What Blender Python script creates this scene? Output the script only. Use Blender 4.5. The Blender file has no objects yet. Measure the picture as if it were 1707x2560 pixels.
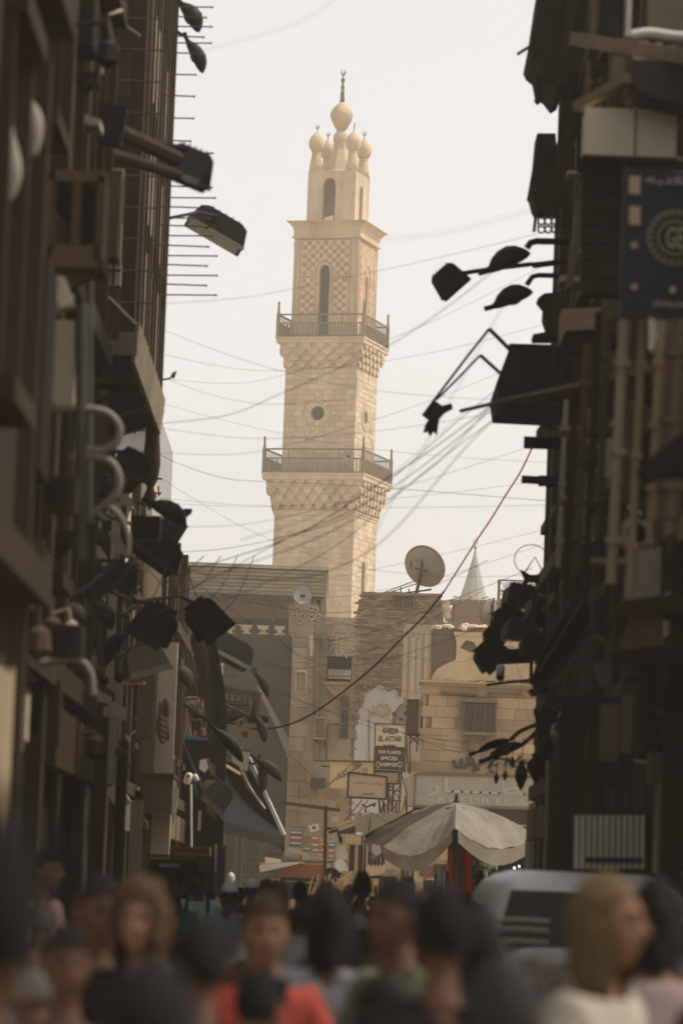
import bpy, bmesh, math, random
from mathutils import Vector, Matrix, noise
R = math.radians
sc = bpy.context.scene
col = sc.collection
rnd = random.Random(7)

# ------------------------------------------------------------------ camera
F = 9600.0                      # focal length in photograph pixels (135 mm on a 36 mm high frame)
CX, CY = 853.5, 1280.0
PITCH, ROLL, EYE = R(5.68), R(2.2), 1.62
cam_d = bpy.data.cameras.new('camera')
cam = bpy.data.objects.new('camera', cam_d); col.objects.link(cam)
cam_d.sensor_fit = 'VERTICAL'; cam_d.sensor_height = 36.0; cam_d.sensor_width = 24.0
cam_d.lens = F / 2560.0 * 36.0
cam_d.clip_start = 0.3; cam_d.clip_end = 4000
fwd = Vector((0, math.cos(PITCH), math.sin(PITCH)))
rt0 = Vector((1, 0, 0)); up0 = rt0.cross(fwd)
rt = rt0 * math.cos(ROLL) + up0 * math.sin(ROLL)
up = up0 * math.cos(ROLL) - rt0 * math.sin(ROLL)
cam.matrix_world = Matrix(((rt.x, up.x, -fwd.x, 0), (rt.y, up.y, -fwd.y, 0), (rt.z, up.z, -fwd.z, EYE), (0, 0, 0, 1)))
cam_d.dof.use_dof = True; cam_d.dof.focus_distance = 175.0; cam_d.dof.aperture_fstop = 2.8
sc.camera = cam

# ------------------------------------------------------------------ sky, sun, exposure
SUN_EL, SUN_AZ = R(56), R(84)     # azimuth clockwise from +Y (down the street), sun to the right beyond the camera
w = bpy.data.worlds.new('World'); sc.world = w; w.use_nodes = True
nt = w.node_tree; nt.nodes.clear()
sky = nt.nodes.new('ShaderNodeTexSky'); sky.sky_type = 'NISHITA'; sky.sun_disc = False
sky.sun_elevation = SUN_EL; sky.sun_rotation = SUN_AZ
sky.air_density = 1.2; sky.dust_density = 1.6; sky.ozone_density = 1.0
hs = nt.nodes.new('ShaderNodeHueSaturation'); hs.inputs['Saturation'].default_value = 0.22
tint = nt.nodes.new('ShaderNodeMix'); tint.data_type = 'RGBA'; tint.blend_type = 'MULTIPLY'
tint.inputs[0].default_value = 1.0; tint.inputs[7].default_value = (1.0, 0.945, 0.925, 1)
bg = nt.nodes.new('ShaderNodeBackground'); bg.inputs['Strength'].default_value = 0.107
wo = nt.nodes.new('ShaderNodeOutputWorld')
nt.links.new(sky.outputs[0], hs.inputs['Color']); nt.links.new(hs.outputs[0], tint.inputs[6])
nt.links.new(tint.outputs[2], bg.inputs[0]); nt.links.new(bg.outputs[0], wo.inputs[0])
sd = bpy.data.lights.new('sun', 'SUN'); sd.energy = 1.8; sd.angle = R(0.5); sd.color = (1.0, 0.93, 0.86)
sun = bpy.data.objects.new('sun', sd); col.objects.link(sun)
sdir = Vector((math.sin(SUN_AZ) * math.cos(SUN_EL), math.cos(SUN_AZ) * math.cos(SUN_EL), math.sin(SUN_EL)))
sun.rotation_euler = sdir.to_track_quat('Z', 'Y').to_euler()
sc.view_settings.view_transform = 'Standard'; sc.view_settings.look = 'None'
sc.view_settings.exposure = 0.84; sc.view_settings.gamma = 1.0; sc.view_settings.use_curve_mapping = False
HAZE = 0.00082
sc.cycles.volume_bounces = 2; sc.cycles.max_bounces = 6; sc.cycles.diffuse_bounces = 4
sc.cycles.glossy_bounces = 2; sc.cycles.transmission_bounces = 4; sc.cycles.transparent_max_bounces = 12
sc.cycles.use_denoising = True

# ------------------------------------------------------------------ helpers
def at(px, py, Y):
    """world point seen at photograph pixel px, py at distance Y down the street"""
    a = (px - CX) / F; b = (CY - py) / F
    d = fwd + rt * a + up * b
    t = Y / d.y
    return Vector((d.x * t, Y, EYE + d.z * t))
def mpp(Y): return Y / F          # metres per photograph pixel

MATS = {}
def mat(name, c, c2=None, rough=0.85, scale=3.0, bump=0.0, rnd_amt=0.0, metal=0.0, stretch=(1, 1, 1), emit=None, bscale=None, detail=5, contrast=0.5, dirt=0.0, alpha=None, trans=0.0):
    if name in MATS: return MATS[name]
    m = bpy.data.materials.new(name); m.use_nodes = True; n = m.node_tree.nodes; l = m.node_tree.links
    b = n['Principled BSDF']; b.inputs['Roughness'].default_value = rough; b.inputs['Metallic'].default_value = metal; b.inputs['Specular IOR Level'].default_value = .5 if rough < .45 else .12
    c2 = c2 or tuple(x * 0.72 for x in c)
    geo = n.new('ShaderNodeNewGeometry')
    mp = n.new('ShaderNodeMapping'); mp.inputs['Scale'].default_value = stretch
    l.new(geo.outputs['Position'], mp.inputs['Vector'])
    nz = n.new('ShaderNodeTexNoise'); nz.inputs['Scale'].default_value = scale; nz.inputs['Detail'].default_value = detail
    nz.inputs['Roughness'].default_value = 0.62
    l.new(mp.outputs[0], nz.inputs['Vector'])
    cr = n.new('ShaderNodeMapRange'); cr.inputs[1].default_value = 0.5 - contrast * 0.5; cr.inputs[2].default_value = 0.5 + contrast * 0.5
    l.new(nz.outputs[0], cr.inputs[0])
    mx = n.new('ShaderNodeMix'); mx.data_type = 'RGBA'; mx.inputs[6].default_value = (*c2, 1); mx.inputs[7].default_value = (*c, 1)
    l.new(cr.outputs[0], mx.inputs[0])
    out = mx.outputs[2]
    if dirt > 0:
        n2 = n.new('ShaderNodeTexNoise'); n2.inputs['Scale'].default_value = 0.7; n2.inputs['Detail'].default_value = 8
        mp2 = n.new('ShaderNodeMapping'); mp2.inputs['Scale'].default_value = (1, 1, 0.35)
        l.new(geo.outputs['Position'], mp2.inputs['Vector']); l.new(mp2.outputs[0], n2.inputs['Vector'])
        r2 = n.new('ShaderNodeMapRange'); r2.inputs[1].default_value = 0.45; r2.inputs[2].default_value = 0.72; r2.inputs[4].default_value = dirt
        l.new(n2.outputs[0], r2.inputs[0])
        d = n.new('ShaderNodeMix'); d.data_type = 'RGBA'; d.inputs[7].default_value = (c[0] * .3, c[1] * .27, c[2] * .23, 1)
        l.new(r2.outputs[0], d.inputs[0]); l.new(out, d.inputs[6]); out = d.outputs[2]
    if rnd_amt > 0:
        oi = n.new('ShaderNodeObjectInfo'); ad = n.new('ShaderNodeMath'); ad.operation = 'ADD'
        fr = n.new('ShaderNodeMath'); fr.operation = 'FRACT'
        l.new(oi.outputs['Random'], ad.inputs[0]); l.new(geo.outputs['Random Per Island'], ad.inputs[1]); l.new(ad.outputs[0], fr.inputs[0])
        r = n.new('ShaderNodeMapRange'); r.inputs[3].default_value = 1 - rnd_amt; r.inputs[4].default_value = 1 + rnd_amt * 0.6
        l.new(fr.outputs[0], r.inputs[0])
        v = n.new('ShaderNodeHueSaturation'); l.new(r.outputs[0], v.inputs['Value']); l.new(out, v.inputs['Color']); out = v.outputs[0]
    l.new(out, b.inputs['Base Color'])
    if bump > 0:
        nb = n.new('ShaderNodeTexNoise'); nb.inputs['Scale'].default_value = bscale or scale * 6; nb.inputs['Detail'].default_value = 6
        l.new(mp.outputs[0], nb.inputs['Vector'])
        bp = n.new('ShaderNodeBump'); bp.inputs['Strength'].default_value = bump; bp.inputs['Distance'].default_value = 0.03
        l.new(nb.outputs[0], bp.inputs['Height']); l.new(bp.outputs[0], b.inputs['Normal'])
    if emit: b.inputs['Emission Color'].default_value = (*emit[:3], 1); b.inputs['Emission Strength'].default_value = emit[3]
    if trans > 0:
        b.inputs['Subsurface Weight'].default_value = 0.0
        tr = n.new('ShaderNodeBsdfTranslucent'); ms = n.new('ShaderNodeMixShader'); ms.inputs[0].default_value = trans
        l.new(out, tr.inputs[0]); l.new(b.outputs[0], ms.inputs[1]); l.new(tr.outputs[0], ms.inputs[2])
        l.new(ms.outputs[0], n['Material Output'].inputs[0])
    MATS[name] = m
    return m

class MB:
    """collects shapes in world coordinates; build() links them as ONE mesh object"""
    def __init__(s): s.v = []; s.f = []; s.mi = []; s.cur = 0
    def add(s, vs, fs):
        o = len(s.v); s.v += [tuple(v) for v in vs]
        for f in fs: s.f.append(tuple(i + o for i in f)); s.mi.append(s.cur)
        return s
    def box(s, c, d, rz=0.0, M=None):
        """c centre, d full size"""
        x, y, z = d[0] / 2, d[1] / 2, d[2] / 2
        vs = [Vector((sx * x, sy * y, sz * z)) for sz in (-1, 1) for sx, sy in ((-1, -1), (1, -1), (1, 1), (-1, 1))]
        if rz: M = Matrix.Rotation(rz, 3, 'Z')
        if M is not None: vs = [M @ v for v in vs]
        c = Vector(c)
        return s.add([v + c for v in vs], [(3, 2, 1, 0), (4, 5, 6, 7), (0, 1, 5, 4), (1, 2, 6, 5), (2, 3, 7, 6), (3, 0, 4, 7)])
    def span(s, a, b):
        return s.box([(a[i] + b[i]) / 2 for i in range(3)], [abs(b[i] - a[i]) for i in range(3)])
    def prism(s, pts, ext):
        """closed outline pts extruded by vector ext"""
        n = len(pts); ext = Vector(ext); pts = [Vector(p) for p in pts]
        fs = [tuple(range(n))[::-1], tuple(range(n, 2 * n))] + [(i, (i + 1) % n, n + (i + 1) % n, n + i) for i in range(n)]
        return s.add(pts + [p + ext for p in pts], fs)
    def tube(s, pts, r, n=6, r2=None, cap=True):
        pts = [Vector(p) for p in pts]; k = len(pts)
        if k < 2: return s
        vs = []; prev = None
        for i, p in enumerate(pts):
            t = (pts[min(i + 1, k - 1)] - pts[max(i - 1, 0)])
            if t.length < 1e-9: t = Vector((0, 0, 1))
            t.normalize()
            a = prev - t * prev.dot(t) if prev is not None else None
            if a is None or a.length < 1e-4:
                a = t.orthogonal()
            a.normalize(); prev = a; b = t.cross(a)
            rr = (r[i] if isinstance(r, (list, tuple)) else (r if r2 is None else r + (r2 - r) * i / (k - 1)))
            vs += [p + (a * math.cos(2 * math.pi * j / n) + b * math.sin(2 * math.pi * j / n)) * rr for j in range(n)]
        fs = [(i * n + j, i * n + (j + 1) % n, (i + 1) * n + (j + 1) % n, (i + 1) * n + j) for i in range(k - 1) for j in range(n)]
        if cap: fs += [tuple(range(n))[::-1], tuple(range((k - 1) * n, k * n))]
        return s.add(vs, fs)
    def bar(s, a, b, wd, ht=None):
        """square bar from a to b"""
        a = Vector(a); b = Vector(b); t = (b - a).normalized(); ht = ht or wd
        u = Vector((0, 0, 1)) if abs(t.z) < .9 else Vector((0, 1, 0))
        x = t.cross(u).normalized(); z = x.cross(t)
        q = [x * (sx * wd / 2) + z * (sz * ht / 2) for sx, sz in ((-1, -1), (1, -1), (1, 1), (-1, 1))]
        return s.add([a + k for k in q] + [b + k for k in q], [(0, 1, 2, 3), (7, 6, 5, 4), (0, 4, 5, 1), (1, 5, 6, 2), (2, 6, 7, 3), (3, 7, 4, 0)])
    def lathe(s, c, prof, n=16, M=None):
        c = Vector(c); vs = []
        for r, z in prof:
            for j in range(n):
                v = Vector((r * math.cos(2 * math.pi * j / n), r * math.sin(2 * math.pi * j / n), z))
                if M is not None: v = M @ v
                vs.append(v + c)
        k = len(prof)
        fs = [(i * n + j, i * n + (j + 1) % n, (i + 1) * n + (j + 1) % n, (i + 1) * n + j) for i in range(k - 1) for j in range(n)]
        fs += [tuple(range(n))[::-1], tuple(range((k - 1) * n, k * n))]
        return s.add(vs, fs)
    def cols(s, segs, org, ux, uy, uz=Vector((0, 0, 1))):
        """slab with openings: segs = [(x0,x1,zlo(x0),zlo(x1),zhi(x0),zhi(x1))], plane axes ux,uz, thickness uy"""
        for x0, x1, a0, a1, b0, b1 in segs:
            if max(b0 - a0, b1 - a1) < 1e-4: continue
            p = [org + ux * x0 + uz * a0, org + ux * x1 + uz * a1, org + ux * x1 + uz * b1, org + ux * x0 + uz * b0]
            s.prism(p, uy)
        return s
    def build(s, name, m, parent=None, smooth=False, local=False):
        me = bpy.data.meshes.new(name)
        if parent is not None and not local:
            o = ORG[parent.name] if parent.name in ORG else Vector((0, 0, 0))
            vs = [(v[0] - o.x, v[1] - o.y, v[2] - o.z) for v in s.v]
        else: vs = s.v
        me.from_pydata(vs, [], s.f)
        ms = m if isinstance(m, (list, tuple)) else [m]
        for x in ms: me.materials.append(x)
        if len(ms) > 1: me.polygons.foreach_set('material_index', s.mi)
        if smooth: me.polygons.foreach_set('use_smooth', [True] * len(me.polygons))
        me.update()
        ob = bpy.data.objects.new(name, me); col.objects.link(ob)
        if parent is not None:
            ob.parent = parent
            ORG[ob.name] = ORG.get(parent.name, Vector((0, 0, 0)))
        return ob
ORG = {}      # world origin of each unrotated thing (and of its parts, which sit at its origin)

def tag(o, label=None, cat=None, group=None, kind=None):
    if label: o['label'] = label
    if cat: o['category'] = cat
    if group: o['group'] = group
    if kind: o['kind'] = kind
    return o
def thing(name, label, cat, loc=(0, 0, 0), group=None, rz=0.0):
    o = bpy.data.objects.new(name, None); col.objects.link(o); o.empty_display_size = .2
    o.location = loc; o.rotation_euler = (0, 0, rz)
    ORG[o.name] = Vector(loc)
    return tag(o, label, cat, group)
def solo(mb, name, m, label, cat, group=None, smooth=False):
    """a thing that is one mesh: origin moved to its base"""
    n = len(mb.v); c = Vector((sum(v[0] for v in mb.v) / n, sum(v[1] for v in mb.v) / n, min(v[2] for v in mb.v)))
    mb.v = [(v[0] - c.x, v[1] - c.y, v[2] - c.z) for v in mb.v]
    o = mb.build(name, m, smooth=smooth); o.location = c
    return tag(o, label, cat, group)
UNIT = {}
def unit_mesh(m, shape='box'):
    k = (m.name, shape)
    if k not in UNIT:
        b = MB()
        if shape == 'box':      # slightly chamfered front so that joints catch light
            b.box((0, 0, 0), (1, 1, 1))
        o = bpy.data.meshes.new('piece'); o.from_pydata(b.v, [], b.f); o.materials.append(m); UNIT[k] = o
    return UNIT[k]
def pieces(parent, name, m, items, M=None, limit=300, org=None):
    """items: (centre, size[, rz]) in world coordinates (or parent-local when org given). First 300 own objects, the rest one joined part."""
    o = org if org is not None else ORG[parent.name]
    me = unit_mesh(m)
    for it in items[:limit]:
        ob = bpy.data.objects.new(name, me); col.objects.link(ob); ob.parent = parent
        ob.location = Vector(it[0]) - o; ob.scale = it[1]
        if len(it) > 2: ob.rotation_euler = it[2] if isinstance(it[2], (tuple, list)) else (0, 0, it[2])
    if len(items) > limit:
        b = MB()
        for it in items[limit:]:
            b.box(Vector(it[0]) - o, it[1], it[2] if len(it) > 2 and not isinstance(it[2], (tuple, list)) else 0.0)
        x = b.build(name, m, parent, local=True); x['kind'] = 'stuff'
def copy_tree(o, loc=None, rot=None, scale=None, label=None, group=None):
    def cp(a, par):
        c = a.copy(); col.objects.link(c); c.parent = par
        for ch in a.children: cp(ch, c)
        return c
    c = cp(o, None)
    if loc is not None: c.location = loc
    if rot is not None: c.rotation_euler = rot
    if scale is not None: c.scale = (scale,) * 3 if not isinstance(scale, (tuple, list)) else scale
    if label: c['label'] = label
    if group: c['group'] = group
    return c
def smooth_path(pts, n=6):
    """Catmull-Rom through the points"""
    pts = [Vector(p) for p in pts]; out = []
    P = [pts[0]] + pts + [pts[-1]]
    for i in range(1, len(P) - 2):
        p0, p1, p2, p3 = P[i - 1], P[i], P[i + 1], P[i + 2]
        for k in range(n):
            t = k / n
            out.append(0.5 * ((2 * p1) + (p2 - p0) * t + (2 * p0 - 5 * p1 + 4 * p2 - p3) * t * t + (3 * p1 - p0 - 3 * p2 + p3) * t ** 3))
    return out + [pts[-1]]
# Arabic joining forms, written right to left
AR = {'ا': ('\uFE8D', '\uFE8E', None, None), 'ب': ('\uFE8F', '\uFE90', '\uFE91', '\uFE92'), 'ت': ('\uFE95', '\uFE96', '\uFE97', '\uFE98'),
      'ج': ('\uFE9D', '\uFE9E', '\uFE9F', '\uFEA0'), 'د': ('\uFEA9', '\uFEAA', None, None), 'ر': ('\uFEAD', '\uFEAE', None, None),
      'س': ('\uFEB1', '\uFEB2', '\uFEB3', '\uFEB4'), 'ص': ('\uFEB9', '\uFEBA', '\uFEBB', '\uFEBC'), 'ط': ('\uFEC1', '\uFEC2', '\uFEC3', '\uFEC4'), 'ظ': ('\uFEC5', '\uFEC6', '\uFEC7', '\uFEC8'),
      'ع': ('\uFEC9', '\uFECA', '\uFECB', '\uFECC'), 'ق': ('\uFED5', '\uFED6', '\uFED7', '\uFED8'), 'ك': ('\uFED9', '\uFEDA', '\uFEDB', '\uFEDC'),
      'ل': ('\uFEDD', '\uFEDE', '\uFEDF', '\uFEE0'), 'م': ('\uFEE1', '\uFEE2', '\uFEE3', '\uFEE4'), 'ن': ('\uFEE5', '\uFEE6', '\uFEE7', '\uFEE8'),
      'ه': ('\uFEE9', '\uFEEA', '\uFEEB', '\uFEEC'), 'و': ('\uFEED', '\uFEEE', None, None), 'ي': ('\uFEF1', '\uFEF2', '\uFEF3', '\uFEF4'),
      'ى': ('\uFEEF', '\uFEF0', None, None), 'ح': ('\uFEA1', '\uFEA2', '\uFEA3', '\uFEA4'), 'خ': ('\uFEA5', '\uFEA6', '\uFEA7', '\uFEA8'), 'ف': ('\uFED1', '\uFED2', '\uFED3', '\uFED4'), 'ش': ('\uFEB5', '\uFEB6', '\uFEB7', '\uFEB8'), 'ـ': ('\u0640',) * 4}
def arabic(t):
    out = []
    for i, ch in enumerate(t):
        if ch not in AR: out.append(ch); continue
        f = AR[ch]
        pj = i > 0 and t[i - 1] in AR and AR[t[i - 1]][2] is not None
        nj = i + 1 < len(t) and t[i + 1] in AR and f[2] is not None
        out.append(f[3] if pj and nj else f[1] if pj else f[2] if nj else f[0])
    return ''.join(reversed(out))
def text(name, body, px0, px1, pyc, Y, m, parent, hpx=None, bold=0.0, thick=0.008, label=None, slope=None):
    """flat lettering facing the camera side, fitted between photograph columns px0..px1, centred on row pyc, standing on the plane at Y"""
    c = bpy.data.curves.new(name, 'FONT'); c.body = body; c.align_x = 'CENTER'; c.align_y = 'CENTER'; c.offset = bold
    o = bpy.data.objects.new(name, c); col.objects.link(o); bpy.context.view_layer.update()
    me = bpy.data.meshes.new_from_object(o); bpy.data.objects.remove(o)
    if hpx and hpx >= 14 and len(body) > 1:
        body = None
    xs = [v.co.x for v in me.vertices]; ys = [v.co.y for v in me.vertices]
    w_, h_ = max(xs) - min(xs), max(ys) - min(ys)
    s = (px1 - px0) * mpp(Y) / w_; sh = (hpx * mpp(Y) / h_) if hpx else s
    mxx, mxy = (max(xs) + min(xs)) / 2, (max(ys) + min(ys)) / 2
    P = at((px0 + px1) / 2, pyc, Y); org = ORG[parent.name]
    bm = bmesh.new(); bm.from_mesh(me)
    for v in bm.verts: v.co = Vector(((v.co.x - mxx) * s, 0, (v.co.y - mxy) * sh))
    r = bmesh.ops.extrude_face_region(bm, geom=bm.faces[:])
    for e in r['geom']:
        if isinstance(e, bmesh.types.BMVert): e.co.y -= thick
    for v in bm.verts: v.co += P - org
    bm.to_mesh(me); bm.free(); me.materials.clear(); me.materials.append(m)
    if body is None:            # big lettering: every letter an object of its own
        bm = bmesh.new(); bm.from_mesh(me); left = set(bm.verts); isl = []
        while left:
            st = [left.pop()]; grp = [st[0]]
            while st:
                for e in st.pop().link_edges:
                    for q in e.verts:
                        if q in left: left.discard(q); st.append(q); grp.append(q)
            isl.append(grp)
        for grp in isl:
            ix = {v: i for i, v in enumerate(grp)}; fs = {f for v in grp for f in v.link_faces}
            m2 = bpy.data.meshes.new('letter'); m2.from_pydata([v.co[:] for v in grp], [], [[ix[v] for v in f.verts] for f in fs]); m2.materials.append(m)
            ob = bpy.data.objects.new('letter', m2); col.objects.link(ob); ob.parent = parent
        bm.free(); return None
    ob = bpy.data.objects.new(name, me); col.objects.link(ob); ob.parent = parent
    if label: ob['label'] = label
    return ob

# ------------------------------------------------------------------ materials
stone = mat('limestone', (.68, .54, .375), (.58, .455, .31), scale=1.2, bump=.6, bscale=9, rnd_amt=.17, dirt=.4)
stone_core = mat('stone_core', (.54, .41, .27), scale=2, bump=.4)
stone_pale = mat('pale_stone', (.68, .55, .39), (.56, .44, .305), scale=1.5, bump=.4, dirt=.45)
plaster_t = mat('tower_plaster', (.66, .52, .36), (.54, .42, .285), scale=.9, bump=.3, dirt=.45)
red_tile = mat('red_tile', (.52, .275, .165), (.44, .23, .14), scale=4, rnd_amt=.2)
cream_tile = mat('cream_tile', (.66, .54, .39), (.57, .46, .33), scale=4, rnd_amt=.1)
old_wood = mat('weathered_wood', (.25, .20, .14), (.15, .12, .085), scale=2.5, stretch=(1, 1, 6), bump=.5, rnd_amt=.25)
roof_wood = mat('canopy_wood', (.36, .285, .19), (.24, .19, .125), scale=1.5, stretch=(.3, 1, 9), bump=.5, rnd_amt=.22, dirt=.3)
dark_metal = mat('dark_metal', (.035, .032, .028), (.02, .018, .016), rough=.5, scale=8, rnd_amt=.2)
rust_metal = mat('rusty_iron', (.14, .085, .05), (.07, .045, .03), rough=.8, scale=6)
gold_metal = mat('aged_brass', (.17, .13, .075), (.10, .08, .05), rough=.5, metal=.5, scale=9)
void = mat('dark_interior', (.02, .017, .014), (.012, .01, .009), scale=3)
netting = mat('scaffold_netting', (.075, .065, .045), (.06, .051, .035), scale=.35, rough=.95, bump=.15, dirt=.15)
brick_m = mat('old_brick', (.40, .30, .19), (.30, .22, .14), scale=3, bump=.6, rnd_amt=.35, dirt=.25)
mortar = mat('mortar', (.33, .25, .165), (.24, .18, .12), scale=5, bump=.6)
white_pl = mat('whitewashed_plaster', (.70, .67, .62), (.58, .545, .49), scale=.8, bump=.3, dirt=.4)
tan_pl = mat('tan_plaster', (.52, .39, .24), (.41, .305, .185), scale=1.1, bump=.35, dirt=.35)
cream_pl = mat('cream_plaster', (.60, .50, .36), (.48, .40, .28), scale=1.0, bump=.3, dirt=.5)
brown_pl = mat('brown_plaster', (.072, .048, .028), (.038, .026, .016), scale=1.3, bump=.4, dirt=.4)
grey_pl = mat('grey_plaster', (.21, .165, .11), (.13, .10, .066), scale=1.2, bump=.35, dirt=.4)
dark_wood = mat('dark_wood', (.07, .045, .03), (.04, .026, .018), scale=3, stretch=(4, 4, .5), bump=.5, rnd_amt=.25)
mid_wood = mat('brown_wood', (.082, .05, .027), (.048, .03, .017), scale=3, stretch=(4, 4, .5), bump=.5, rnd_amt=.25)
cream_pt = mat('cream_paint', (.64, .57, .44), (.50, .44, .33), scale=4, rough=.6, dirt=.45)
white_pt = mat('white_enamel', (.74, .71, .65), (.60, .57, .51), scale=5, rough=.4, dirt=.3)
black_cl = mat('black_cloth', (.010, .009, .008), (.006, .006, .005), scale=6, rough=.95)
cable_m = mat('black_cable', (.03, .024, .02), (.02, .017, .015), rough=.6)
dusty = mat('dusty_brown', (.16, .112, .068), (.095, .066, .04), scale=5, rough=.9, rnd_amt=.3, dirt=.4)
glass_d = mat('dark_glass', (.02, .022, .024), (.015, .016, .018), rough=.08)
# ================================================================== MINARET
TY = 290.0
TP = at(836, 2235, TY)
TH = R(-16.5)
tc = at(812, 1400, TY); 
# the tower stands upright; its axis column follows the rolled frame
axis = Vector((at(838, 700, TY).x, TY, 0))
tower = thing('minaret', 'tall stone minaret with five bulb finials, chequered upper storey and two railed balconies', 'minaret', axis, rz=TH)
TX, TYv = Vector((1, 0, 0)), Vector((0, 1, 0))
def zt(py):                                   # height on the axis seen at row py
    return at(CX + (py - 700) * -0.0384 - 15, py, TY - 2.2).z
def part(mb, name, m, smooth=False, par=None):
    return mb.build(name, m, par or tower, local=True, smooth=smooth)
def face_cols(mb, wd, z0, z1, th, holes):
    """four sides of a square shaft of width wd; holes: {face index: [(kind, cx, hw, zlo, zspring)]}"""
    for k in range(4):
        a = k * math.pi / 2
        ux = Vector((math.cos(a), math.sin(a), 0)); uy = Vector((-math.sin(a), math.cos(a), 0))
        org = -uy * wd / 2
        hs_ = holes.get(k, [])
        e = th if k % 2 else 0
        x = -wd / 2 + e; end = wd / 2 - e
        segs = []
        for (kind, cx, hw, zl, zs) in sorted(hs_, key=lambda q: q[1]):
            segs.append((x, cx - hw, z0, z0, z1, z1)); N = 12
            for i in range(N):
                xa = cx - hw + 2 * hw * i / N; xb = cx - hw + 2 * hw * (i + 1) / N
                if kind == 'arch':
                    f = lambda q: zs + hw * 1.25 * math.sqrt(max(0, 1 - abs((q - cx) / hw) ** 1.8))
                    if zl > z0: segs.append((xa, xb, z0, z0, zl, zl))
                    segs.append((xa, xb, f(xa), f(xb), z1, z1))
                else:
                    f = lambda q: math.sqrt(max(0, hw * hw - (q - cx) ** 2))
                    segs.append((xa, xb, z0, z0, zl - f(xa), zl - f(xb))); segs.append((xa, xb, zl + f(xa), zl + f(xb), z1, z1))
            x = cx + hw
        segs.append((x, end, z0, z0, z1, z1))
        mb.cols(segs, org, ux, uy * th)
def blocks(wd, z0, z1, avoid=None, lb=(.62, 1.05), hb=.40, prot=.03, faces=(0, 1)):
    out = []
    n = max(1, round((z1 - z0) / hb)); h = (z1 - z0) / n
    for k in faces:
        a = k * math.pi / 2
        ux = Vector((math.cos(a), math.sin(a), 0)); uy = Vector((-math.sin(a), math.cos(a), 0))
        for i in range(n):
            x = -wd / 2 + .01; zc = z0 + h * (i + .5)
            while x < wd / 2 - .02:
                L = min(rnd.uniform(*lb), wd / 2 - x)
                if wd / 2 - x - L < .25: L = wd / 2 - x
                c = x + L / 2
                if not (avoid and avoid(k, c, zc, L, h)):
                    p = prot + rnd.uniform(-.015, .02)
                    d = .16
                    out.append((ux * c - uy * (wd / 2 + p - d / 2) + Vector((0, 0, zc)), (L - .03, d, h - .03), a))
                x += L
    return out
W1, W2, W3, W4 = 6.25, 5.60, 5.03, 3.8
zb = [zt(1284), zt(1205), zt(1189), zt(924), zt(862), zt(848), zt(593), zt(556), zt(425)]
Z_M1, Z_S1a, Z_S1, Z_M2, Z_S2a, Z_S2, Z_C, Z_Ct, Z_L = zb
# lower shaft
mb = MB(); face_cols(mb, W1, 0, Z_M1, .5, {1: [('arch', -.1, .42, zt(1520), zt(1415))]}); part(mb, 'lower_shaft', stone_core)
mb = MB(); mb.box((0, 0, Z_M1 / 2), (W1 - 1.4, W1 - 1.4, Z_M1 - .2)); part(mb, 'inner_core', void)
z0 = zt(1600)
al, bl = zt(1520), zt(1398)
its = blocks(W1, z0, Z_M1 - .25, lambda k, c, z, L, h: k == 1 and abs(c + .1) < .42 + L / 2 and al < z < bl)
pieces(tower, 'stone_block', stone, its, org=Vector((0, 0, 0)), limit=150)
mb = MB(); mb.box((0, 0, Z_M1 - .12), (W1 + .16, W1 + .16, .22)); mb.box((0, 0, Z_M1 + .04), (W1 + .3, W1 + .3, .12)); part(mb, 'string_course', stone_pale)
# blind pointed arch on the front of the lower shaft
mb = MB(); pts = []
for i in range(21):
    t = math.pi * i / 20; pts.append(Vector((-.15 + -1.15 * math.cos(t), -W1 / 2 - .06, zt(1470) + 2.0 * math.sin(t) ** .8)))
mb.tube(pts, .07, 6); part(mb, 'arch_moulding', stone_pale)
mb = MB(); mb.lathe((-.1, -W1 / 2 - .05, zt(1352)), [(.01, -.02), (.12, -.02), (.12, .02), (.01, .02)], 12, Matrix.Rotation(R(90), 3, 'X')); part(mb, 'round_boss', white_pl)
def muqarnas(wa, wb_, z0, z1, rows, n0):
    """corbel courses stepping outwards, each course a row of little pointed niches"""
    for r in range(rows):
        mb = MB()
        t0, t1 = r / rows, (r + 1) / rows
        wcur = wa + (wb_ - wa) * (t0 ** .8); wn = wa + (wb_ - wa) * (t1 ** .8)
        za = z0 + (z1 - z0) * t0; zb_ = z0 + (z1 - z0) * t1
        mb.box((0, 0, (za + zb_) / 2), (wcur - .1, wcur - .1, zb_ - za))
        n = n0
        for k in range(4):
            a = k * math.pi / 2; ux = Vector((math.cos(a), math.sin(a), 0)); uy = Vector((-math.sin(a), math.cos(a), 0))
            p = wn / n; off = (wn - wcur) / 2 + .05
            for i in range(n if r % 2 == 0 else n - 1):
                c = -wn / 2 + p * (i + (.5 if r % 2 == 0 else 1.))
                # a solid bracket under the next course, tapering to a point at its foot
                o = ux * c - uy * (wcur / 2 - .06)
                hw = p * .33; h = zb_ - za
                mb.prism([o + ux * -hw + Vector((0, 0, zb_)), o + ux * -hw * .9 + Vector((0, 0, za + h * .45)), o + Vector((0, 0, za + .02)), o + ux * hw * .9 + Vector((0, 0, za + h * .45)), o + ux * hw + Vector((0, 0, zb_))], -uy * (off + .03))
        mb.box((0, 0, zb_ - .035), (wn + .03, wn + .03, .07))
        part(mb, 'muqarnas_course', stone_pale if r % 2 else stone)
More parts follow.
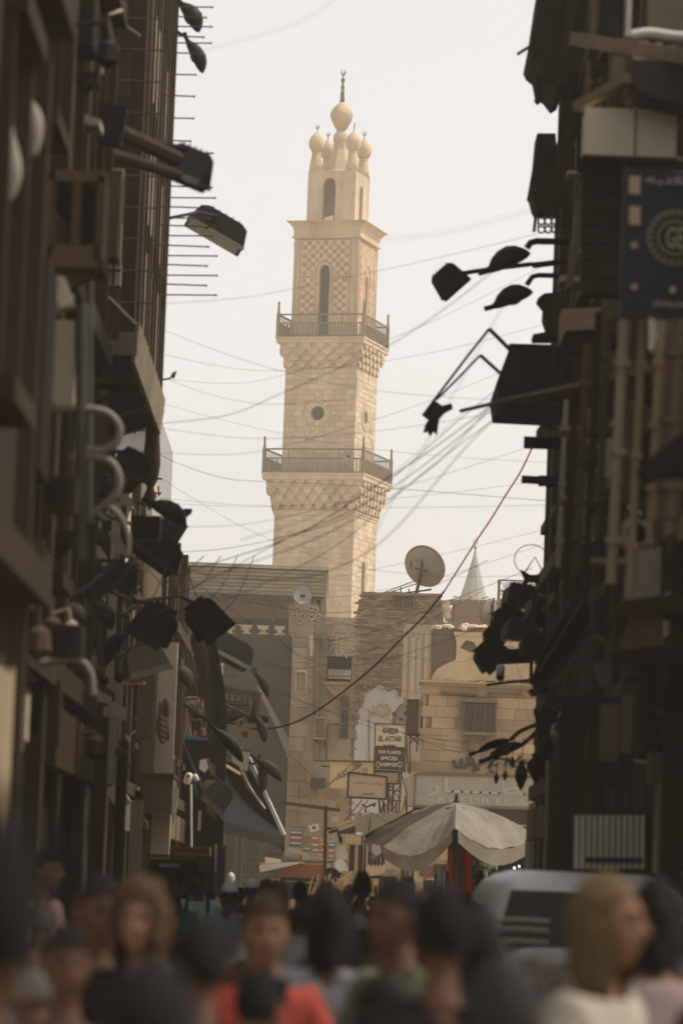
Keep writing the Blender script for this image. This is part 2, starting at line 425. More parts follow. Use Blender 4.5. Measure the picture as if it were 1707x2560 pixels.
def balcony(wd, zs, zslab0, name_z, post_h, rail_h):
    mb = MB(); mb.box((0, 0, (zslab0 + zs) / 2), (wd, wd, zs - zslab0)); mb.box((0, 0, zs - .06), (wd + .14, wd + .14, .12)); part(mb, 'balcony_slab', stone_pale)
    posts, bal, rails = [], [], []
    h = wd / 2 - .08
    for sx in (-1, 1):
        for sy in (-1, 1):
            b = MB(); x, y = sx * h, sy * h
            b.box((x, y, zs + rail_h / 2), (.24, .24, rail_h)); b.add([(x - .11, y - .11, zs + rail_h), (x + .11, y - .11, zs + rail_h), (x + .11, y + .11, zs + rail_h), (x - .11, y + .11, zs + rail_h), (x, y, zs + post_h)], [(0, 1, 4), (1, 2, 4), (2, 3, 4), (3, 0, 4), (3, 2, 1, 0)])
            b.box((x, y, zs + post_h * .86), (.13, .13, post_h * .25)); b.lathe((x, y, zs + post_h), [(.03, -.1), (.1, 0), (.06, .08), (.01, .16)], 8)
            part(b, 'corner_post', old_wood)
    for k in range(4):
        a = k * math.pi / 2; ux = Vector((math.cos(a), math.sin(a), 0)); uy = Vector((-math.sin(a), math.cos(a), 0))
        for zz, tt in ((rail_h, .11), (rail_h * .62, .09), (.08, .09)):
            rails.append((-uy * h + Vector((0, 0, zs + zz)), (2 * h - .2, .10, tt), a))
        n = int(2 * h / .24)
        for i in range(1, n):
            bal.append((ux * (-h + 2 * h * i / n) - uy * h + Vector((0, 0, zs + .08 + (rail_h * .62 - .1) / 2 + .02)), (.075, .07, rail_h * .62 - .12), a))
        m_ = 4 if k % 2 == 0 else 16
        for i in range(1, m_):
            bal.append((ux * (-h + 2 * h * i / m_) - uy * h + Vector((0, 0, zs + rail_h * .81)), (.06, .06, rail_h * .38 - .12), a))
    pieces(tower, 'railing_bar', old_wood, rails, org=Vector((0, 0, 0)))
    pieces(tower, 'baluster', old_wood, bal, org=Vector((0, 0, 0)), limit=150)
muqarnas(W1, 7.7, Z_M1 + .1, Z_S1a, 4, 8)
balcony(7.9, Z_S1, Z_S1a, '', zt(1102) - Z_S1, zt(1130) - Z_S1)
# loudspeaker horn on the lower balcony
hc = Vector((2.75, -3.98, zt(1148)))
horn = MB(); Mx = Matrix.Rotation(R(90), 3, 'X'); horn.lathe(hc, [(.06, -.25), (.1, -.1), (.2, .1), (.38, .28), (.42, .30), (.36, .27), (.12, 0)], 18, Mx); 
lw = thing('loudspeaker_horn', 'round grey loudspeaker horn fixed to the lower balcony railing of the minaret', 'loudspeaker', (0, 0, 0))
lw.location = tower.matrix_basis @ hc if False else (Matrix.Translation(axis) @ Matrix.Rotation(TH, 4, 'Z') @ hc)
lw.rotation_euler = (0, 0, TH)
horn.v = [tuple(Vector(v) - hc) for v in horn.v]; horn.build('horn', mat('horn_grey', (.42, .40, .36), rough=.6), lw, smooth=True, local=True)
b = MB(); b.bar((0, .3, -.3), (0, .1, 0), .06); b.lathe((0, -.05, 0), [(.02, -.1), (.09, -.05), (.09, .05), (.02, .1)], 10, Mx); b.build('driver', dark_metal, lw, local=True)
# second shaft with its round window
mb = MB(); zc = zt(1036); face_cols(mb, W2, Z_S1 - .02, Z_M2, .5, {0: [('round', -.15, .53, zc, 0)], 1: [('round', 0, .50, zc, 0)]}); part(mb, 'middle_shaft', stone_core)
mb = MB(); mb.box((0, 0, (Z_S1 + Z_M2) / 2), (W2 - 1.6, W2 - 1.6, Z_M2 - Z_S1)); part(mb, 'inner_core', void)
def av2(k, c, z, L, h):
    cx = -.15 if k == 0 else 0
    return (abs(c - cx) < L / 2 + .45 and abs(z - zc) < .95 and (max(0, abs(c - cx) - L / 2) ** 2 + (z - zc) ** 2) < .95 ** 2)
pieces(tower, 'stone_block', stone, blocks(W2, Z_S1, Z_M2, av2), org=Vector((0, 0, 0)), limit=150)
for k, cx in ((0, -.15), (1, 0)):
    a = k * math.pi / 2; ux = Vector((math.cos(a), math.sin(a), 0)); uy = Vector((-math.sin(a), math.cos(a), 0))
    for i in range(18):          # voussoirs round the window
        t0, t1 = 2 * math.pi * i / 18 + .03, 2 * math.pi * (i + 1) / 18 - .03
        q = [ux * (cx + r_ * math.cos(t)) + Vector((0, 0, zc + r_ * math.sin(t))) for r_, t in ((.56, t0), (.56, t1), (.98, t1), (.98, t0))]
        part(MB().prism([p - uy * (W2 / 2 - .05) for p in q], -uy * (.10 + .012 * (i % 2))), 'voussoir', stone)
for dx, dz in ((.0, 1.42), (-1.42, 0), (1.32, 0), (0, -1.4)):
    mb = MB(); mb.lathe((-.15 + dx, -W2 / 2 - .08, zc + dz), [(.01, -.02), (.13, -.02), (.13, .02), (.01, .02)], 12, Mx); part(mb, 'round_boss', white_pl)
muqarnas(W2, 6.7, Z_M2, Z_S2a, 4, 6)
mb = MB(); mb.lathe((-.95, -3.2, (Z_M2 + Z_S2a) / 2 + .55), [(.01, -.1), (.2, -.1), (.2, .1), (.01, .1)], 12, Mx); part(mb, 'round_boss', white_pl)
balcony(6.86, Z_S2, Z_S2a, '', zt(763) - Z_S2, zt(792) - Z_S2)
# chequered storey
ax_, ahw = -.12, .62
zar0, zar1 = Z_S2 + .05, zt(680)
mb = MB(); face_cols(mb, W3, Z_S2 - .02, Z_C, .5, {0: [('arch', ax_, ahw * .68, zar0, zar1)], 1: [('arch', .0, .34, zar0, zar1 - .4)]}); part(mb, 'upper_shaft', plaster_t)
mb = MB(); mb.box((0, 0, (Z_S2 + Z_C) / 2), (W3 - 1.7, W3 - 1.7, Z_C - Z_S2)); part(mb, 'inner_core', void)
red, cre, bands = [], [], []
zt0, zt1 = zt(604), zt(690); zl0, zl1 = zt(698), zt(790)
for k in (0, 1):
    a = k * math.pi / 2; ux = Vector((math.cos(a), math.sin(a), 0)); uy = Vector((-math.sin(a), math.cos(a), 0))
    acx = ax_ if k == 0 else 0.
    def put(lst, cx, cz, sx, sz, pr): lst.append((ux * cx - uy * (W3 / 2 + pr / 2) + Vector((0, 0, cz)), (sx, pr, sz), a))
    N = 11; tw = 3.62 / N; th_ = (zt0 - zt1) / 8
    for i in range(N):
        for j in range(8):
            cx, cz = -1.81 + ax_ * .5 + tw * (i + .5), zt0 - th_ * (j + .5)
            arch_top = zar1 + ahw * 1.35
            if abs(cx - acx) < ahw + tw * .3 and cz < arch_top - max(0, abs(cx - acx) - .2) * 1.1 + .05: continue
            put(cre if (i + j) % 2 == 0 else red, cx, cz, tw - .012, th_ - .012, .02 if (i + j) % 2 else .026)
    for s_ in (-1, 1):
        for i in range(3):
            for j in range(9):
                cx, cz = acx + s_ * 1.28 + (i - 1) * tw, zl0 - (zl0 - zl1) / 9 * (j + .5)
                put(cre if (i + j) % 2 == 1 else red, cx, cz, tw - .012, (zl0 - zl1) / 9 - .012, .02 if (i + j) % 2 == 0 else .026)
    zm = (zt1 + zl0) / 2
    for cx in (-2.0 + ax_ * .5, 1.95 + ax_ * .5): put(bands, cx, (zt0 + zl1) / 2, .09, zt0 - zl1 + .3, .035)
    put(bands, -.06, zt0 + .12, 3.9, .09, .035)
    put(bands, acx - 1.33, zm, 1.25, .09, .034); put(bands, acx + 1.33, zm, 1.25, .09, .034)
    for s_ in (-1, 1): put(bands, acx + s_ * (ahw + .02), (zl1 + zar1) / 2, .08, zar1 - zl1, .036)
    b = MB(); b.tube([ux * (acx + (ahw + .02) * math.cos(t)) - uy * (W3 / 2 + .02) + Vector((0, 0, zar1 + ahw * 1.3 * math.sin(t))) for t in [math.pi * q / 14 for q in range(15)]], .05, 6); part(b, 'arch_moulding', red_tile)
    b = MB(); b.lathe(-uy * (W3 / 2 + .03) + ux * acx + Vector((0, 0, zt(644))), [(.02, -.02), (.19, -.02), (.19, .02), (.02, .02)], 14, Matrix.Rotation(a, 3, 'Z') @ Mx); part(b, 'roundel', cream_tile)
pieces(tower, 'red_tile', red_tile, red, org=Vector((0, 0, 0))); pieces(tower, 'cream_tile', cream_tile, cre, org=Vector((0, 0, 0))); pieces(tower, 'red_band', red_tile, bands, org=Vector((0, 0, 0)))
for sx, sy in ((-1, -1), (1, -1), (1, 1)):    # engaged corner colonnettes
    b = MB(); b.lathe((sx * (W3 / 2 - .04), sy * (W3 / 2 - .04), Z_S2), [(.12, 0), (.12, Z_C - Z_S2 - .9), (.2, Z_C - Z_S2 - .6), (.12, Z_C - Z_S2 - .35), (.12, Z_C - Z_S2)], 8); part(b, 'colonnette', plaster_t, True)
# flared cornice
mb = MB(); H = Z_Ct - Z_C; prof = [(W3 / 2 + .02, -.18), (W3 / 2 + .22, -.12), (W3 / 2 + .22, 0), (W3 / 2 + .12, .06), (W3 / 2 + .12, .35 * H), (W3 / 2 + .2, .62 * H), (W3 / 2 + .42, .85 * H), (W3 / 2 + .62, H - .05), (W3 / 2 + .62, H)]
vs, fs = [], []
for r_, z in prof:
    for sx, sy in ((-1, -1), (1, -1), (1, 1), (-1, 1)): vs.append((sx * r_, sy * r_, Z_C + z))
for i in range(len(prof) - 1):
    for j in range(4): fs.append((i * 4 + j, i * 4 + (j + 1) % 4, (i + 1) * 4 + (j + 1) % 4, (i + 1) * 4 + j))
fs += [(3, 2, 1, 0), tuple(range(len(prof) * 4 - 4, len(prof) * 4))]
mb.add(vs, fs); part(mb, 'flared_cornice', plaster_t)
# lantern storey: four piers round tall arched openings
mb = MB(); face_cols(mb, W4, Z_Ct, Z_L, .45, {0: [('arch', -.2, .52, Z_Ct + .1, zt(463))], 1: [('arch', -.3, .42, Z_Ct + .1, zt(472))], 2: [('arch', .3, .3, Z_Ct + .1, zt(540))]}); part(mb, 'lantern', plaster_t)
mb = MB(); mb.box((0, 0, Z_L - .1), (W4 - .2, W4 - .2, .16)); part(mb, 'lantern_roof', plaster_t)
for cx in (.85, 1.75):
    b = MB(); b.box((cx, -W4 / 2 - .03, (Z_Ct + Z_L) / 2), (.07, .06, Z_L - Z_Ct - .1)); part(b, 'pilaster_strip', plaster_t)
mb = MB(); mb.prism([Vector((-.55, -W4 / 2 - .25, Z_Ct)), Vector((.25, -W4 / 2 - .25, Z_Ct)), Vector((.3, -W4 / 2 - .22, Z_Ct + .55)), Vector((-.35, -W4 / 2 - .22, Z_Ct + .4))], (0, .06, 0)); part(mb, 'white_board', white_pl)
def crescent(mb, x, y, z, s):
    mb.tube([(x, y, z), (x, y, z + s * .35)], s * .07, 6)
    for sg in (-1, 1):
        mb.tube([(x, y, z + s * .3), (x + sg * s * .18, y, z + s * .42), (x + sg * s * .2, y, z + s * .62), (x + sg * s * .12, y, z + s * (.95 if sg < 0 else .85))], [s * .06, s * .06, s * .045, s * .01], 6)
    mb.tube([(x, y, z + s * .3), (x + .03 * s, y, z + s * .6), (x + .04 * s, y, z + s * .75)], [s * .05, s * .05, s * .01], 6)
hc_ = 1.45
for sx, sy in ((-1, -1), (1, -1), (1, 1), (-1, 1)):
    x, y = sx * hc_, sy * hc_
    b = MB(); b.lathe((x, y, Z_L - .02), [(.53, 0), (.47, .6), (.36, 1.3), (.34, 1.36), (.36, 1.4), (.36, 1.58), (.3, 1.6)], 14); pn = part(b, 'pinnacle', plaster_t, True)
    b = MB(); zz = Z_L + 1.55
    b.lathe((x, y, zz), [(.26, 0), (.42, .1), (.56, .32), (.62, .62), (.60, .85), (.48, 1.12), (.28, 1.36), (.12, 1.5), (.05, 1.6), (.03, 1.75)], 18); part(b, 'bulb', plaster_t, True, pn)
    b = MB()
    if (sx, sy) == (1, -1): b.tube([(x, y, zz + 1.6), (x + .05, y, zz + 2.2)], .045, 6)
    else: crescent(b, x, y, zz + 1.62, .62)
    part(b, 'crescent_finial', gold_metal, False, pn)
b = MB(); b.lathe((0, 0, Z_L - .02), [(1.5, 0), (1.25, .3), (1.12, .62), (.98, 1.0), (.75, 1.6), (.60, 1.95), (.56, 2.4), (.5, 2.75)], 8); part(b, 'spire_base', plaster_t)
z = zt(1) if False else at(861, 349, TY).z
b = MB(); zn = at(861, 363, TY).z
b.lathe((0, 0, zn), [(.45, 0), (.56, .25), (.58, .5), (.5, .8), (.34, 1.02), (.30, 1.1)], 18)
zB = at(861, 328, TY).z; hB = at(861, 256, TY).z - zB
b.lathe((0, 0, zB), [(.30, 0), (.5, .12 * hB), (.74, .32 * hB), (.88, .52 * hB), (.86, .62 * hB), (.66, .78 * hB), (.4, .9 * hB), (.2, .985 * hB), (.17, hB)], 20); part(b, 'great_bulb', plaster_t, True)
b = MB(); zF = zB + hB; hF = at(866, 190, TY).z - zF
b.lathe((0, 0, zF - .02), [(.19, 0), (.15, .36 * hF), (.17, .38 * hF), (.10, .44 * hF), (.16, .56 * hF), (.08, .70 * hF), (.09, .74 * hF), (.17, .82 * hF), (.14, .9 * hF), (.04, .95 * hF)], 12)
crescent(b, 0, 0, zF + hF * .9, .85); part(b, 'finial', gold_metal, True)

# ================================================================== GROUND AND AIR
asph = mat('dusty_ground', (.40, .31, .21), (.30, .23, .155), scale=1.2, bump=.5, rough=.9)
g = MB(); g.add([(-900, -60, 0), (900, -60, 0), (900, 1800, 0), (-900, 1800, 0)], [(0, 1, 2, 3)]); tag(g.build('ground', asph), kind='structure')
g = MB(); 
pav = []
for j in range(0, 60):
    for i in range(-4, 5):
        pav.append(((i * .62, 4 + j * 1.25 + (.6 if i % 2 else 0), .02 + rnd.uniform(-.004, .004)), (.60, 1.22, .05)))
road = thing('street', None, None, (0, 0, 0)); road['kind'] = 'structure'
pieces(road, 'paving_slab', mat('paving_stone', (.34, .27, .19), (.25, .195, .14), scale=2, bump=.5, rnd_amt=.3, rough=.75), pav)
hz = MB(); hz.box((0, 165, 34.5), (300, 370, 73.5))
hm = bpy.data.materials.new('haze'); hm.use_nodes = True; n = hm.node_tree.nodes; n.remove(n['Principled BSDF'])
pv = n.new('ShaderNodeVolumePrincipled'); pv.inputs['Density'].default_value = HAZE; pv.inputs['Color'].default_value = (1.0, .925, .76, 1); pv.inputs['Anisotropy'].default_value = .3
hm.node_tree.links.new(pv.outputs[0], n['Material Output'].inputs['Volume'])
hz = hz.build('haze', hm); hz['kind'] = 'stuff'
# ================================================================== helpers for pixel-measured walls
def zr(px, py, Y): return at(px, py, Y).z
def xr(px, py, Y): return at(px, py, Y).x
def pbox(mb, px0, py0, px1, py1, Y, dep, dz=0):
    """box whose street-side face spans the given photograph rectangle at distance Y, going back dep metres"""
    pm, qm = (px0 + px1) / 2, (py0 + py1) / 2
    x0, x1 = xr(px0, qm, Y), xr(px1, qm, Y); z1, z0 = zr(pm, py0, Y), zr(pm, py1, Y)
    mb.box(((x0 + x1) / 2, Y + dep / 2, (z0 + z1) / 2 + dz), (x1 - x0, dep, z1 - z0)); return mb
def ppoly(mb, pts, Y, dep):
    mb.prism([at(x, y, Y) for x, y in pts][::-1], (0, dep, 0)); return mb
def inpoly(x, y, P):
    c = False; j = len(P) - 1
    for i in range(len(P)):
        if (P[i][1] > y) != (P[j][1] > y) and x < (P[j][0] - P[i][0]) * (y - P[i][1]) / (P[j][1] - P[i][1]) + P[i][0]: c = not c
        j = i
    return c
def masonry(Ppx, Y, bw, bh, th, skip=None, jit=.02, gap=.014, prot=.03):
    """courses of separate stones or bricks covering the outline; rows level in the world"""
    W = [(at(x, y, Y).x, at(x, y, Y).z) for x, y in Ppx]
    x0, x1 = min(p[0] for p in W), max(p[0] for p in W); z0, z1 = min(p[1] for p in W), max(p[1] for p in W)
    out = []; z = z0; r = 0
    while z < z1:
        x = x0 - (bw * .5 if r % 2 else 0) - rnd.uniform(0, bw * .2)
        while x < x1:
            L = bw * rnd.uniform(.75, 1.2)
            cx, cz = x + L / 2, z + bh / 2
            if inpoly(cx, cz, W) and not (skip and skip(cx, cz)):
                out.append(((cx, Y - prot + th / 2 - rnd.uniform(0, jit), cz), (L - gap, th, bh - gap)))
            x += L
        z += bh; r += 1
    rnd.shuffle(out)
    return out
def boxthing(name, label, cat, m, px0, py0, px1, py1, Y, dep, group=None):
    return solo(pbox(MB(), px0, py0, px1, py1, Y, dep), name, m, label, cat, group)
def basept(px, Y): p = at(px, 2235, Y); return (p.x, Y, 0)

# ================================================================== TIMBER CANOPY over the street, far
t = thing('timber_canopy', 'wide planked timber roof spanning the street in front of the foot of the minaret', 'canopy', basept(600, 175))
planks = []; z0, z1 = zr(600, 1485, 175), zr(600, 1421, 175); xa, xb = xr(300, 1450, 175), xr(812, 1450, 175)
for i in range(7):
    h = (z1 - z0) / 7; x = xa
    while x < xb - .1:
        L = min(rnd.uniform(2.2, 3.6), xb - x); planks.append(((x + L / 2, 174.95 - rnd.uniform(0, .02), z0 + h * (i + .5)), (L - .02, .08, h - .025))); x += L
pieces(t, 'plank', roof_wood, planks)
b = MB(); b.box(((xa + xb) / 2, 183, z0 + .06), (xb - xa - .1, 15.9, .1)); b.box(((xa + xb) / 2, 190.8, z0 - .1), (xb - xa - .1, .3, .4)); b.build('ceiling_boarding', mat('soffit_boards', (.10, .085, .06), scale=1.2, stretch=(.2, 6, 1), bump=.3), t)
b = MB(); b.box(((xa + xb) / 2, 183, z1 + .12), (xb - xa + .3, 16.4, .16)); b.build('roof_deck', mat('roof_coping', (.48, .42, .34), scale=2, dirt=.5), t)
b = MB(); b.box((xb + .03, 183, (z0 + z1) / 2), (.14, 15.8, z1 - z0)); b.build('end_boarding', roof_wood, t)
b = MB(); b.box((xa + .03, 183, (z0 + z1) / 2), (.14, 15.8, z1 - z0)); b.build('end_boarding', roof_wood, t)
for i in range(9):
    x = xa + .5 + (xb - xa - 1) * i / 8; b = MB(); b.box((x, 182.8, z0 - .04), (.16, 15.2, .12)); b.build('joist', MATS['soffit_boards'], t)
for x in (xr(800, 1500, 175), xr(817, 1500, 175) - .45): 
    b = MB(); b.box((x, 175.5, (z0 + zr(800, 1535, 175)) / 2 - .3), (.32, .32, z0 - zr(800, 1535, 175) + .4)); b.build('post', roof_wood, t)
# back clerestory wall with openings, seen under the roof
b = thing('clerestory_wall', 'sunlit wall with square piers behind the crenellations under the timber canopy', 'wall', basept(620, 196))
m_ = MB(); pbox(m_, 380, 1560, 740, 1700, 196, .5); m_.build('wall', cream_pl, b)
for px in (455, 500, 545, 608, 640, 668, 705): pbox(MB(), px - 3, 1500, px + 9, 1575, 194, .4).build('pier', stone_pale, b)
m_ = MB(); pbox(m_, 560, 1545, 620, 1551, 193.8, .3); m_.build('beam', cream_pl, b)

# ================================================================== MOSQUE WALL under netting
t = thing('mosque_wall', 'tall wall wrapped in dark grey netting with flower shaped battlements along its top', 'building', basept(560, 165))
x0, x1 = xr(250, 1850, 165), xr(720, 1850, 165); zt_ = zr(660, 1586, 165)
b = MB(); b.box(((x0 + x1) / 2, 170, zt_ / 2), (x1 - x0, 10, zt_)); b.build('wall', netting, t)
for px in (470, 512, 553, 594, 636, 678, 719):       # fleur battlements
    c = at(px, 1586, 165); s = .36; q = []
    for (u, v) in ((-.28, 0), (-.28, .25), (-.62, .45), (-.72, .75), (-.55, 1.0), (-.32, 1.02), (-.42, 1.3), (-.3, 1.65), (0, 1.95), (.3, 1.65), (.42, 1.3), (.32, 1.02), (.55, 1.0), (.72, .75), (.62, .45), (.28, .25), (.28, 0)):
        q.append(c + Vector((u * s, .1, v * s * .62)))
    MB().prism(q[::-1], (0, .3, 0)).build('battlement', netting, t)
for i in range(9):                               # seams of the netting sheets
    x = x0 + 1.0 + i * 1.9; b = MB(); b.box((x, 164.98, zt_ / 2 + 2), (.03, .06, zt_ - 4)); b.build('netting_seam', netting, t)
for px, w_ in ((606, 50), (660, 46)):            # lattice doors low down
    b = MB(); 
    for k in range(7):
        xx = px + w_ * k / 6
        b.bar(at(xx, 2085, 164.9), at(xx, 2200, 164.9), .05)
    for k in range(9): yy = 2085 + 115 * k / 8; b.bar(at(px, yy, 164.9), at(px + w_, yy, 164.9), .05)
    b.build('door_lattice', grey_pl, t)
for px in (560, 590, 606, 650, 660, 710): b = MB(); pbox(b, px - 2, 2060, px + 2, 2235, 164.85, .15); b.build('pilaster', grey_pl, t)
b = MB(); ppoly(b, [(640, 1712), (652, 1718), (724, 1850), (724, 1900), (716, 1890), (690, 1820)], 164.7, .06);  # pale slab puts the diagonal band of sunlight into colour
solo(b, 'lit_band_strip', mat('lit_band_tone', (.30, .27, .21), (.24, .21, .165), scale=.6), 'pale diagonal strip painted as a sunlit band across the dark grey netting', 'canvas')

# ================================================================== STONE PORTAL with pierced cresting
t = thing('stone_portal', 'tall pale stone corner of the mosque with pierced cresting on top', 'building', basept(757, 160))
xa, xb = xr(722, 1850, 160), xr(800, 1850, 160); zt_ = zr(760, 1582, 160)
b = MB(); b.box(((xa + xb) / 2, 168, zt_ / 2), (xb - xa, 15.9, zt_)); b.build('wall', stone_core, t)
its = []
for k in range(int(zt_ / .62)):
    x = xa; 
    while x < xb - .05:
        L = min(rnd.choice((.5, .62, .8)), xb - x); 
        if xb - x - L < .25: L = xb - x
        its.append(((x + L / 2, 160 + .04 - rnd.uniform(0, .03), .31 + .62 * k), (L - .02, .2, .60))); x += L
mportal = mat('portal_stone', (.45, .365, .25), (.34, .272, .185), scale=1.3, bump=.5, rnd_amt=.2, dirt=.5)
pieces(t, 'stone_block', mportal, [i for i in its if i[0][2] > 1.6])
ppoly(MB(), [(722, 1583), (722, 1512), (735, 1508), (735, 1497), (742, 1497), (742, 1484), (776, 1484), (776, 1510), (797, 1514), (800, 1530), (812, 1535), (812, 1583)], 159.9, .45).build('cresting', mportal, t)
for (x_, y_) in ((745, 1521), (738, 1540), (749, 1553), (757, 1540), (778, 1521), (779, 1542), (785, 1553), (795, 1540), (788, 1524)):
    c = at(x_, y_, 159.8); b = MB(); b.lathe(c, [(.045, -.05), (.09, -.05), (.10, .03), (.05, .03)], 12, Matrix.Rotation(R(90), 3, 'X')); b.build('cresting_ring', stone_pale, t)
    b = MB(); b.lathe(c, [(.001, -.02), (.06, -.02), (.06, .04), (.001, .04)], 10, Matrix.Rotation(R(90), 3, 'X')); b.build('pierced_hole', void, t)
b = MB(); pbox(b, 737, 1675, 768, 1733, 159.85, .12); b.build('carved_panel', stone_pale, t)
for i in range(5): b = MB(); b.tube([at(742 + i * 5.2, 1680, 159.8), at(742 + i * 5.2 + 3, 1700, 159.8), at(742 + i * 5.2 - 1, 1728, 159.8)], .05, 5); b.build('carved_relief', mportal, t)
for px in (780, 786, 793): b = MB(); b.tube([at(px, 1592, 159.7), at(px + 1, 1640, 159.7)], .10, 8); b.build('colonnette', stone_pale, t)
c = at(757, 1490, 159.3)
hn = thing('loudspeaker_horn', 'round grey loudspeaker horn on top of the pierced stone cresting', 'loudspeaker', c)
b = MB(); b.lathe(c, [(.06, -.3), (.1, -.1), (.2, .05), (.36, .2), (.42, .24), (.36, .2), (.1, 0)], 16, Matrix.Rotation(R(80), 3, 'X')); b.build('horn', MATS['horn_grey'], hn, smooth=True)
b = MB(); b.lathe(c, [(.02, -.06), (.1, -.05), (.1, .05), (.02, .06)], 10); b.build('driver', dark_metal, hn)
for px, pa, pb_ in ((785, 1735, 1830), (792, 1690, 1800), (780, 1890, 1990)): b = MB(); b.tube([at(px, pa, 159.6), at(px - 3, pb_, 159.6)], .035, 5); b.build('drainpipe', dusty, t)

# ================================================================== RELIEF HOUSE with the grilled window
Y = 146
t = thing('relief_house', 'narrow cream house with star relief and a grilled window beside the stone portal', 'building', basept(835, Y))
b = MB(); x0, x1 = xr(778, 1800, Y), xr(905, 1800, Y); zt_ = zr(830, 1546, Y)
b.box(((x0 + x1) / 2, Y + 6, zt_ / 2), (x1 - x0, 12, zt_)); b.build('wall', mat('stained_tan_render', (.46, .375, .26), (.33, .265, .18), scale=.8, bump=.5, dirt=.65), t)
its = masonry([(812, 1548), (893, 1548), (890, 1640), (812, 1640)], Y, .62, .30, .14, prot=.04)
pieces(t, 'stone_block', mportal, its)
for (cx_, cy_) in ((842, 1615), (866, 1600), (830, 1596), (868, 1628)):
    for k in range(6): 
        a = k * math.pi / 3; c = at(cx_, cy_, Y - .06)
        b = MB(); b.bar(c + Vector((math.cos(a) * .12, 0, math.sin(a) * .12)), c + Vector((math.cos(a + .5) * .3, 0, math.sin(a + .5) * .3)), .045); b.build('star_relief', stone_pale, t)
wn = pbox(MB(), 818, 1643, 878, 1705, Y - .06, .1).build('window', void, t)
for i in range(8): b = MB(); x_ = 818 + 60 * i / 7; b.bar(at(x_, 1646, Y - .16), at(x_ - 1, 1704, Y - .3), .022); b.build('grille_bar', rust_metal, wn)
for yy in (1655, 1672, 1690, 1703): b = MB(); b.bar(at(817, yy, Y - .2), at(877, yy + 1, Y - .2), .03); b.build('grille_bar', rust_metal, wn)
pbox(MB(), 820, 1674, 876, 1697, Y - .12, .03).build('laundry', white_pl, wn)
b = MB(); ppoly(b, [(812, 1706), (873, 1709), (868, 1722), (850, 1740), (838, 1742), (815, 1718)], Y - .8, .75); b.build('balcony_corbel', tan_pl, t)
b = MB(); pbox(b, 810, 1704, 874, 1711, Y - .95, .9); b.build('balcony_slab', tan_pl, t)
w2 = pbox(MB(), 853, 1748, 868, 1842, Y - .04, .05).build('window', glass_d, t)
pbox(MB(), 853, 1748, 868, 1776, Y - .09, .05).build('shutter', grey_pl, w2)
b = MB(); [pbox(b, *r_, Y - .1, .06) for r_ in ((849, 1742, 853, 1846), (868, 1742, 872, 1846), (853, 1742, 868, 1748), (853, 1842, 868, 1847))]; b.build('frame', grey_pl, w2)
s_ = pbox(MB(), 784, 1792, 815, 1848, Y - .30, .3).build('louvre_shutter', cream_pl, t)
for k in range(9): pbox(MB(), 786, 1796 + k * 5.5, 813, 1799 + k * 5.5, Y - .34, .05).build('slat', grey_pl, s_)
b = MB(); b.bar(at(786, 1850, Y), at(800, 1862, Y - .4), .05); b.bar(at(812, 1850, Y), at(812, 1872, Y - .1), .05); b.build('bracket', rust_metal, t)
b = MB(); b.tube(smooth_path([at(816, 1900, Y - .3), at(818, 1830, Y - .3), at(824, 1812, Y - .3), at(866, 1811, Y - .3)]), .035, 6); solo(b, 'bent_pipe', rust_metal, 'thin bent iron pipe rising before the cream house between shutter and tall window', 'pipe')
for (a_, b_) in (((785, 1552), (785, 1900)), ((800, 1600), (797, 1900))): m2 = MB(); m2.tube([at(*a_, Y - .1), at(*b_, Y - .1)], .02, 4); m2.build('downpipe', dusty, t)
b = MB(); ppoly(b, [(796, 1583), (822, 1583), (822, 1610), (816, 1630), (800, 1590)], Y - .25, .2); b.build('torn_awning', mat('grey_green_tin', (.20, .20, .16), scale=4), t)
# lower ledge with rubble, tan
b = MB(); ppoly(b, [(797, 1972), (850, 1975), (849, 1990), (840, 1998), (812, 1990)], Y - 4.0, 3.5); solo(b, 'balcony_slab', tan_pl, 'broken tan balcony slab above the stacked boxes of the kiosk', 'balcony')
b = MB(); pbox(b, 775, 1945, 812, 1972, Y - .4, .4); solo(b, 'window_box', mat('smoky_glass', (.06, .055, .045), rough=.3), 'dark glazed window box low on the cream house', 'window')

# ================================================================== BRICK HOUSE
Y = 134
t = thing('brick_house', 'bare grey brick house with a whitewashed patch and a satellite dish on its roof', 'building', basept(950, Y))
OUT = [(906, 1484), (1104, 1488), (1112, 1552), (1150, 1556), (1160, 1600), (1070, 1640), (1070, 2230), (864, 2230), (872, 1900), (878, 1800), (884, 1700), (889, 1600), (890, 1530), (893, 1502)]
b = MB(); b.prism([at(x, y, Y + .06) for x, y in [(910, 1487), (1101, 1491), (1109, 1555), (1148, 1560), (1150, 1600), (1070, 1640), (1070, 2230), (868, 2230), (876, 1900), (882, 1800), (888, 1700), (892, 1600), (894, 1530), (897, 1505)]][::-1], (0, 9, 0)); b.build('wall', mortar, t)
patch = [(890, 1790), (893, 1768), (905, 1745), (903, 1735), (918, 1715), (940, 1711), (985, 1722), (1010, 1732), (1070, 1740), (1070, 2060), (878, 2060), (880, 1990), (884, 1880)]
PW = [(at(x, y, Y).x, at(x, y, Y).z) for x, y in patch]
nic = (xr(980, 1505, Y), xr(1034, 1505, Y), zr(1007, 1522, Y), zr(1007, 1490, Y))
its = masonry(OUT, Y, .25, .085, .14, skip=lambda x, z: inpoly(x, z, PW) or (nic[0] < x < nic[1] and nic[2] < z < nic[3]) or x > at(1080, 1600, Y).x and z < at(0, 1600, Y).z, jit=.014, gap=.014, prot=.035)
near = [i for i in its if i[0][2] > zr(950, 1600, Y)] + [i for i in its if i[0][2] <= zr(950, 1600, Y)]
pieces(t, 'brick', brick_m, near)
ppoly(MB(), patch, Y - .03, .1).build('whitewash', white_pl, t)
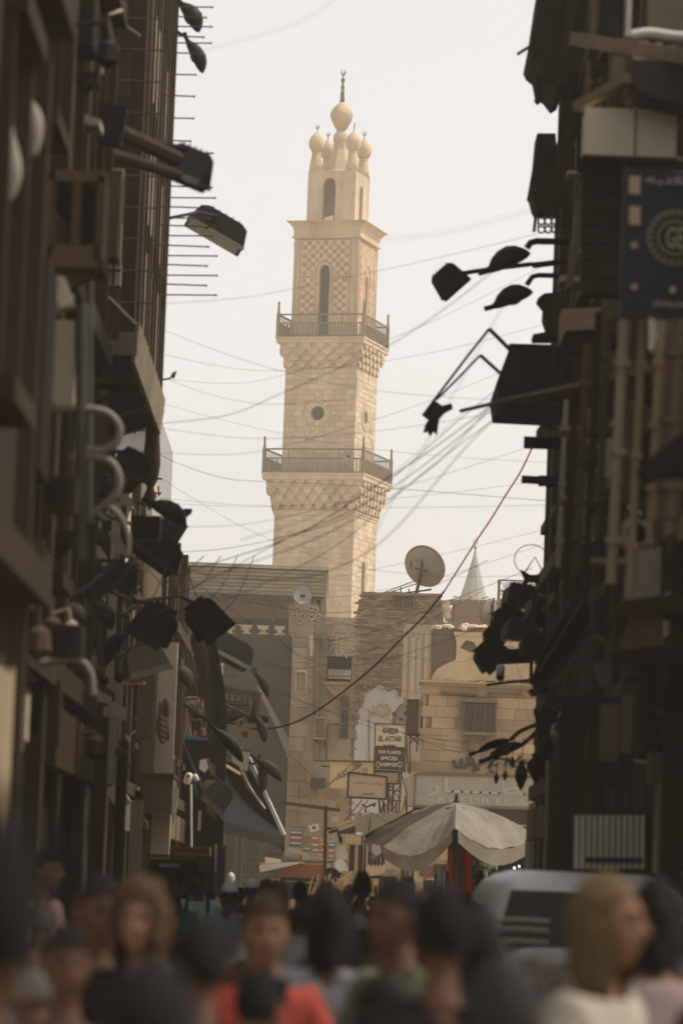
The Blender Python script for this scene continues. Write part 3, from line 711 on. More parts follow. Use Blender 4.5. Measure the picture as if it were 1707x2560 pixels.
for i in range(70):       # crumbled plaster edge
    k = rnd.randrange(0, 7); p, q = patch[k], patch[k + 1]; s_ = rnd.random()
    c = at(p[0] + (q[0] - p[0]) * s_ + rnd.uniform(-4, 5), p[1] + (q[1] - p[1]) * s_ + rnd.uniform(-5, 6), Y - .07)
    if i < 46:
        e = rnd.uniform(.05, .15); bb = MB(); bb.lathe(c, [(e * .4, -e * .5), (e, -e * .1), (e * .7, e * .4), (e * .1, e * .6)], 6, Matrix.Rotation(rnd.uniform(0, 3), 3, 'Y')); bb.build('plaster_lump', mortar, t)
b = MB(); 
for r_ in ((978, 1486, 983, 1524), (1032, 1486, 1037, 1524), (983, 1486, 1032, 1490), (983, 1520, 1032, 1524), (1005, 1490, 1009, 1520)): pbox(b, *r_, Y - .09, .12)
wd = b.build('window_frame', mat('grey_old_wood', (.24, .20, .15), (.16, .13, .1), scale=5, bump=.4), t); pbox(MB(), 983, 1490, 1032, 1520, Y - .02, .05).build('shutter_board', mat('shutter_brown', (.20, .15, .10), scale=4), wd)
b = MB(); b.prism([at(x, y, Y - .1) for x, y in [(902, 1487), (905, 1479), (950, 1481), (985, 1478), (1030, 1483), (1104, 1484), (1106, 1491), (1000, 1489)]][::-1], (0, .6, 0)); b.build('parapet_cap', mortar, t)
b = MB(); b.bar(at(900, 1641, Y - .1), at(1000, 1645, Y - .1), .06, .04); b.build('timber_lacing', old_wood, t)
# yellow graffiti
yel = mat('yellow_paint', (.55, .40, .16), (.5, .36, .13), scale=8)
gr = [[(919, 1773), (926, 1783), (922, 1786), (935, 1776), (933, 1764), (938, 1786), (928, 1789)],
      [(957, 1790), (944, 1773), (945, 1763), (951, 1760), (957, 1768), (963, 1760), (969, 1762), (969, 1773), (957, 1790)],
      [(964, 1786), (970, 1774), (976, 1777), (968, 1789), (966, 1782), (960, 1778)]]
for q in gr: b = MB(); b.tube(smooth_path([at(x, y, Y - .045) for x, y in q], 5), .03, 5); b.build('graffiti', yel, t)
b = MB(); b.tube([at(922, 1790, Y - .05), at(922, 1990, Y - .05)], .015, 4); b.build('plaster_joint', dusty, t)

def dish(name, label, px, py, Y, rad, ax, foot, m_, logo=True):
    c = at(px, py, Y); t = thing(name, label, 'satellite dish', (c.x, c.y, foot.z))
    ax = Vector(ax).normalized(); M = ax.to_track_quat('Z', 'Y').to_matrix()
    prof = [(rad * k / 9, rad * .22 * (k / 9) ** 2) for k in range(1, 10)]
    b = MB(); b.lathe(c, [(.01, 0)] + prof + [(rad + .02, rad * .22 - .01), (rad, rad * .2 - .02)] + [(r_, z_ - .03) for r_, z_ in prof[::-1]] + [(.01, -.03)], 36, M); b.build('reflector', m_, t, smooth=True)
    b = MB(); b.tube([c + M @ Vector((rad * math.cos(a), rad * math.sin(a), rad * .22)) for a in [2 * math.pi * i / 36 for i in range(37)]], .022, 5); b.build('rim', mat('dish_rim', (.25, .16, .10), scale=6), t)
    f = c + ax * rad * .75
    b = MB()
    for a in (1.57, 3.6, 5.8): b.tube([c + M @ Vector((rad * .8 * math.cos(a), rad * .8 * math.sin(a), rad * .15)), f], .016, 5)
    b.build('feed_arm', dusty, t)
    b = MB(); b.lathe(f, [(.03, -.08), (.07, -.05), (.07, .08), (.03, .1)], 10, M); b.build('feed_horn', dusty, t)
    b = MB(); b.tube([foot, c - ax * .12 + Vector((0, 0, -.1)), c - ax * .05 + Vector((0, 0, .25))], .06, 8)
    b.bar(c - ax * .1 + Vector((-.25, 0, 0)), c - ax * .1 + Vector((.25, 0, -.1)), .06); b.bar(c - ax * .12 + Vector((0, 0, .5)), c - ax * .1 + Vector((0, 0, -.3)), .06)
    b.build('mast', rust_metal, t)
    return t
dm = mat('dish_cream', (.46, .41, .33), (.40, .35, .27), scale=2.5, rough=.5, trans=.35, dirt=.25)
d1 = dish('satellite_dish', 'large round satellite dish on a mast on the brick house roof', 1057, 1419, 134.5, .76, (.42, .8, .42), at(1040, 1485, 135), dm)
b = MB(); b.tube([at(1027, 1398, 133.9), at(1024, 1420, 133.9), at(1030, 1404, 133.9), at(1028, 1424, 133.9)], .02, 5); b.build('red_lettering', rust_metal, d1)
b = MB(); b.tube([at(1000, 1484, 134.2), at(1078, 1474, 134.4)], .03, 6); b.tube([at(1002, 1484, 134.2), at(1001, 1468, 134.2)], .025, 5); b.tube([at(1022, 1484, 134.2), at(1022, 1472, 134.2)], .025, 5); solo(b, 'roof_rail', rust_metal, 'short rusty rail lying on the brick parapet left of the dish mast', 'rail')
for (p_, q_, n_) in (((957, 1482), (1036, 1452), 'upper'), ((962, 1484), (1040, 1460), 'lower')):
    b = MB(); b.tube([at(*p_, 134), at(*q_, 134)], .018, 5); solo(b, 'guy_wire', mat('red_wire', (.30, .07, .04), scale=5), 'red guy wire from the brick parapet to the big dish, %s of the two' % n_, 'wire', 'red guy wires of the big dish')
dish('satellite_dish', 'smaller pale satellite dish standing on the rubble of the tan house', 1225, 1531, 126, .40, (-.75, .6, .25), at(1232, 1572, 126), dm)
dish('satellite_dish', 'rim of a satellite dish behind the whitewashed wall beside the dark oriel', 1010, 1795, 131, .52, (-.8, -.5, .3), at(1030, 1850, 131), dm)

# ================================================================== background roofs
Y = 150
t = thing('tan_house', 'plain tan rendered house with rubble along its roof behind the brick house', 'building', basept(1180, Y))
pbox(MB(), 1125, 1507, 1330, 2100, Y, 8).build('wall', mat('brown_render', (.27, .20, .14), (.22, .165, .115), scale=.9, bump=.3, dirt=.3), t)
b = MB(); ppoly(b, [(1104, 1502), (1124, 1500), (1126, 1545), (1116, 1545)], Y - 1, 2); b.build('pink_return', stone_pale, t)
for k in range(34):
    b = MB(); e = rnd.uniform(.08, .2); c = at(1128 + k * 4.6, 1506 + rnd.uniform(-2, 2), Y + .3); b.box(c, (e * 2, .4, e), rnd.uniform(0, 3)); b.build('rubble_block', mortar, t)
Y = 170
t = thing('lattice_fence', 'wooden lattice screen on a far roof behind the dark lamp cluster', 'fence', at(1320, 1500, Y))
b = MB()
pbox(b, 1243, 1449, 1250, 1502, Y, .1).build('post', old_wood, t)
for yy in (1451, 1478): pbox(MB(), 1250, yy, 1400, yy + 4, Y, .08).build('rail', old_wood, t)
b = MB(); x = 1250
while x < 1400:
    b.bar(at(x, 1478, Y + .03), at(x + 22, 1455, Y + .03), .05, .03); b.bar(at(x, 1455, Y + .06), at(x + 22, 1478, Y + .06), .05, .03); x += 7
b.build('lattice', old_wood, t)
b = MB(); x = 1250
while x < 1400:
    b.bar(at(x, 1482, Y + .03), at(x + 16, 1500, Y + .03), .09, .03); b.bar(at(x + 16, 1482, Y + .06), at(x, 1500, Y + .06), .09, .03); x += 5
b.build('lattice', old_wood, t)
pbox(MB(), 1243, 1500, 1400, 1900, Y, 6).build('base_wall', grey_pl, t)
# distant minaret with a conical cap
Y = 325
t = thing('conical_minaret', 'far pale minaret with a pointed conical cap and small finial', 'minaret', basept(1185, Y))
b = MB(); p0, p1 = at(1180, 1497, Y), at(1184, 1385, Y); cx_ = (p0.x + p1.x) / 2 + .1
b.lathe((cx_, Y, p0.z), [(1.2, -25), (1.2, -.2)], 8); b.build('shaft', white_pl, t)
b = MB(); b.lathe((cx_, Y, p0.z), [(1.25, -.4), (1.18, 0), (.9, .9), (.5, 2.4), (.12, 3.75), (.05, 3.9)], 10); b.build('cone', mat('pale_spire', (.42, .43, .40), scale=.8), t)
b = MB(); z_ = p0.z + 3.85; b.lathe((cx_, Y, z_), [(.05, -.1), (.12, .1), (.05, .25), (.05, .35), (.16, .5), (.04, .7), (.03, .8)], 8)
b.tube([(cx_ + .17 * math.sin(a), Y, z_ + 1.02 - .22 * math.cos(a)) for a in [.3 + 5.6 * i / 12 for i in range(13)]], .035, 5); b.build('finial', mat('green_copper', (.2, .28, .24), scale=4), t)
for k in range(7): a = k * .9; b = MB(); b.bar((cx_ + 1.1 * math.cos(a), Y + 1.1 * math.sin(a), p0.z), (cx_ + 1.9 * math.cos(a), Y + 1.9 * math.sin(a), p0.z + .1), .07); b.build('bracket', dusty, t)

# ================================================================== CORNER HOUSE (damaged upper storey, stone lower storey)
Y = 120
t = thing('corner_house', 'old corner house with peeling upper storey, stone lower storey and a latticed window', 'building', basept(1190, Y))
# upper ruined storey
b = MB(); ppoly(b, [(1078, 1575), (1100, 1568), (1150, 1572), (1200, 1568), (1425, 1576), (1425, 1706), (1076, 1706)], Y + 1.0, 8); b.build('upper_wall', mat('bare_brown_render', (.17, .125, .085), (.15, .115, .08), scale=2, bump=.5), t)
plas = mat('peeling_plaster', (.72, .55, .345), (.56, .42, .255), scale=1.6, bump=.4, dirt=.45)
for q in ([(1133, 1580), (1425, 1584), (1425, 1612), (1290, 1618), (1262, 1615), (1240, 1632), (1215, 1622), (1195, 1626), (1185, 1606), (1165, 1600), (1150, 1618), (1140, 1640), (1140, 1600)],
          [(1140, 1640), (1150, 1618), (1155, 1622), (1178, 1632), (1205, 1628), (1225, 1636), (1262, 1618), (1425, 1622), (1425, 1702), (1078, 1702), (1080, 1690), (1092, 1672), (1110, 1662), (1125, 1655), (1138, 1650)]):
    ppoly(MB(), q, Y + .93, .09).build('plaster_sheet', plas, t)
for k in range(60):
    b = MB(); e = rnd.uniform(.05, .17); c = at(1080 + rnd.random() * 260, 1571 + rnd.uniform(-5, 6), Y + 1 + rnd.uniform(0, .8))
    b.lathe(c, [(e * .5, -e * .6), (e, 0), (e * .6, e * .5)], 6, Matrix.Rotation(rnd.uniform(0, 1.5), 3, 'X')); b.build('rubble_stone', stone_pale, t)
# oblique left return with vertical boards, sunlight put into its lighter colours
b = MB(); A, B, C_, D_ = at(1014, 1560, Y + 9), at(1080, 1562, Y + 1.05), at(1076, 1712, Y + 1.05), at(1008, 1760, Y + 9)
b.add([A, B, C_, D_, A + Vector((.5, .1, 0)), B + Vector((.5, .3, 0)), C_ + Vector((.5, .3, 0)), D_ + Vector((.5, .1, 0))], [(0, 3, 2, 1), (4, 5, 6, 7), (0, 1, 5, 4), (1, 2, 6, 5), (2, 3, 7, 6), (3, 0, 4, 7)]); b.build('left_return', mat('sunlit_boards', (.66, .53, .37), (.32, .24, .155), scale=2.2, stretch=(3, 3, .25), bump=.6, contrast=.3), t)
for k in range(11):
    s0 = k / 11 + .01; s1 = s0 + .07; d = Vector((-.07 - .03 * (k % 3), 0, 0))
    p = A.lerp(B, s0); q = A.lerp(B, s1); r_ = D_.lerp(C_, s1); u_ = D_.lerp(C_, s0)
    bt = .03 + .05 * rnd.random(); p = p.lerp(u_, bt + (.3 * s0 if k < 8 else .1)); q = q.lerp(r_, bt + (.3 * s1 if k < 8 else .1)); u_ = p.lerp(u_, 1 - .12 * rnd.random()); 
    MB().add([p, q, r_, u_, p + d, q + d, r_ + d, u_ + d], [(0, 1, 2, 3), (7, 6, 5, 4), (0, 4, 5, 1), (1, 5, 6, 2), (2, 6, 7, 3), (3, 7, 4, 0)]).build('board', mat('lit_board', (.74, .60, .43), (.42, .33, .22), scale=2, stretch=(3, 3, .3), bump=.5, rnd_amt=.2), t)  # lit side again carried by a lighter board colour
# cornice
b = MB()
for (dy, pr, h) in ((1706, .30, 5), (1711, .22, 4), (1715, .12, 5)): pbox(b, 1050 + (dy - 1706), dy, 1425, dy + h, Y - pr, 2)
b.build('cornice', tan_pl, t)
for k in range(40):
    b = MB(); e = rnd.uniform(.04, .11); c = at(1055 + rnd.random() * 290, 1704 + rnd.uniform(-2, 1), Y + rnd.uniform(-.1, .8)); b.box(c, (e * 2.2, e * 2, e), rnd.uniform(0, 3)); b.build('rubble_stone', mortar, t)
# lower storey
b = MB(); pbox(b, 1058, 1716, 1425, 2235, Y + .08, 8); b.build('lower_wall', mortar, t)
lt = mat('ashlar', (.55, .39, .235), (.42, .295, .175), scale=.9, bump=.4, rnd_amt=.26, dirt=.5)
its = masonry([(1058, 1720), (1425, 1730), (1342, 2235), (1040, 2235)], Y, .62, .345, .16, jit=.012, gap=.012, prot=.0)
pieces(t, 'stone_block', lt, its)
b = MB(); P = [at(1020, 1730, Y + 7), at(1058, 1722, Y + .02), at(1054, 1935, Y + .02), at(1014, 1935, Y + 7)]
b.prism(P, (.4, .3, 0)); b.build('left_return', mat('lit_ashlar', (.68, .53, .35), (.44, .33, .22), scale=1.2, bump=.3, dirt=.3), t)  # lighter ashlar copy, the lit side put into its colour
# projecting latticed window
wv = .34
w_ = pbox(MB(), 1157, 1752, 1240, 1836, Y - wv, wv - .02).build('window_box', mat('mashrabiya_wood', (.155, .11, .075), (.11, .078, .053), scale=4, bump=.4, rnd_amt=.15), t)
mw = MATS['mashrabiya_wood']
for i in range(3):
    xa, xb = 1161 + i * 26, 1184 + i * 26
    pbox(MB(), xa, 1762, xb, 1830, Y - wv - .015, .02).build('dark_panel', void, w_)
    b = MB()
    for k in range(6): x_ = xa + (xb - xa) * k / 5; b.bar(at(x_, 1762, Y - wv - .05), at(x_, 1830, Y - wv - .05), .022)
    for k in range(14): y_ = 1762 + 68 * k / 13; b.bar(at(xa, y_, Y - wv - .055), at(xb, y_, Y - wv - .055), .024)
    b.build('lattice', mw, w_)
for i in range(4): pbox(MB(), 1157 + i * 26, 1754, 1161 + i * 26 + .5, 1834, Y - wv - .09, .08).build('stile', mw, w_)
for yy in (1748, 1830): pbox(MB(), 1153, yy, 1243, yy + 8, Y - wv - .13, wv + .1).build('window_ledge', old_wood, t)
for px in (1171, 1218): b = MB(); ppoly(b, [(px - 4, 1839), (px + 5, 1839), (px + 2, 1880), (px - 1, 1882)], Y - .25, .22); b.build('bracket', old_wood, t)
for (q0, q1, yy) in ((1100, 1190, 1731), (1218, 1304, 1733)): b = MB(); b.bar(at(q0, yy, Y - .08), at(q1, yy + (6 if q0 < 1200 else 2), Y - .1), .12, .07); b.build('loose_timber', old_wood, t)
b = MB(); b.bar(at(1185, 1748, Y - .2), at(1255, 1734, Y - .15), .05); b.bar(at(1155, 1742, Y - .3), at(1160, 1800, Y - .35), .05); b.build('loose_timber', old_wood, t)
# dark oriel on the left return
o = pbox(MB(), 1020, 1752, 1047, 1833, Y - .1, 1.2).build('oriel', mat('maroon_wood', (.085, .045, .032), (.06, .033, .024), scale=3, bump=.3), t)
b = MB(); pbox(b, 1018, 1748, 1049, 1753, Y - .2, 1.4); pbox(b, 1018, 1832, 1049, 1836, Y - .18, 1.3); b.build('oriel_cap', dark_wood, o)
b = MB()
for (p_, q_) in (((1022, 1838), (1046, 1860)), ((1046, 1838), (1022, 1860)), ((1044, 1836), (1041, 1880)), ((1024, 1836), (1024, 1935)), ((1018, 1760), (1012, 1930))): b.bar(at(*p_, Y - .1), at(*q_, Y - .1), .045)
b.build('oriel_bracket', dark_wood, o)
# wall lettering bent in dark tube, with brighter inner line
tubm = mat('neon_tube_dark', (.06, .055, .045), rough=.4)
ln = thing('wall_lettering', 'dark cursive Arabic tube lettering above the grey shop sign', 'lettering', at(1200, 1925, Y - .06))
strokes = [[(1133, 1900), (1138, 1914), (1147, 1918), (1152, 1908), (1153, 1896), (1155, 1914), (1164, 1917), (1168, 1905), (1168, 1890)],
           [(1165, 1890), (1176, 1908), (1190, 1918), (1198, 1925)], [(1174, 1887), (1187, 1910), (1192, 1918), (1180, 1926)], [(1192, 1916), (1208, 1905), (1215, 1896), (1224, 1902), (1232, 1912), (1243, 1910)],
           [(1232, 1912), (1222, 1920), (1228, 1928), (1236, 1930)], [(1262, 1916), (1264, 1902), (1270, 1896), (1276, 1908), (1288, 1916), (1303, 1912)], [(1303, 1912), (1310, 1900), (1318, 1908), (1326, 1910)]]
for q in strokes: b = MB(); b.tube(smooth_path([at(x, y, Y - .09) for x, y in q], 4), .045, 6); b.build('letter_stroke', tubm, ln)
for (x_, y_) in ((1228, 1880), (1262, 1886), (1268, 1882), (1217, 1935)): b = MB(); b.lathe(at(x_, y_, Y - .09), [(.01, -.04), (.04, 0), (.01, .04)], 8); b.build('letter_dot', tubm, ln)
# big grey shop sign
sg = thing('shop_sign', 'long faded grey shop sign with pale Arabic and Latin lettering on the corner house', 'sign', at(1190, 2018, Y - .9))
gs = mat('faded_grey_board', (.40, .36, .29), (.33, .295, .235), scale=1.2, rough=.7, dirt=.2); gl_ = mat('faded_letters', (.50, .455, .375), (.43, .39, .32), scale=3)
b = MB(); P = [at(1039, 1935, Y - .9), at(1425, 1945, Y - .9), at(1425, 2023, Y - .9), at(1035, 2014, Y - .9)]; b.prism(P[::-1], (0, .6, 0)); b.build('board', gs, sg)
b = MB(); b.prism([at(1011, 1944, Y + 4), at(1039, 1935, Y - .88), at(1035, 2014, Y - .88), at(1008, 2017, Y + 4)], (.15, .3, 0)); b.build('end_panel', tan_pl, sg)
b = MB()
for (p_, q_) in (((1039, 1934), (1425, 1944)), ((1035, 2015), (1425, 2024)), ((1038, 1935), (1034, 2015))): b.bar(at(*p_, Y - .92), at(*q_, Y - .92), .07)
b.build('frame', grey_pl, sg)
text('arabic_lettering', arabic('عطـــــار'), 1068, 1350, 1972, Y - .905, gl_, sg, hpx=46, bold=.015, thick=.02)
text('latin_lettering', 'KHEDR EL ATTAR', 1095, 1420, 2005, Y - .905, gl_, sg, hpx=17, bold=.02, thick=.02)
b = MB(); pbox(b, 1034, 2016, 1425, 2028, Y - .6, 1.5); b.build('soffit_beam', dark_wood, t)
for k, (ya, yb, pr, m_) in enumerate(((2028, 2060, .2, mid_wood), (2060, 2064, .3, tan_pl), (2064, 2090, .25, mid_wood), (2074, 2078, .34, tan_pl))): pbox(MB(), 1090, ya, 1425, yb, Y - pr, .4).build('shopfront_board', m_, t)
# low red band on the wall behind the stall
for (a_, b_, c_, d_, m_) in ((1048, 2165, 1120, 2192, 'r'), (1048, 2228, 1120, 2250, 'r')): pbox(MB(), a_, b_, c_, d_, Y - 4.3, .1).build('red_band', mat('red_band_paint', (.20, .10, .075), scale=3), t)
b = MB(); pbox(b, 960, 2120, 1125, 2290, Y - 4.2, 3.9); b.build('low_wall', mortar, t)
its = masonry([(960, 2122), (1125, 2122), (1125, 2290), (960, 2290)], Y - 4.2, .62, .345, .16, jit=.012, gap=.014, prot=.04)
pieces(t, 'stone_course', lt, its)
# ================================================================== STREET WALLS
def Yw(px, py, X): return 9600 * X / (px - (2235 - py) * .0384 - 853.5)
def facade(t, X, Y0, Y1, Zt, out, wm, tm, rn, sill=(1.1, 1.5), floors=None, spans=2.4, base_h=3.2, dep=6.0, shut=True, fascia=True):
    """street wall on the plane X; out = +1 when the street lies towards +X. Openings, pilasters, string courses."""
    s = out
    def F(mb, y0, y1, z0, z1, p0, p1): mb.span((X + s * p0, y0, z0), (X + s * p1, y1, z1)); return mb
    F(MB(), Y0, Y1, 0, Zt, -dep, 0).build('wall', wm, t)
    nf = floors or int((Zt - base_h) / 3.1); n = max(1, int((Y1 - Y0) / spans)); st = (Y1 - Y0) / n
    for j in range(n + 1):
        y = Y0 + st * j; F(MB(), max(Y0 + .01, y - .16), min(Y1 - .01, y + .16), .02, Zt - .02, -.02, .09 + .05 * (j % 2)).build('pilaster', tm, t)
    for k in range(nf + 1):
        z = base_h + k * 3.1
        if z < Zt - .2: F(MB(), Y0 - .02, Y1 + .02, z - .1, z + .1, -.02, .2).build('string_course', tm, t)
    for k in range(nf):
        z = base_h + k * 3.1
        for j in range(n):
            y = Y0 + st * (j + .5); hw = min(.5, st * .3)
            w_ = F(MB(), y - hw, y + hw, z + .85, z + 2.5, -.01, .02).build('window', void, t)
            b = MB(); F(b, y - hw - .08, y - hw, z + .8, z + 2.6, -.01, .10); F(b, y + hw, y + hw + .08, z + .8, z + 2.6, -.01, .10); F(b, y - hw - .1, y + hw + .1, z + .7, z + .82, -.01, .18); F(b, y - hw - .1, y + hw + .1, z + 2.58, z + 2.7, -.01, .16); b.build('frame', mid_wood if rn.random() < .5 else tm, w_)
            if shut and rn.random() < .55:
                a = rn.uniform(.35, .95); L = hw * .9; yy = y + hw
                b = MB(); q = [Vector((X + s * .1, yy, z + .9)), Vector((X + s * (.1 + L * math.sin(a)), yy + L * math.cos(a) * .3, z + .9))]
                d = (q[1] - q[0]).normalized().cross(Vector((0, 0, 1))) * .035
                b.prism([q[0], q[1], q[1] + d, q[0] + d], (0, 0, 1.55)); sh = b.build('shutter', rn.choice((mid_wood, dark_wood, dusty, cream_pt)), t)
    # shop openings at street level
    for j in range(n):
        y = Y0 + st * (j + .5)
        F(MB(), y - st * .38, y + st * .38, .05, 2.5, -.01, .03).build('shop_opening', void, t)
        if fascia and rn.random() < .7:
            F(MB(), y - st * .42, y + st * .42, 2.5, 2.95, -.01, .22).build('shop_fascia', rn.choice((mid_wood, dusty, brown_pl, grey_pl)), t)

TILTM = [Matrix.Rotation(R(a), 3, 'Y') for a in (-35, -14, 0, 0, 0, 9, 28)]
def fittings(t, X, Y0, Y1, Zt, s, n, seed, pale=.22):
    rn = random.Random(seed)
    dk = (dark_metal, dark_wood, mid_wood, brown_pl, dusty, lamp_g, rust_metal); pl = (cream_pt, tan_pl, grey_pl, white_pl, cream_pl)
    for i in range(n):
        y = 1 / rn.uniform(1 / Y1, 1 / Y0); zmax = min(Zt - .3, 1.62 + 2200 / 9600 * y); z = rn.uniform(2.7, zmax); p = rn.uniform(.06, .42); h = rn.choice((.12, .3, .5, .8, 1.3)) * rn.uniform(.6, 1.2)
        m = rn.choice(pl) if rn.random() < pale else rn.choice(dk); k = rn.random(); c = Vector((X + s * (p / 2 + .02), y, z)); M = rn.choice(TILTM)
        if k < .35: b = MB(); b.box(c, (p, rn.uniform(.04, .3), h), M=M); b.build('shutter_leaf' if h > .6 else 'meter_box', m, t)
        elif k < .5: b = MB(); b.tube([Vector((X, y, z)), Vector((X + s * p, y, z + .05)), Vector((X + s * (p + .03), y, z - h * .4))], .02, 6); b.lathe(Vector((X + s * (p + .03), y, z - h * .4)), [(.02, -.16), (.09, -.1), (.07, .02), (.02, .06)], 8); b.build('wall_lamp', m, t)
        elif k < .64: b = MB(); b.tube([Vector((X + s * .07, y, z)), Vector((X + s * .07 * rn.uniform(.8, 1.3), y, z + h * 1.6)), Vector((X + s * .2, y + .3, z + h * 1.6 + .12))], rn.uniform(.018, .04), 7); b.build('drainpipe', m, t)
        elif k < .8:
            b = MB(); w = p * 1.1; vs = []
            for a in range(7):
                for q in range(4): vs.append(Vector((X + s * (.03 + w * a / 6), y + .05 * math.sin(a * 2.1 + i) * (q + 1), z - h * .55 * q / 3 + .03 * math.sin(a * 1.3 + i))))
            b.add(vs, [(a * 4 + q, a * 4 + q + 1, a * 4 + q + 5, a * 4 + q + 4) for a in range(6) for q in range(3)]); b.build('hanging_cloth', m, t, smooth=True)
        else: b = MB(); b.box(c, (p * 1.4, .5, .05)); b.bar(Vector((X, y, z - .3)), Vector((X + s * p, y, z)), .03); b.build('bracket_shelf', m, t)
def building(name, label, X, Y0, Y1, Zt, out, wm, tm, seed, **k):
    t = thing(name, label, 'building', (X, (Y0 + Y1) / 2, 0)); facade(t, X, Y0, Y1, Zt, out, wm, tm, random.Random(seed), **k); return t
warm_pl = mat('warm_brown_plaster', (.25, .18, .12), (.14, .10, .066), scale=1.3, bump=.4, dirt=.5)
LA = building('plaster_house', 'nearest dark house at the left edge with a cream rendered corner', -1.75, 13, 20.6, 8.5, 1, mat('dark_brown_plaster', (.06, .042, .029), (.038, .027, .019), scale=1.3, bump=.4, dirt=.5), MATS['dark_brown_plaster'], 3, spans=3.6, shut=False, fascia=False)  # walls and trim share one darker brown
b = MB(); b.span((-2.9, 20.3, 0), (-1.70, 20.62, 2.75)); b.build('cream_corner', mat('yellowed_plaster', (.40, .31, .19), (.30, .23, .14), scale=1, dirt=.4), LA)
b = MB(); b.span((-1.76, 14, .2), (-1.69, 20.3, 2.7)); b.build('cream_dado', MATS['yellowed_plaster'], LA)
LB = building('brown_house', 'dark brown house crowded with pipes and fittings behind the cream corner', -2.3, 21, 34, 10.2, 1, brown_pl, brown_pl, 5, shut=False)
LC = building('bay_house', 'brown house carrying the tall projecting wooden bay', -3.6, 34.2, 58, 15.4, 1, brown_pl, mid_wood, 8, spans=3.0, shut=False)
LD = building('low_house', 'low house with a cream wing lit from the street behind the wooden bay', -3.45, 60, 66, 8.3, 1, cream_pl, brown_pl, 11)
LE = building('wing_house', 'house wing with a bright cream end wall above the boxy balcony', -3.04, 66.02, 76, 8.0, 1, cream_pl, brown_pl, 12, shut=False, dep=4)
LF = building('awning_house', 'dark shop house with the iron balcony and the black awning', -3.2, 77.5, 100, 7.0, 1, brown_pl, dusty, 14, shut=False)
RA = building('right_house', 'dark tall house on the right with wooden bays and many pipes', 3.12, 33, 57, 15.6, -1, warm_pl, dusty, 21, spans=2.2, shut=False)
RB = building('right_low_house', 'lower dark house on the right beside the corner house', 3.65, 58, 67, 7.4, -1, brown_pl, grey_pl, 25, shut=False)
RN = building('near_right_house', 'nearest wall at the right edge with dark timber shopfront', 3.45, 20, 32.5, 9.8, -1, warm_pl, dusty, 27, shut=False)

# grey block far behind the bay
t = thing('grey_block', 'pale grey block with a balcony rail seen under the wooden bay', 'building', basept(330, 112))
pbox(MB(), 250, 1012, 366, 2235, 112, 12).build('wall', mat('pale_grey_wall', (.36, .37, .36), (.28, .285, .28), scale=.8), t)
for (a_, b_) in (((320, 1043), (372, 1043)), ((320, 1075), (372, 1077)), ((338, 1043), (338, 1085)), ((366, 1010), (366, 1120)), ((371, 1020), (369, 1120))): b = MB(); b.bar(at(*a_, 111.8), at(*b_, 111.8), .05); b.build('railing_bar', dark_metal, t)
pbox(MB(), 366, 1150, 384, 1215, 108, 3).build('roof_hut', MATS['lit_ashlar'] , t)
for (a_, b_) in (((384, 1197), (406, 1197)), ((384, 1233), (404, 1233)), ((396, 1215), (398, 1240))): b = MB(); b.bar(at(*a_, 108), at(*b_, 108), .05); b.build('roof_pole', rust_metal, t)

# ---------------------------------------------------------------- the tall wooden bay, left
bay = thing('wooden_bay', 'tall projecting brown wooden bay high on the left wall', 'bay window', (-3.3, 54, 8.6))
z0, z1 = 8.75, 15.3; X0, X1, Ya, Yb = -3.6, -2.82, 50.0, 58.0
b = MB(); b.span((X0, Ya, z0), (X1, Yb, z1)); b.build('body', mid_wood, bay)
bw = mat('bay_front_boards', (.115, .067, .037), (.075, .045, .026), scale=3, stretch=(6, 6, .4), bump=.5, rnd_amt=.25)
for k in range(5):
    x = X0 + .12 * k; pieces(bay, 'plank', bw, [((x + .06, Ya - .03, (z0 + z1) / 2), (.105, .05, z1 - z0))])
for (za, zb_) in ((9.6, 10.5), (11.0, 12.0), (12.6, 13.3)):
    p = MB().span((X0 + .1, Ya - .07, za), (X1 - .12, Ya - .05, zb_)).build('panel', dark_wood, bay)
for k in range(9):                               # mouldings along the street face
    y = Ya + .5 + (Yb - Ya - 1) * k / 8
    MB().span((X1 - .01, y - .08, z0 - .02), (X1 + .05, y + .08, z1)).build('moulding', mid_wood if k % 3 else dusty, bay)
    if k < 8:
        for (za, zb_) in ((z0 + .3, z0 + 1.5), (z0 + 1.9, z0 + 3.1), (z0 + 3.6, z0 + 4.8)):
            MB().span((X1 - .01, y + .14, za), (X1 + .025, y + (Yb - Ya - 1) / 8 - .14, zb_)).build('sash_panel', (cream_pl if k in (1, 2) and za > z0 + 1 else tan_pl if k % 4 == 1 else dark_wood), bay)  # pale panels also carry the bay's bright lit strips in their colour
cb = mat('bay_skirt', (.33, .27, .18), (.22, .17, .11), scale=2, bump=.3, dirt=.4)
b = MB(); b.prism([(X1 + .03, Ya, z0 + .25), (X1 + .03, Yb, z0 + .25), (X1 - .02, Yb, z0 - .28), (X1 - .02, Ya, z0 - .28)], (.05, 0, 0)); b.build('skirt_board', cb, bay)
b = MB(); b.span((X0, Ya - .05, z0 - .2), (X1 + .06, Ya + .02, z0 + .1)); b.build('skirt_board', cb, bay)
for y in (51.0, 53.2, 55.4, 57.6):                   # curved brackets under it
    P = [(X0, y, z0 - .02), (X1, y, z0 - .02), (X1 - .04, y, z0 - .12), (X1 - .22, y, z0 - .24), (X0 + .15, y, z0 - .38), (X0, y, z0 - .5)]
    MB().prism(P, (0, .22, 0)).build('bracket', dark_wood, bay)
b = MB(); b.lathe((X1 - .08, Yb - .2, z0 - 1.35), [(.01, -.12), (.07, 0), (.1, .1), (.05, .22), (.11, .35), (.14, .6), (.10, 1.1), (.16, 1.4)], 10); b.build('corner_pendant', dark_wood, bay, smooth=True)
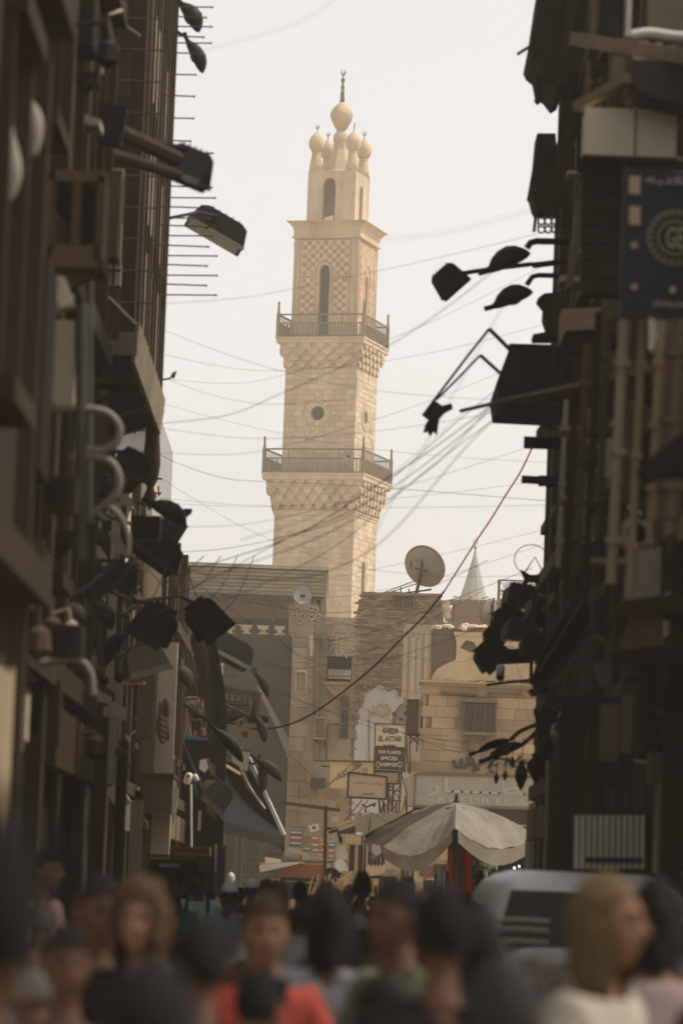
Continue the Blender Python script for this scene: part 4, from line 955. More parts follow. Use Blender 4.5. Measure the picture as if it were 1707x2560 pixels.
bd = MB(); c = at(434, 938, 57.8); bd.lathe(c, [(.01, -.05), (.035, 0), (.01, .05)], 8); bd.tube([c, at(424, 947, 57.8), at(398, 950, 57.8)], .016, 5); bd.lathe(c + Vector((.03, 0, .04)), [(.005, -.02), (.02, 0), (.005, .03)], 6); solo(bd, 'wall_bulb', rust_metal, 'tiny bent bulb holder sticking out from the bay into the sky', 'bulb holder')
# security rods sticking out of the bay's street face
rod_rows = [(18, 45), (43, 32), (67, 45), (92, 28), (108, 45), (133, 12), (187, 10), (240, 10), (296, 8), (352, 5), (383, 60), (468, 62), (495, 70), (520, 70), (546, 60), (566, 55), (590, 68), (616, 60), (640, 80), (664, 58), (689, 82), (713, 58), (738, 82)]
for k, (py, ln_) in enumerate(rod_rows):
    x_ = 853.5 + (X1 * 9600 / 58) + (2235 - py) * .0384
    Yk = 56.5; a = at(x_ - 12, py, Yk); q = at(x_ + 14 + ln_, py, Yk); a.x = X1
    if k % 2: q = at(x_ + 12 + ln_, py + 1, 54.5); a = Vector((X1, 54.5, q.z))
    r_ = MB(); r_.tube([a, q], .011, 5); r_.build('rod', rust_metal, bay); r_ = MB(); r_.lathe(q, [(.004, -.02), (.022, 0), (.004, .02)], 6); r_.build('rod_tip', rust_metal, bay)
for k in range(14):                              # rods seen against the front boards
    z = 9.2 + k * .42; r_ = MB(); r_.tube([(X0 + .05, Ya - .35, z), (X1 + .25, Ya - .35, z)], .012, 5); r_.build('rod', rust_metal, bay)
for (p_, q_) in (((268, 38), (350, 95)), ((268, 745), (338, 815))): r_ = MB(); r_.tube([at(*p_, 49.4), at(*q_, 49.4)], .045, 7); solo(r_, 'conduit_pipe', mat('grey_pipe', (.12, .112, .092), (.08, .075, .06), scale=4), 'slanting grey pipe on the front boards of the wooden bay, %s of the two' % ('upper' if p_[1] < 100 else 'lower'), 'pipe', 'slanting pipes on the wooden bay')

# ---------------------------------------------------------------- generic street hardware
def Mrot(tilt=0, yaw=0, roll=0): return Matrix.Rotation(R(yaw), 3, 'Z') @ Matrix.Rotation(R(tilt), 3, 'Y') @ Matrix.Rotation(R(roll), 3, 'X')
def xf(mb, c, M): mb.v = [tuple(M @ Vector(v) + Vector(c)) for v in mb.v]; return mb
lamp_g = mat('lamp_housing', (.017, .014, .010), (.010, .009, .006), rough=.55, scale=6)
lamp_p = mat('lamp_housing_pale', (.055, .045, .03), (.036, .03, .02), rough=.6, scale=6)
lens_m = mat('lamp_glass', (.05, .048, .04), (.035, .033, .028), rough=.2, scale=4)
def floodlight(label, px, py, Y, Lpx, Hpx, tilt, yaw=20, wall=None, m_=None, group='floodlights clamped along the street'):
    m_ = m_ or lamp_g; c = at(px, py, Y); L = Lpx * mpp(Y); H = Hpx * mpp(Y); D = L * .48; M = Mrot(tilt, yaw, -12)
    t = thing('floodlight', label, 'floodlight', c, group)
    b = MB(); b.prism([(-L / 2, -D / 2, -H / 2), (L / 2, -D / 2, -H / 2), (L * .42, -D / 2, H * .3), (L * .3, -D / 2, H / 2), (-L * .3, -D / 2, H / 2), (-L * .42, -D / 2, H * .3)][::-1], (0, D, 0)); xf(b, c, M).build('housing', m_, t)
    for k in range(5): b = MB(); b.box((-L * .24 + L * .12 * k, 0, H / 2 + H * .05), (L * .02, D * .8, H * .16)); xf(b, c, M).build('cooling_fin', m_, t)
    b = MB(); b.box((0, 0, -H / 2 - .008), (L * .9, D * .88, .012)); xf(b, c, M).build('glass', lens_m, t)
    b = MB(); b.prism([(-L / 2, -D / 2 - .006, -H * .5), (L / 2, -D / 2 - .006, -H * .5), (L / 2 * 1.05, -D * .62, -H * .78), (-L / 2 * 1.05, -D * .62, -H * .78)], (0, .012, .004)); xf(b, c, M).build('visor', m_, t)
    b = MB(); b.tube([(-L * .3, 0, H * .3), (-L * .3, 0, H * .62), (L * .3, 0, H * .62), (L * .3, 0, H * .3)], .014, 6); xf(b, c, M).build('yoke', m_, t)
    if wall is not None:
        b = MB(); p = c + M @ Vector((0, 0, H * .62)); b.tube([p] + [Vector(q) for q in wall], .026, 6); b.build('arm', m_, t)
    return t
def street_lamp(label, px, py, Y, Lpx, Hpx, tilt, yaw=10, wall=None, flip=False, m_=None, group='street lamp heads on arms', armr=.028):
    """teardrop head: neck at local -X, nose at +X"""
    m_ = m_ or lamp_g; c = at(px, py, Y); L = Lpx * mpp(Y); H = Hpx * mpp(Y); M = Mrot(tilt, yaw + (180 if flip else 0), 0)
    if flip: M = Matrix.Rotation(R(yaw), 3, 'Z') @ Matrix.Rotation(R(tilt), 3, 'Y') @ Matrix.Rotation(math.pi, 3, 'Z')
    t = thing('street_lamp', label, 'street lamp', c, group)
    S = [(-.5, .10, .10, .10), (-.42, .16, .14, .14), (-.3, .38, .18, .24), (-.12, .55, .2, .32), (.1, .60, .2, .36), (.28, .48, .18, .32), (.42, .26, .13, .2), (.5, .05, .05, .05)]
    vs = []; n = 12
    for (x, hu, hd, wv_) in S:
        for j in range(n):
            a = 2 * math.pi * j / n; zz = math.sin(a); vs.append((x * L, math.cos(a) * wv_ * H * 1.0, (zz * hu if zz > 0 else zz * hd) * H))
    fs = [(i * n + j, i * n + (j + 1) % n, (i + 1) * n + (j + 1) % n, (i + 1) * n + j) for i in range(len(S) - 1) for j in range(n)] + [tuple(range(n))[::-1], tuple(range((len(S) - 1) * n, len(S) * n))]
    b = MB(); b.add(vs, fs); xf(b, c, M).build('housing', m_, t, smooth=True)
    b = MB(); b.lathe((.04 * L, 0, -.17 * H), [(.01, -.1 * H), (.2 * H, -.07 * H), (.27 * H, 0), (.01, .02 * H)], 12); xf(b, c, M).build('glass', lens_m, t, smooth=True)
    b = MB(); b.tube([(-.5 * L, 0, 0), (-.68 * L, 0, .02 * L)], .05 * H + .02, 7); xf(b, c, M).build('neck', m_, t)
    if wall is not None:
        b = MB(); b.tube([c + M @ Vector((-.66 * L, 0, .02 * L))] + [Vector(q) for q in wall], armr, 6); b.build('arm', m_, t)
    return t
def ac_unit(label, px0, py0, px1, py1, Y, dep=.35, m_=None):
    t = thing('air_conditioner', label, 'air conditioner', at((px0 + px1) / 2, py1, Y), 'air conditioners on the street walls'); m_ = m_ or white_pt
    pbox(MB(), px0, py0, px1, py1, Y, dep).build('casing', m_, t)
    w_, h_ = px1 - px0, py1 - py0
    cx_, cy_ = px0 + w_ * .42, (py0 + py1) / 2; r = h_ * .38 * mpp(Y); c = at(cx_, cy_, Y - .03)
    b = MB()
    for k in range(4): rr = r * (k + 1) / 4; b.tube([c + Vector((rr * math.cos(a), 0, rr * math.sin(a))) for a in [2 * math.pi * i / 20 for i in range(21)]], .006, 4)
    for k in range(6): a = k * math.pi / 6; b.bar(c - Vector((r * math.cos(a), 0, r * math.sin(a))), c + Vector((r * math.cos(a), 0, r * math.sin(a))), .008)
    b.build('fan_guard', dark_metal, t)
    b = MB(); b.lathe(at(cx_, cy_, Y - .012), [(.01, -.008), (r, -.008), (r, .008), (.01, .008)], 20, Matrix.Rotation(R(90), 3, 'X')); b.build('fan_opening', void, t)
    for s_ in (px0 + w_ * .1, px1 - w_ * .1): b = MB(); b.bar(at(s_, py1 + 2, Y), at(s_, py1 + 2, Y + dep + .3), .03); b.build('bracket', rust_metal, t)
    return t

for (t_, X_, a_, b_, z_, s_, n_, sd_, p_) in ((LB, -2.3, 21.5, 33.6, 10, 1, 46, 2, .22), (LC, -3.6, 36, 49, 15, 1, 34, 3, .2), (LD, -3.45, 60, 65.6, 8.2, 1, 18, 4, .25), (LF, -3.2, 78, 99, 6.8, 1, 26, 5, .25), (RA, 3.12, 34, 56, 15.4, -1, 85, 6, .42), (RN, 3.45, 24, 32, 9.6, -1, 50, 7, .42), (RB, 3.65, 58.3, 66.6, 7.2, -1, 14, 8, .2)): fittings(t_, X_, a_, b_, z_, s_, n_, sd_, p_)

# ================================================================== LEFT CLUTTER
# near louvred shutters and curtain, upper left
t = thing('shutter_leaf', 'bright open shutter leaf with a ledge, high on the near left wall', 'shutter', at(165, 290, 31))
ppoly(MB(), [(134, 112), (153, 112), (150, 180), (146, 200), (148, 282), (116, 284), (120, 200)], 31, .05).build('leaf', mat('bright_paint', (.72, .66, .55), (.6, .54, .44), scale=3), t)
ppoly(MB(), [(153, 112), (216, 112), (211, 282), (148, 284)], 31.1, .04).build('curtain', mat('net_curtain', (.36, .32, .25), (.22, .19, .15), scale=1.5, stretch=(4, 4, .5)), t)
ppoly(MB(), [(130, 284), (215, 286), (252, 298), (250, 314), (200, 308), (135, 292)], 30.8, .4).build('ledge', cream_pt, t)
for px in (153, 210): ppoly(MB(), [(px, 110), (px + 5, 110), (px + 2, 285), (px - 3, 285)], 30.95, .05).build('stile', cream_pt, t)
t = solo(ppoly(MB(), [(237, -20), (258, -20), (252, 240), (246, 340), (236, 120)], 36, .2), 'corner_post', cream_pt, 'pale vertical post beside the wooden bay at the top', 'post')
b = MB(); pbox(b, -60, -40, 236, 105, 29, .6); solo(b, 'dark_box_sign', mat('dark_brown_sheet', (.035, .026, .02), (.022, .017, .013), scale=2, dirt=.3), 'very dark boxy hanging sign in the top left corner', 'sign')
for n_, q in enumerate(([(-10, 150), (12, 260), (28, 330), (30, 420), (20, 500)], [(5, 170), (40, 200), (66, 240), (84, 300), (82, 390)], [(44, 190), (80, 215), (104, 265), (100, 330), (92, 388)])):
    b = MB(); P = smooth_path([at(x, y, 19 + n_) for x, y in q], 5); b.tube(P, [(.035 + .02 * math.sin(i * .5)) for i in range(len(P))], 8); solo(b, 'hanging_cloth', mat('grey_cream_cloth', (.33, .30, .25), (.22, .195, .16), scale=3), ('pale twisted cloth hanging at the extreme top left edge', 'pale cloth loop hanging right of the edge cloth', 'third pale hanging cloth curving beside the open shutter')[n_], 'cloth', smooth=True)
t = thing('window_cage', 'blurred cream framed window cage jutting from the near left wall', 'window', at(185, 640, 25))
for r_ in ((110, 425, 135, 640), (240, 440, 262, 650), (110, 425, 262, 452), (180, 452, 200, 610), (120, 612, 245, 668)): pbox(MB(), *r_, 25, .18).build('frame_bar', dusty, t)
pbox(MB(), 115, 430, 255, 650, 25.3, .8).build('dark_inside', void, t)
pbox(MB(), 250, 430, 300, 640, 27, .4).build('side_panel', dusty, t)
t = thing('lit_window', 'window painted in sunlit tones with thin bars between the cage and the bay', 'window', at(275, 715, 45))
lw_ = mat('sunlit_plaster', (.62, .50, .36), (.54, .43, .31), scale=2)  # sunlight on the window is put into this pale pane colour
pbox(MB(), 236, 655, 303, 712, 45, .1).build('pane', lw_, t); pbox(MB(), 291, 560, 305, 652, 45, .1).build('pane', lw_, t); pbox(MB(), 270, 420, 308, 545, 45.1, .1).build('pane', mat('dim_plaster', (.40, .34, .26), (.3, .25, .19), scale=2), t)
for (a_, b_) in (((236, 678), (303, 676)), ((236, 655), (303, 652)), ((285, 655), (284, 712)), ((268, 430), (306, 432)), ((268, 490), (306, 492)), ((270, 545), (306, 550))): b = MB(); b.bar(at(*a_, 44.9), at(*b_, 44.9), .03); b.build('bar', dark_metal, t)
b = MB(); ppoly(b, [(125, 690), (160, 690), (185, 760), (150, 770)], 24, .2); solo(b, 'tin_flap', cream_pt, 'small pale tilted tin flap below the window cage', 'flap')
t = thing('cream_pier', 'blurred cream pier with a grey downpipe below the window cage', 'pier', at(160, 1010, 27))
pbox(MB(), 128, 800, 188, 1010, 27, .5).build('pier', cream_pl, t)
b = MB(); b.tube([at(205, 760, 27), at(203, 1400, 27)], .045, 8); b.build('downpipe', MATS['grey_pipe'], t)
b = MB(); b.tube([at(225, 700, 28), at(222, 1300, 28)], .03, 8); b.build('downpipe', MATS['grey_pipe'], t)
pbox(MB(), -30, 640, 110, 1170, 22.5, .8).build('dark_panel', MATS['dark_brown_sheet'], t)
# cream gooseneck tubes
for n_, (q, r_) in enumerate((([(135, 1022), (200, 1022), (262, 1030), (296, 1062), (294, 1100), (262, 1125), (205, 1128), (180, 1150)], .030), ([(190, 1140), (240, 1142), (280, 1158), (298, 1195), (290, 1235), (262, 1262)], .030), ([(100, 1660), (150, 1650), (205, 1655), (228, 1690), (232, 1740)], .028), ([(225, 1290), (262, 1265), (300, 1290), (320, 1340), (318, 1390)], .022))):
    b = MB(); b.tube(smooth_path([at(x, y, 27) for x, y in q], 6), r_, 8)
    solo(b, 'gooseneck_pipe', mat('pale_tube', (.31, .28, .225), (.24, .21, .165), scale=3, rough=.5), ('thick cream tube bent like a hook below the bay', 'second cream tube hooked under the first one', 'grey bent tube above the dark shop front at left', 'thin pale tube arching over the lamp heap')[n_], 'pipe', smooth=True)
ac_unit('dim boxy air conditioner on a bracket low in the left lamp heap', 330, 1290, 400, 1346, 42, m_=lamp_g)
ac_unit('air conditioner casing hung above the dark shopfront at left', 120, 1560, 205, 1640, 26, m_=lamp_p)
ac_unit('grey air conditioner beside the drainpipe halfway up the left wall', 110, 1190, 190, 1275, 25, m_=lamp_p)
# lamps, left
wl = lambda px, py, Y, X: Vector((X, Y + 1.0, at(px, py, Y).z))
street_lamp('topmost dark lamp head against the sky at the left', 474, 42, 57, 92, 54, 55, wall=[at(440, 10, 57), at(300, -70, 56)])
street_lamp('second dark lamp head below the topmost one', 487, 140, 57, 96, 46, 62, wall=[at(456, 88, 57), at(380, 40, 56.5), at(310, 10, 56)])
t = floodlight('wedge shaped dark floodlight at the end of a thick slanting arm, left', 470, 415, 38, 130, 78, 18, yaw=15, wall=[at(360, 350, 37), at(250, 270, 36), at(190, 235, 35)])
b = MB(); b.tube([at(180, 225, 35), at(300, 330, 36), at(440, 395, 37.6)], .085, 8); b.build('beam', dark_wood, t)
b = MB(); b.tube([at(180, 360, 33), at(330, 400, 35), at(450, 440, 38)], .06, 8); b.build('beam', dark_wood, t)
floodlight('long boxy floodlight hanging free in the sky beside the rods', 546, 570, 60, 158, 52, 27, yaw=8, wall=[at(500, 530, 59), at(425, 545, 58)])
street_lamp('rounded lamp head with pale reflector above the heap, left', 420, 1285, 52, 110, 60, 30, wall=[at(360, 1260, 52), at(300, 1240, 51)])
b = MB(); ppoly(b, [(448, 1275), (465, 1271), (480, 1272), (478, 1280), (458, 1296)], 53, .2); solo(b, 'reflector_flap', lamp_p, 'small pale reflector flap right of the rounded lamp head', 'reflector')
floodlight('long slanting floodlight pointing down right in the left heap', 385, 1370, 50, 150, 60, 32, wall=[at(330, 1310, 50), at(270, 1290, 49)])
floodlight('upright pale floodlight behind the slanting one', 420, 1330, 54, 70, 46, -60, m_=lamp_p, wall=[at(380, 1330, 55), at(330, 1330, 55)])
floodlight('large square floodlight against the timber canopy', 512, 1545, 52, 92, 78, -38, yaw=25, wall=[at(450, 1490, 52), at(370, 1500, 51), at(300, 1540, 50)])
floodlight('dark square floodlight left of the one against the canopy', 392, 1558, 48, 105, 80, 28, yaw=-20, wall=[at(330, 1500, 48), at(280, 1480, 47)])
floodlight('wide dark floodlight above the iron balcony', 575, 1625, 74, 120, 50, 24, wall=[at(500, 1570, 74), at(430, 1560, 74), at(370, 1560, 74)])
floodlight('small floodlight tucked in the middle of the left heap', 300, 1440, 44, 90, 60, 12, wall=[at(250, 1400, 44), at(200, 1380, 43)])
floodlight('dusty floodlight low in the left heap above the cream wall', 360, 1650, 60, 110, 60, -18, wall=[at(300, 1640, 60), at(250, 1640, 60)], m_=lamp_p)
floodlight('floodlight pointing up at the left edge of the heap', 205, 1460, 34, 100, 70, -30, wall=[at(150, 1440, 34), at(100, 1430, 33)])
floodlight('floodlight half hidden behind the hooked tubes', 330, 1160, 46, 90, 60, 20, wall=[at(300, 1130, 46), at(240, 1120, 46)])
street_lamp('narrow lamp head pointing down at the tip of the heap', 655, 1712, 82, 70, 30, 62, wall=[at(640, 1690, 82), at(612, 1645, 80), at(560, 1600, 79)])
street_lamp('narrow lamp head below the iron balcony', 650, 1822, 82, 75, 30, 68, wall=[at(625, 1790, 82), at(560, 1760, 80)])
street_lamp('leaf shaped lamp head pointing right above the awning', 672, 1925, 84, 88, 36, 38, wall=[at(640, 1895, 84), at(625, 1888, 84)])
street_lamp('leaf shaped lamp head pointing down beside the awning', 652, 1945, 84, 84, 30, 84, wall=[at(636, 1910, 84), at(620, 1905, 84)])
floodlight('drum like lamp hanging in front of the black awning', 545, 1990, 70, 70, 60, 40, wall=[at(530, 1940, 70), at(520, 1900, 71)])
for n_, (x_, y_, Y_, L_, H_, t_) in enumerate(((280, 1230, 40, 80, 46, -20), (230, 1340, 36, 90, 50, 35), (150, 1380, 30, 100, 60, -40), (260, 1540, 40, 80, 50, 60), (330, 1220, 48, 70, 40, -50), (180, 1540, 32, 80, 60, 15), (290, 1620, 46, 90, 50, -60), (455, 1690, 72, 70, 44, 50))):
    street_lamp(('small lamp head lying flat under the hooked tubes', 'lamp head slanting down right in the dim left heap', 'large dim lamp head near the left edge of the heap', 'steeply hanging lamp head in the middle of the left heap', 'upturned lamp head at the top of the left heap', 'dim lamp head above the bent grey tube', 'lamp head turned up beside the cream wall', 'lamp head hanging over the iron balcony end')[n_], x_, y_, Y_, L_, H_, t_, m_=lamp_p if n_ % 2 else lamp_g, wall=[at(x_ - 60, y_ - 30, Y_), at(x_ - 120, y_ - 20, Y_)])
# pale reflectors and scraps catching light
scr = mat('pale_scrap', (.42, .39, .32), (.30, .27, .22), scale=5)
for n_, q in enumerate(([(172, 1248), (184, 1250), (186, 1282), (174, 1288), (166, 1278)], [(100, 1290), (118, 1280), (135, 1320), (146, 1370), (132, 1372), (112, 1330)], [(176, 1316), (200, 1310), (228, 1322), (232, 1336), (205, 1336)], [(270, 1330), (288, 1325), (318, 1372), (312, 1392), (290, 1376)], [(290, 1240), (322, 1232), (336, 1262), (326, 1275), (305, 1262)], [(232, 1250), (262, 1285), (280, 1300), (258, 1302), (238, 1280)], [(180, 1395), (232, 1388), (236, 1440), (222, 1470), (205, 1440)], [(225, 1640), (240, 1640), (238, 1745), (226, 1740)])):
    solo(ppoly(MB(), q, 33 + n_, .06), 'reflector_plate', scr, ('small bright lamp plate left of the hooked tubes', 'tall pale plate bent in the left heap', 'flat oval pale plate low in the left heap', 'pale curved plate below the second hooked tube', 'grey plate at the right of the hooked tubes', 'pale plate between the two hooked tubes', 'pale torn plate above the dark box in the heap', 'thin upright pale strip beside the grey bent tube')[n_], 'plate')
# folded shop tarpaulin hanging like a trunk
tp = mat('grey_green_tarp', (.10, .095, .072), (.07, .066, .05), scale=2.5, bump=.6)
b = MB(); vs = []
for k in range(15):
    t_ = k / 14; cx = 503 + 40 * t_ + 10 * math.sin(t_ * 3); w2 = 33 - 8 * t_
    for j in range(7): vs.append(at(cx + w2 * (j / 3 - 1), 1585 + 275 * t_, 66) + Vector((0, .10 * math.sin(j * 1.7 + t_ * 2), 0)))
b.add(vs, [(k * 7 + j, k * 7 + j + 1, k * 7 + j + 8, k * 7 + j + 7) for k in range(14) for j in range(6)]); solo(b, 'hanging_tarpaulin', tp, 'wide grey green tarpaulin strip hanging down in front of the iron balcony', 'tarpaulin', smooth=True)
street_lamp('long heavy lamp head at the foot of the tarpaulin strip', 570, 1862, 64, 115, 40, 47, wall=[at(500, 1790, 64), at(460, 1760, 65)])
# iron balcony
t = thing('iron_balcony', 'rusty iron balcony with zigzag railing on the left dark shop house', 'balcony', at(590, 1800, 84))
for (a_, b_, w_) in (((548, 1718), (655, 1734), .06), ((545, 1727), (652, 1740), .04), ((550, 1766), (648, 1776), .05), ((548, 1776), (645, 1788), .05), ((646, 1735), (640, 1782), .14), ((636, 1740), (634, 1780), .06), ((545, 1800), (640, 1805), .09)): b = MB(); b.bar(at(*a_, 84), at(*b_, 84), w_ * .9); b.build('rail', rust_metal, t)
for k in range(6): b = MB(); x_ = 552 + k * 15; b.bar(at(x_, 1722 + k * 2, 84), at(x_ + 13, 1770 + k * 1.2, 84), .03); b.build('zigzag_bar', rust_metal, t); b = MB(); b.bar(at(x_ + 13, 1724 + k * 2, 84.05), at(x_ + 2, 1768 + k, 84.05), .03); b.build('zigzag_bar', rust_metal, t)
for k in range(4): b = MB(); b.span((-3.2, 81 + k * 1.6, at(600, 1795, 84).z - .05), (-2.0, 81.3 + k * 1.6, at(600, 1795, 84).z)); b.build('floor_plank', dark_wood, t)
for k in range(5): pbox(MB(), 548, 1752 + k * 8, 622, 1757 + k * 8, 85 + k * .2, .1).build('board', mid_wood if k % 2 else rust_metal, t)
for (a_, b_) in (((548, 1655), (538, 1720)), ((568, 1655), (560, 1720)), ((590, 1655), (576, 1722)), ((540, 1668), (598, 1670)), ((542, 1688), (596, 1690)), ((538, 1718), (600, 1712)), ((540, 1655), (605, 1656))): b = MB(); b.tube([at(*a_, 83.5), at(*b_, 83.5)], .012, 4); b.build('wire_rod', rust_metal, t)
pbox(MB(), 540, 1658, 556, 1750, 86, .2).build('corner_post', cream_pt, t)
b = MB(); 
for k in range(12): x_ = 600 + k * 6; b.bar(at(x_, 1792 + k * .8, 83), at(x_ + rnd.uniform(-4, 8), 1778 + rnd.uniform(0, 6) + k, 83), .05)
b.bar(at(570, 1796, 83), at(672, 1800, 83), .12); b.build('dry_branch', black_cl, t)
for n_, (x_, y_) in enumerate(((612, 1835), (600, 1810))):
    t = thing('brass_lantern', ('square brass lantern with lit edges hanging under the iron balcony', 'open wire brass lantern just above the square one')[n_], 'lantern', at(x_, y_ + 14, 80))
    brass = mat('bright_brass', (.50, .36, .16), (.34, .24, .10), rough=.35, metal=.6, scale=6)
    s_ = 12; b = MB(); q = [(x_ - s_, y_ - s_ + 6), (x_ + s_ - 4, y_ - s_), (x_ + s_, y_ + s_ - 2), (x_ - s_ + 6, y_ + s_)]
    for i in range(4): b.bar(at(*q[i], 80), at(*q[(i + 1) % 4], 80), .022); b.bar(at(q[i][0] + 6, q[i][1] - 5, 80.3), at(q[(i + 1) % 4][0] + 6, q[(i + 1) % 4][1] - 5, 80.3), .018)
    b.build('frame', brass, t)
    if n_ == 0: ppoly(MB(), q, 80.05, .1).build('coloured_glass', mat('maroon_glass', (.12, .05, .04), rough=.2), t)
    b = MB(); b.tube([at(x_, y_ - 12, 80), at(x_ - 2, y_ - 40, 80)], .01, 4); b.build('chain', dark_metal, t)
# pile of dark structure behind the balcony (upper windows of the shop house)
for n_, (x0, y0, x1, y1, Y_) in enumerate(((425, 1600, 545, 1625, 78), (420, 1690, 520, 1735, 79))):
    t = thing('window_canopy', ('dark window canopy with pale corner caps above the iron balcony', 'dark window hood beside the rolled tarpaulin')[n_], 'canopy', at((x0 + x1) / 2, y1, Y_))
    pbox(MB(), x0, y0, x1, y1, Y_ - .8, .8).build('hood', dark_wood, t); pbox(MB(), x0 + 20, y0 - 12, x0 + 50, y0 - 2, Y_ - .9, .3).build('cap', cream_pt, t); pbox(MB(), x1 - 35, y0 - 6, x1 - 8, y0 + 6, Y_ - .9, .3).build('cap', cream_pt, t)
t = thing('lattice_window', 'brown crosswork window on the shop house left of the balcony', 'window', at(470, 1740, 77.4))
pbox(MB(), 430, 1640, 505, 1700, 77.3, .15).build('frame_board', mid_wood, t)
for k in range(7): b = MB(); b.bar(at(432 + k * 10, 1642, 77.2), at(442 + k * 10, 1698, 77.2), .03); b.build('bar', dusty, t); b = MB(); b.bar(at(442 + k * 10, 1642, 77.15), at(432 + k * 10, 1698, 77.15), .03); b.build('bar', dusty, t)
t = thing('arabesque_panel', 'reddish pierced wooden screen under the left end of the timber canopy', 'screen', at(455, 1580, 90))
pbox(MB(), 430, 1480, 470, 1580, 90, .1).build('board', mat('red_screen', (.19, .10, .06), (.13, .07, .045), scale=4), t)
for k in range(14): c = at(436 + (k % 3) * 13, 1488 + (k // 3) * 20, 89.95); b = MB(); b.tube([c + Vector((.05 * math.cos(a), 0, .07 * math.sin(a))) for a in [2 * math.pi * i / 10 for i in range(11)]], .012, 4); b.build('ring_carving', tan_pl, t)
pbox(MB(), 410, 1450, 428, 1560, 89, .4).build('post', cream_pt, t)
b = MB(); ppoly(b, [(420, 1408), (445, 1404), (452, 1430), (440, 1480), (424, 1470)], 89, .5); solo(b, 'pale_gable', cream_pt, 'pale wall scrap between floodlights at the left end of the timber canopy', 'wall')

# cream wing end wall with things on it
t = thing('boxy_balcony', 'plain brown boxy balcony below the cream end wall', 'balcony', at(395, 2035, 64))
pbox(MB(), 358, 1938, 432, 2030, 64.4, 1.4).build('box', mat('balcony_brown', (.155, .12, .09), (.12, .09, .068), scale=2, dirt=.3), t)
pbox(MB(), 354, 1933, 436, 1943, 64.3, 1.6).build('rim', dark_wood, t)
ppoly(MB(), [(432, 1945), (446, 1975), (440, 2030), (434, 2075), (428, 2030)], 65, .1).build('pale_side', cream_pt, t)
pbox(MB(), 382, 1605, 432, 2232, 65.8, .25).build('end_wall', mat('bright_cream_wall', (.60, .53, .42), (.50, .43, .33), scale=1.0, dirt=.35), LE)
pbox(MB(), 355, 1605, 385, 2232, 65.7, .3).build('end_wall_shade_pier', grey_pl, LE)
for n_, (x_, y0, y1) in enumerate(((404, 1755, 1860), (416, 1745, 1850))):
    b = MB(); P = [at(x_ + 3 * math.sin(k), y0 + (y1 - y0) * k / 8, 65.4) for k in range(9)]; b.tube(P, [.05, .07, .08, .075, .08, .08, .075, .06, .03], 7); solo(b, 'rug_roll', dusty, ('brown rolled rug hanging on the cream end wall', 'second rolled rug right of the first on the cream wall')[n_], 'rug', smooth=True)
for k in range(5): b = MB(); b.bar(at(404, 1790 + k * 14, 65.2), at(418, 1800 + k * 14, 65.2), .05); solo(b, 'scarf_roll', tan_pl, ('topmost', 'second', 'middle', 'fourth', 'lowest')[k] + ' of the small pale folded scarves between the rug rolls', 'scarf', 'folded scarves between the rug rolls')
t = thing('blue_notice', 'small blue notice board on the wall right of the cream wall', 'sign', at(428, 1935, 68))
pbox(MB(), 410, 1902, 440, 1932, 66, .05).build('board', mat('dull_blue', (.16, .22, .28), (.11, .16, .21), scale=6), t); pbox(MB(), 407, 1899, 443, 1902, 65.95, .1).build('frame', dark_wood, t)
# shop beyond: dark doorway, hung goods
t = thing('dark_shop', 'dark open shop below the awning with posts and hanging goods', 'shop', at(490, 2235, 78))
pbox(MB(), 442, 1850, 560, 2240, 77.2, .2).build('opening', void, t); pbox(MB(), 440, 1830, 452, 2240, 76.8, .2).build('post', dusty, t); pbox(MB(), 425, 1830, 445, 1990, 76.5, .2).build('post', mid_wood, t)
t = thing('black_awning', 'black cloth awning sloping out over the street with a pale front pole', 'awning', at(560, 1850, 80))
A0, A1, A2, A3 = at(450, 1835, 77), at(545, 1850, 88), at(712, 2092, 84), at(560, 2055, 74)
b = MB(); n_ = 8; vs = []
for i in range(n_ + 1):
    for j in range(n_ + 1):
        u, v = i / n_, j / n_; p = A0.lerp(A1, u).lerp(A3.lerp(A2, u), v); p.z -= .35 * math.sin(math.pi * v) * (.6 + .4 * math.sin(math.pi * u)) ; vs.append(p)
b.add(vs, [(i * (n_ + 1) + j, (i + 1) * (n_ + 1) + j, (i + 1) * (n_ + 1) + j + 1, i * (n_ + 1) + j + 1) for i in range(n_) for j in range(n_)]); b.build('cloth', black_cl, t, smooth=True)
b = MB(); ppoly(b, [(550, 1860), (572, 1850), (630, 1930), (706, 2092), (703, 2118), (650, 2100), (548, 2058), (540, 1950)], 84.3, .05); b.build('side_cloth', black_cl, t)
b = MB(); vs = []
for k in range(13):
    p = A3.lerp(A2, k / 12); vs += [p, p + Vector((0, 0, -.20 - .03 * (k % 2)))]
b.add(vs, [(2 * k, 2 * k + 1, 2 * k + 3, 2 * k + 2) for k in range(12)]); b.build('valance', black_cl, t)
b = MB(); b.bar(at(620, 1890, 84.1), at(710, 2088, 83.9), .075); b.build('front_pole', white_pt, t)
b = MB(); b.tube(smooth_path([at(585, 1880, 84.1), at(620, 1960, 84.1), at(662, 2022, 84.1)], 5), .03, 6); b.build('brace', cream_pt, t)
b = MB(); ppoly(b, [(582, 1872), (600, 1885), (625, 1960), (664, 2024), (618, 1975), (596, 1930)], 84.15, .02); b.build('grey_flap', grey_pl, t)
b = MB(); b.bar(at(705, 2090, 83.8), at(709, 2128, 83.8), .05); b.build('hanging_strap', black_cl, t)
t = thing('cloth_awning', 'pale canvas blind with a blue edge above the black awning', 'awning', at(520, 1850, 79))
b = MB(); ppoly(b, [(494, 1852), (565, 1885), (620, 1925), (618, 1880), (600, 1862), (560, 1862)], 79, .04); b.build('canvas', mat('tan_canvas', (.34, .30, .23), (.26, .23, .175), scale=2), t)
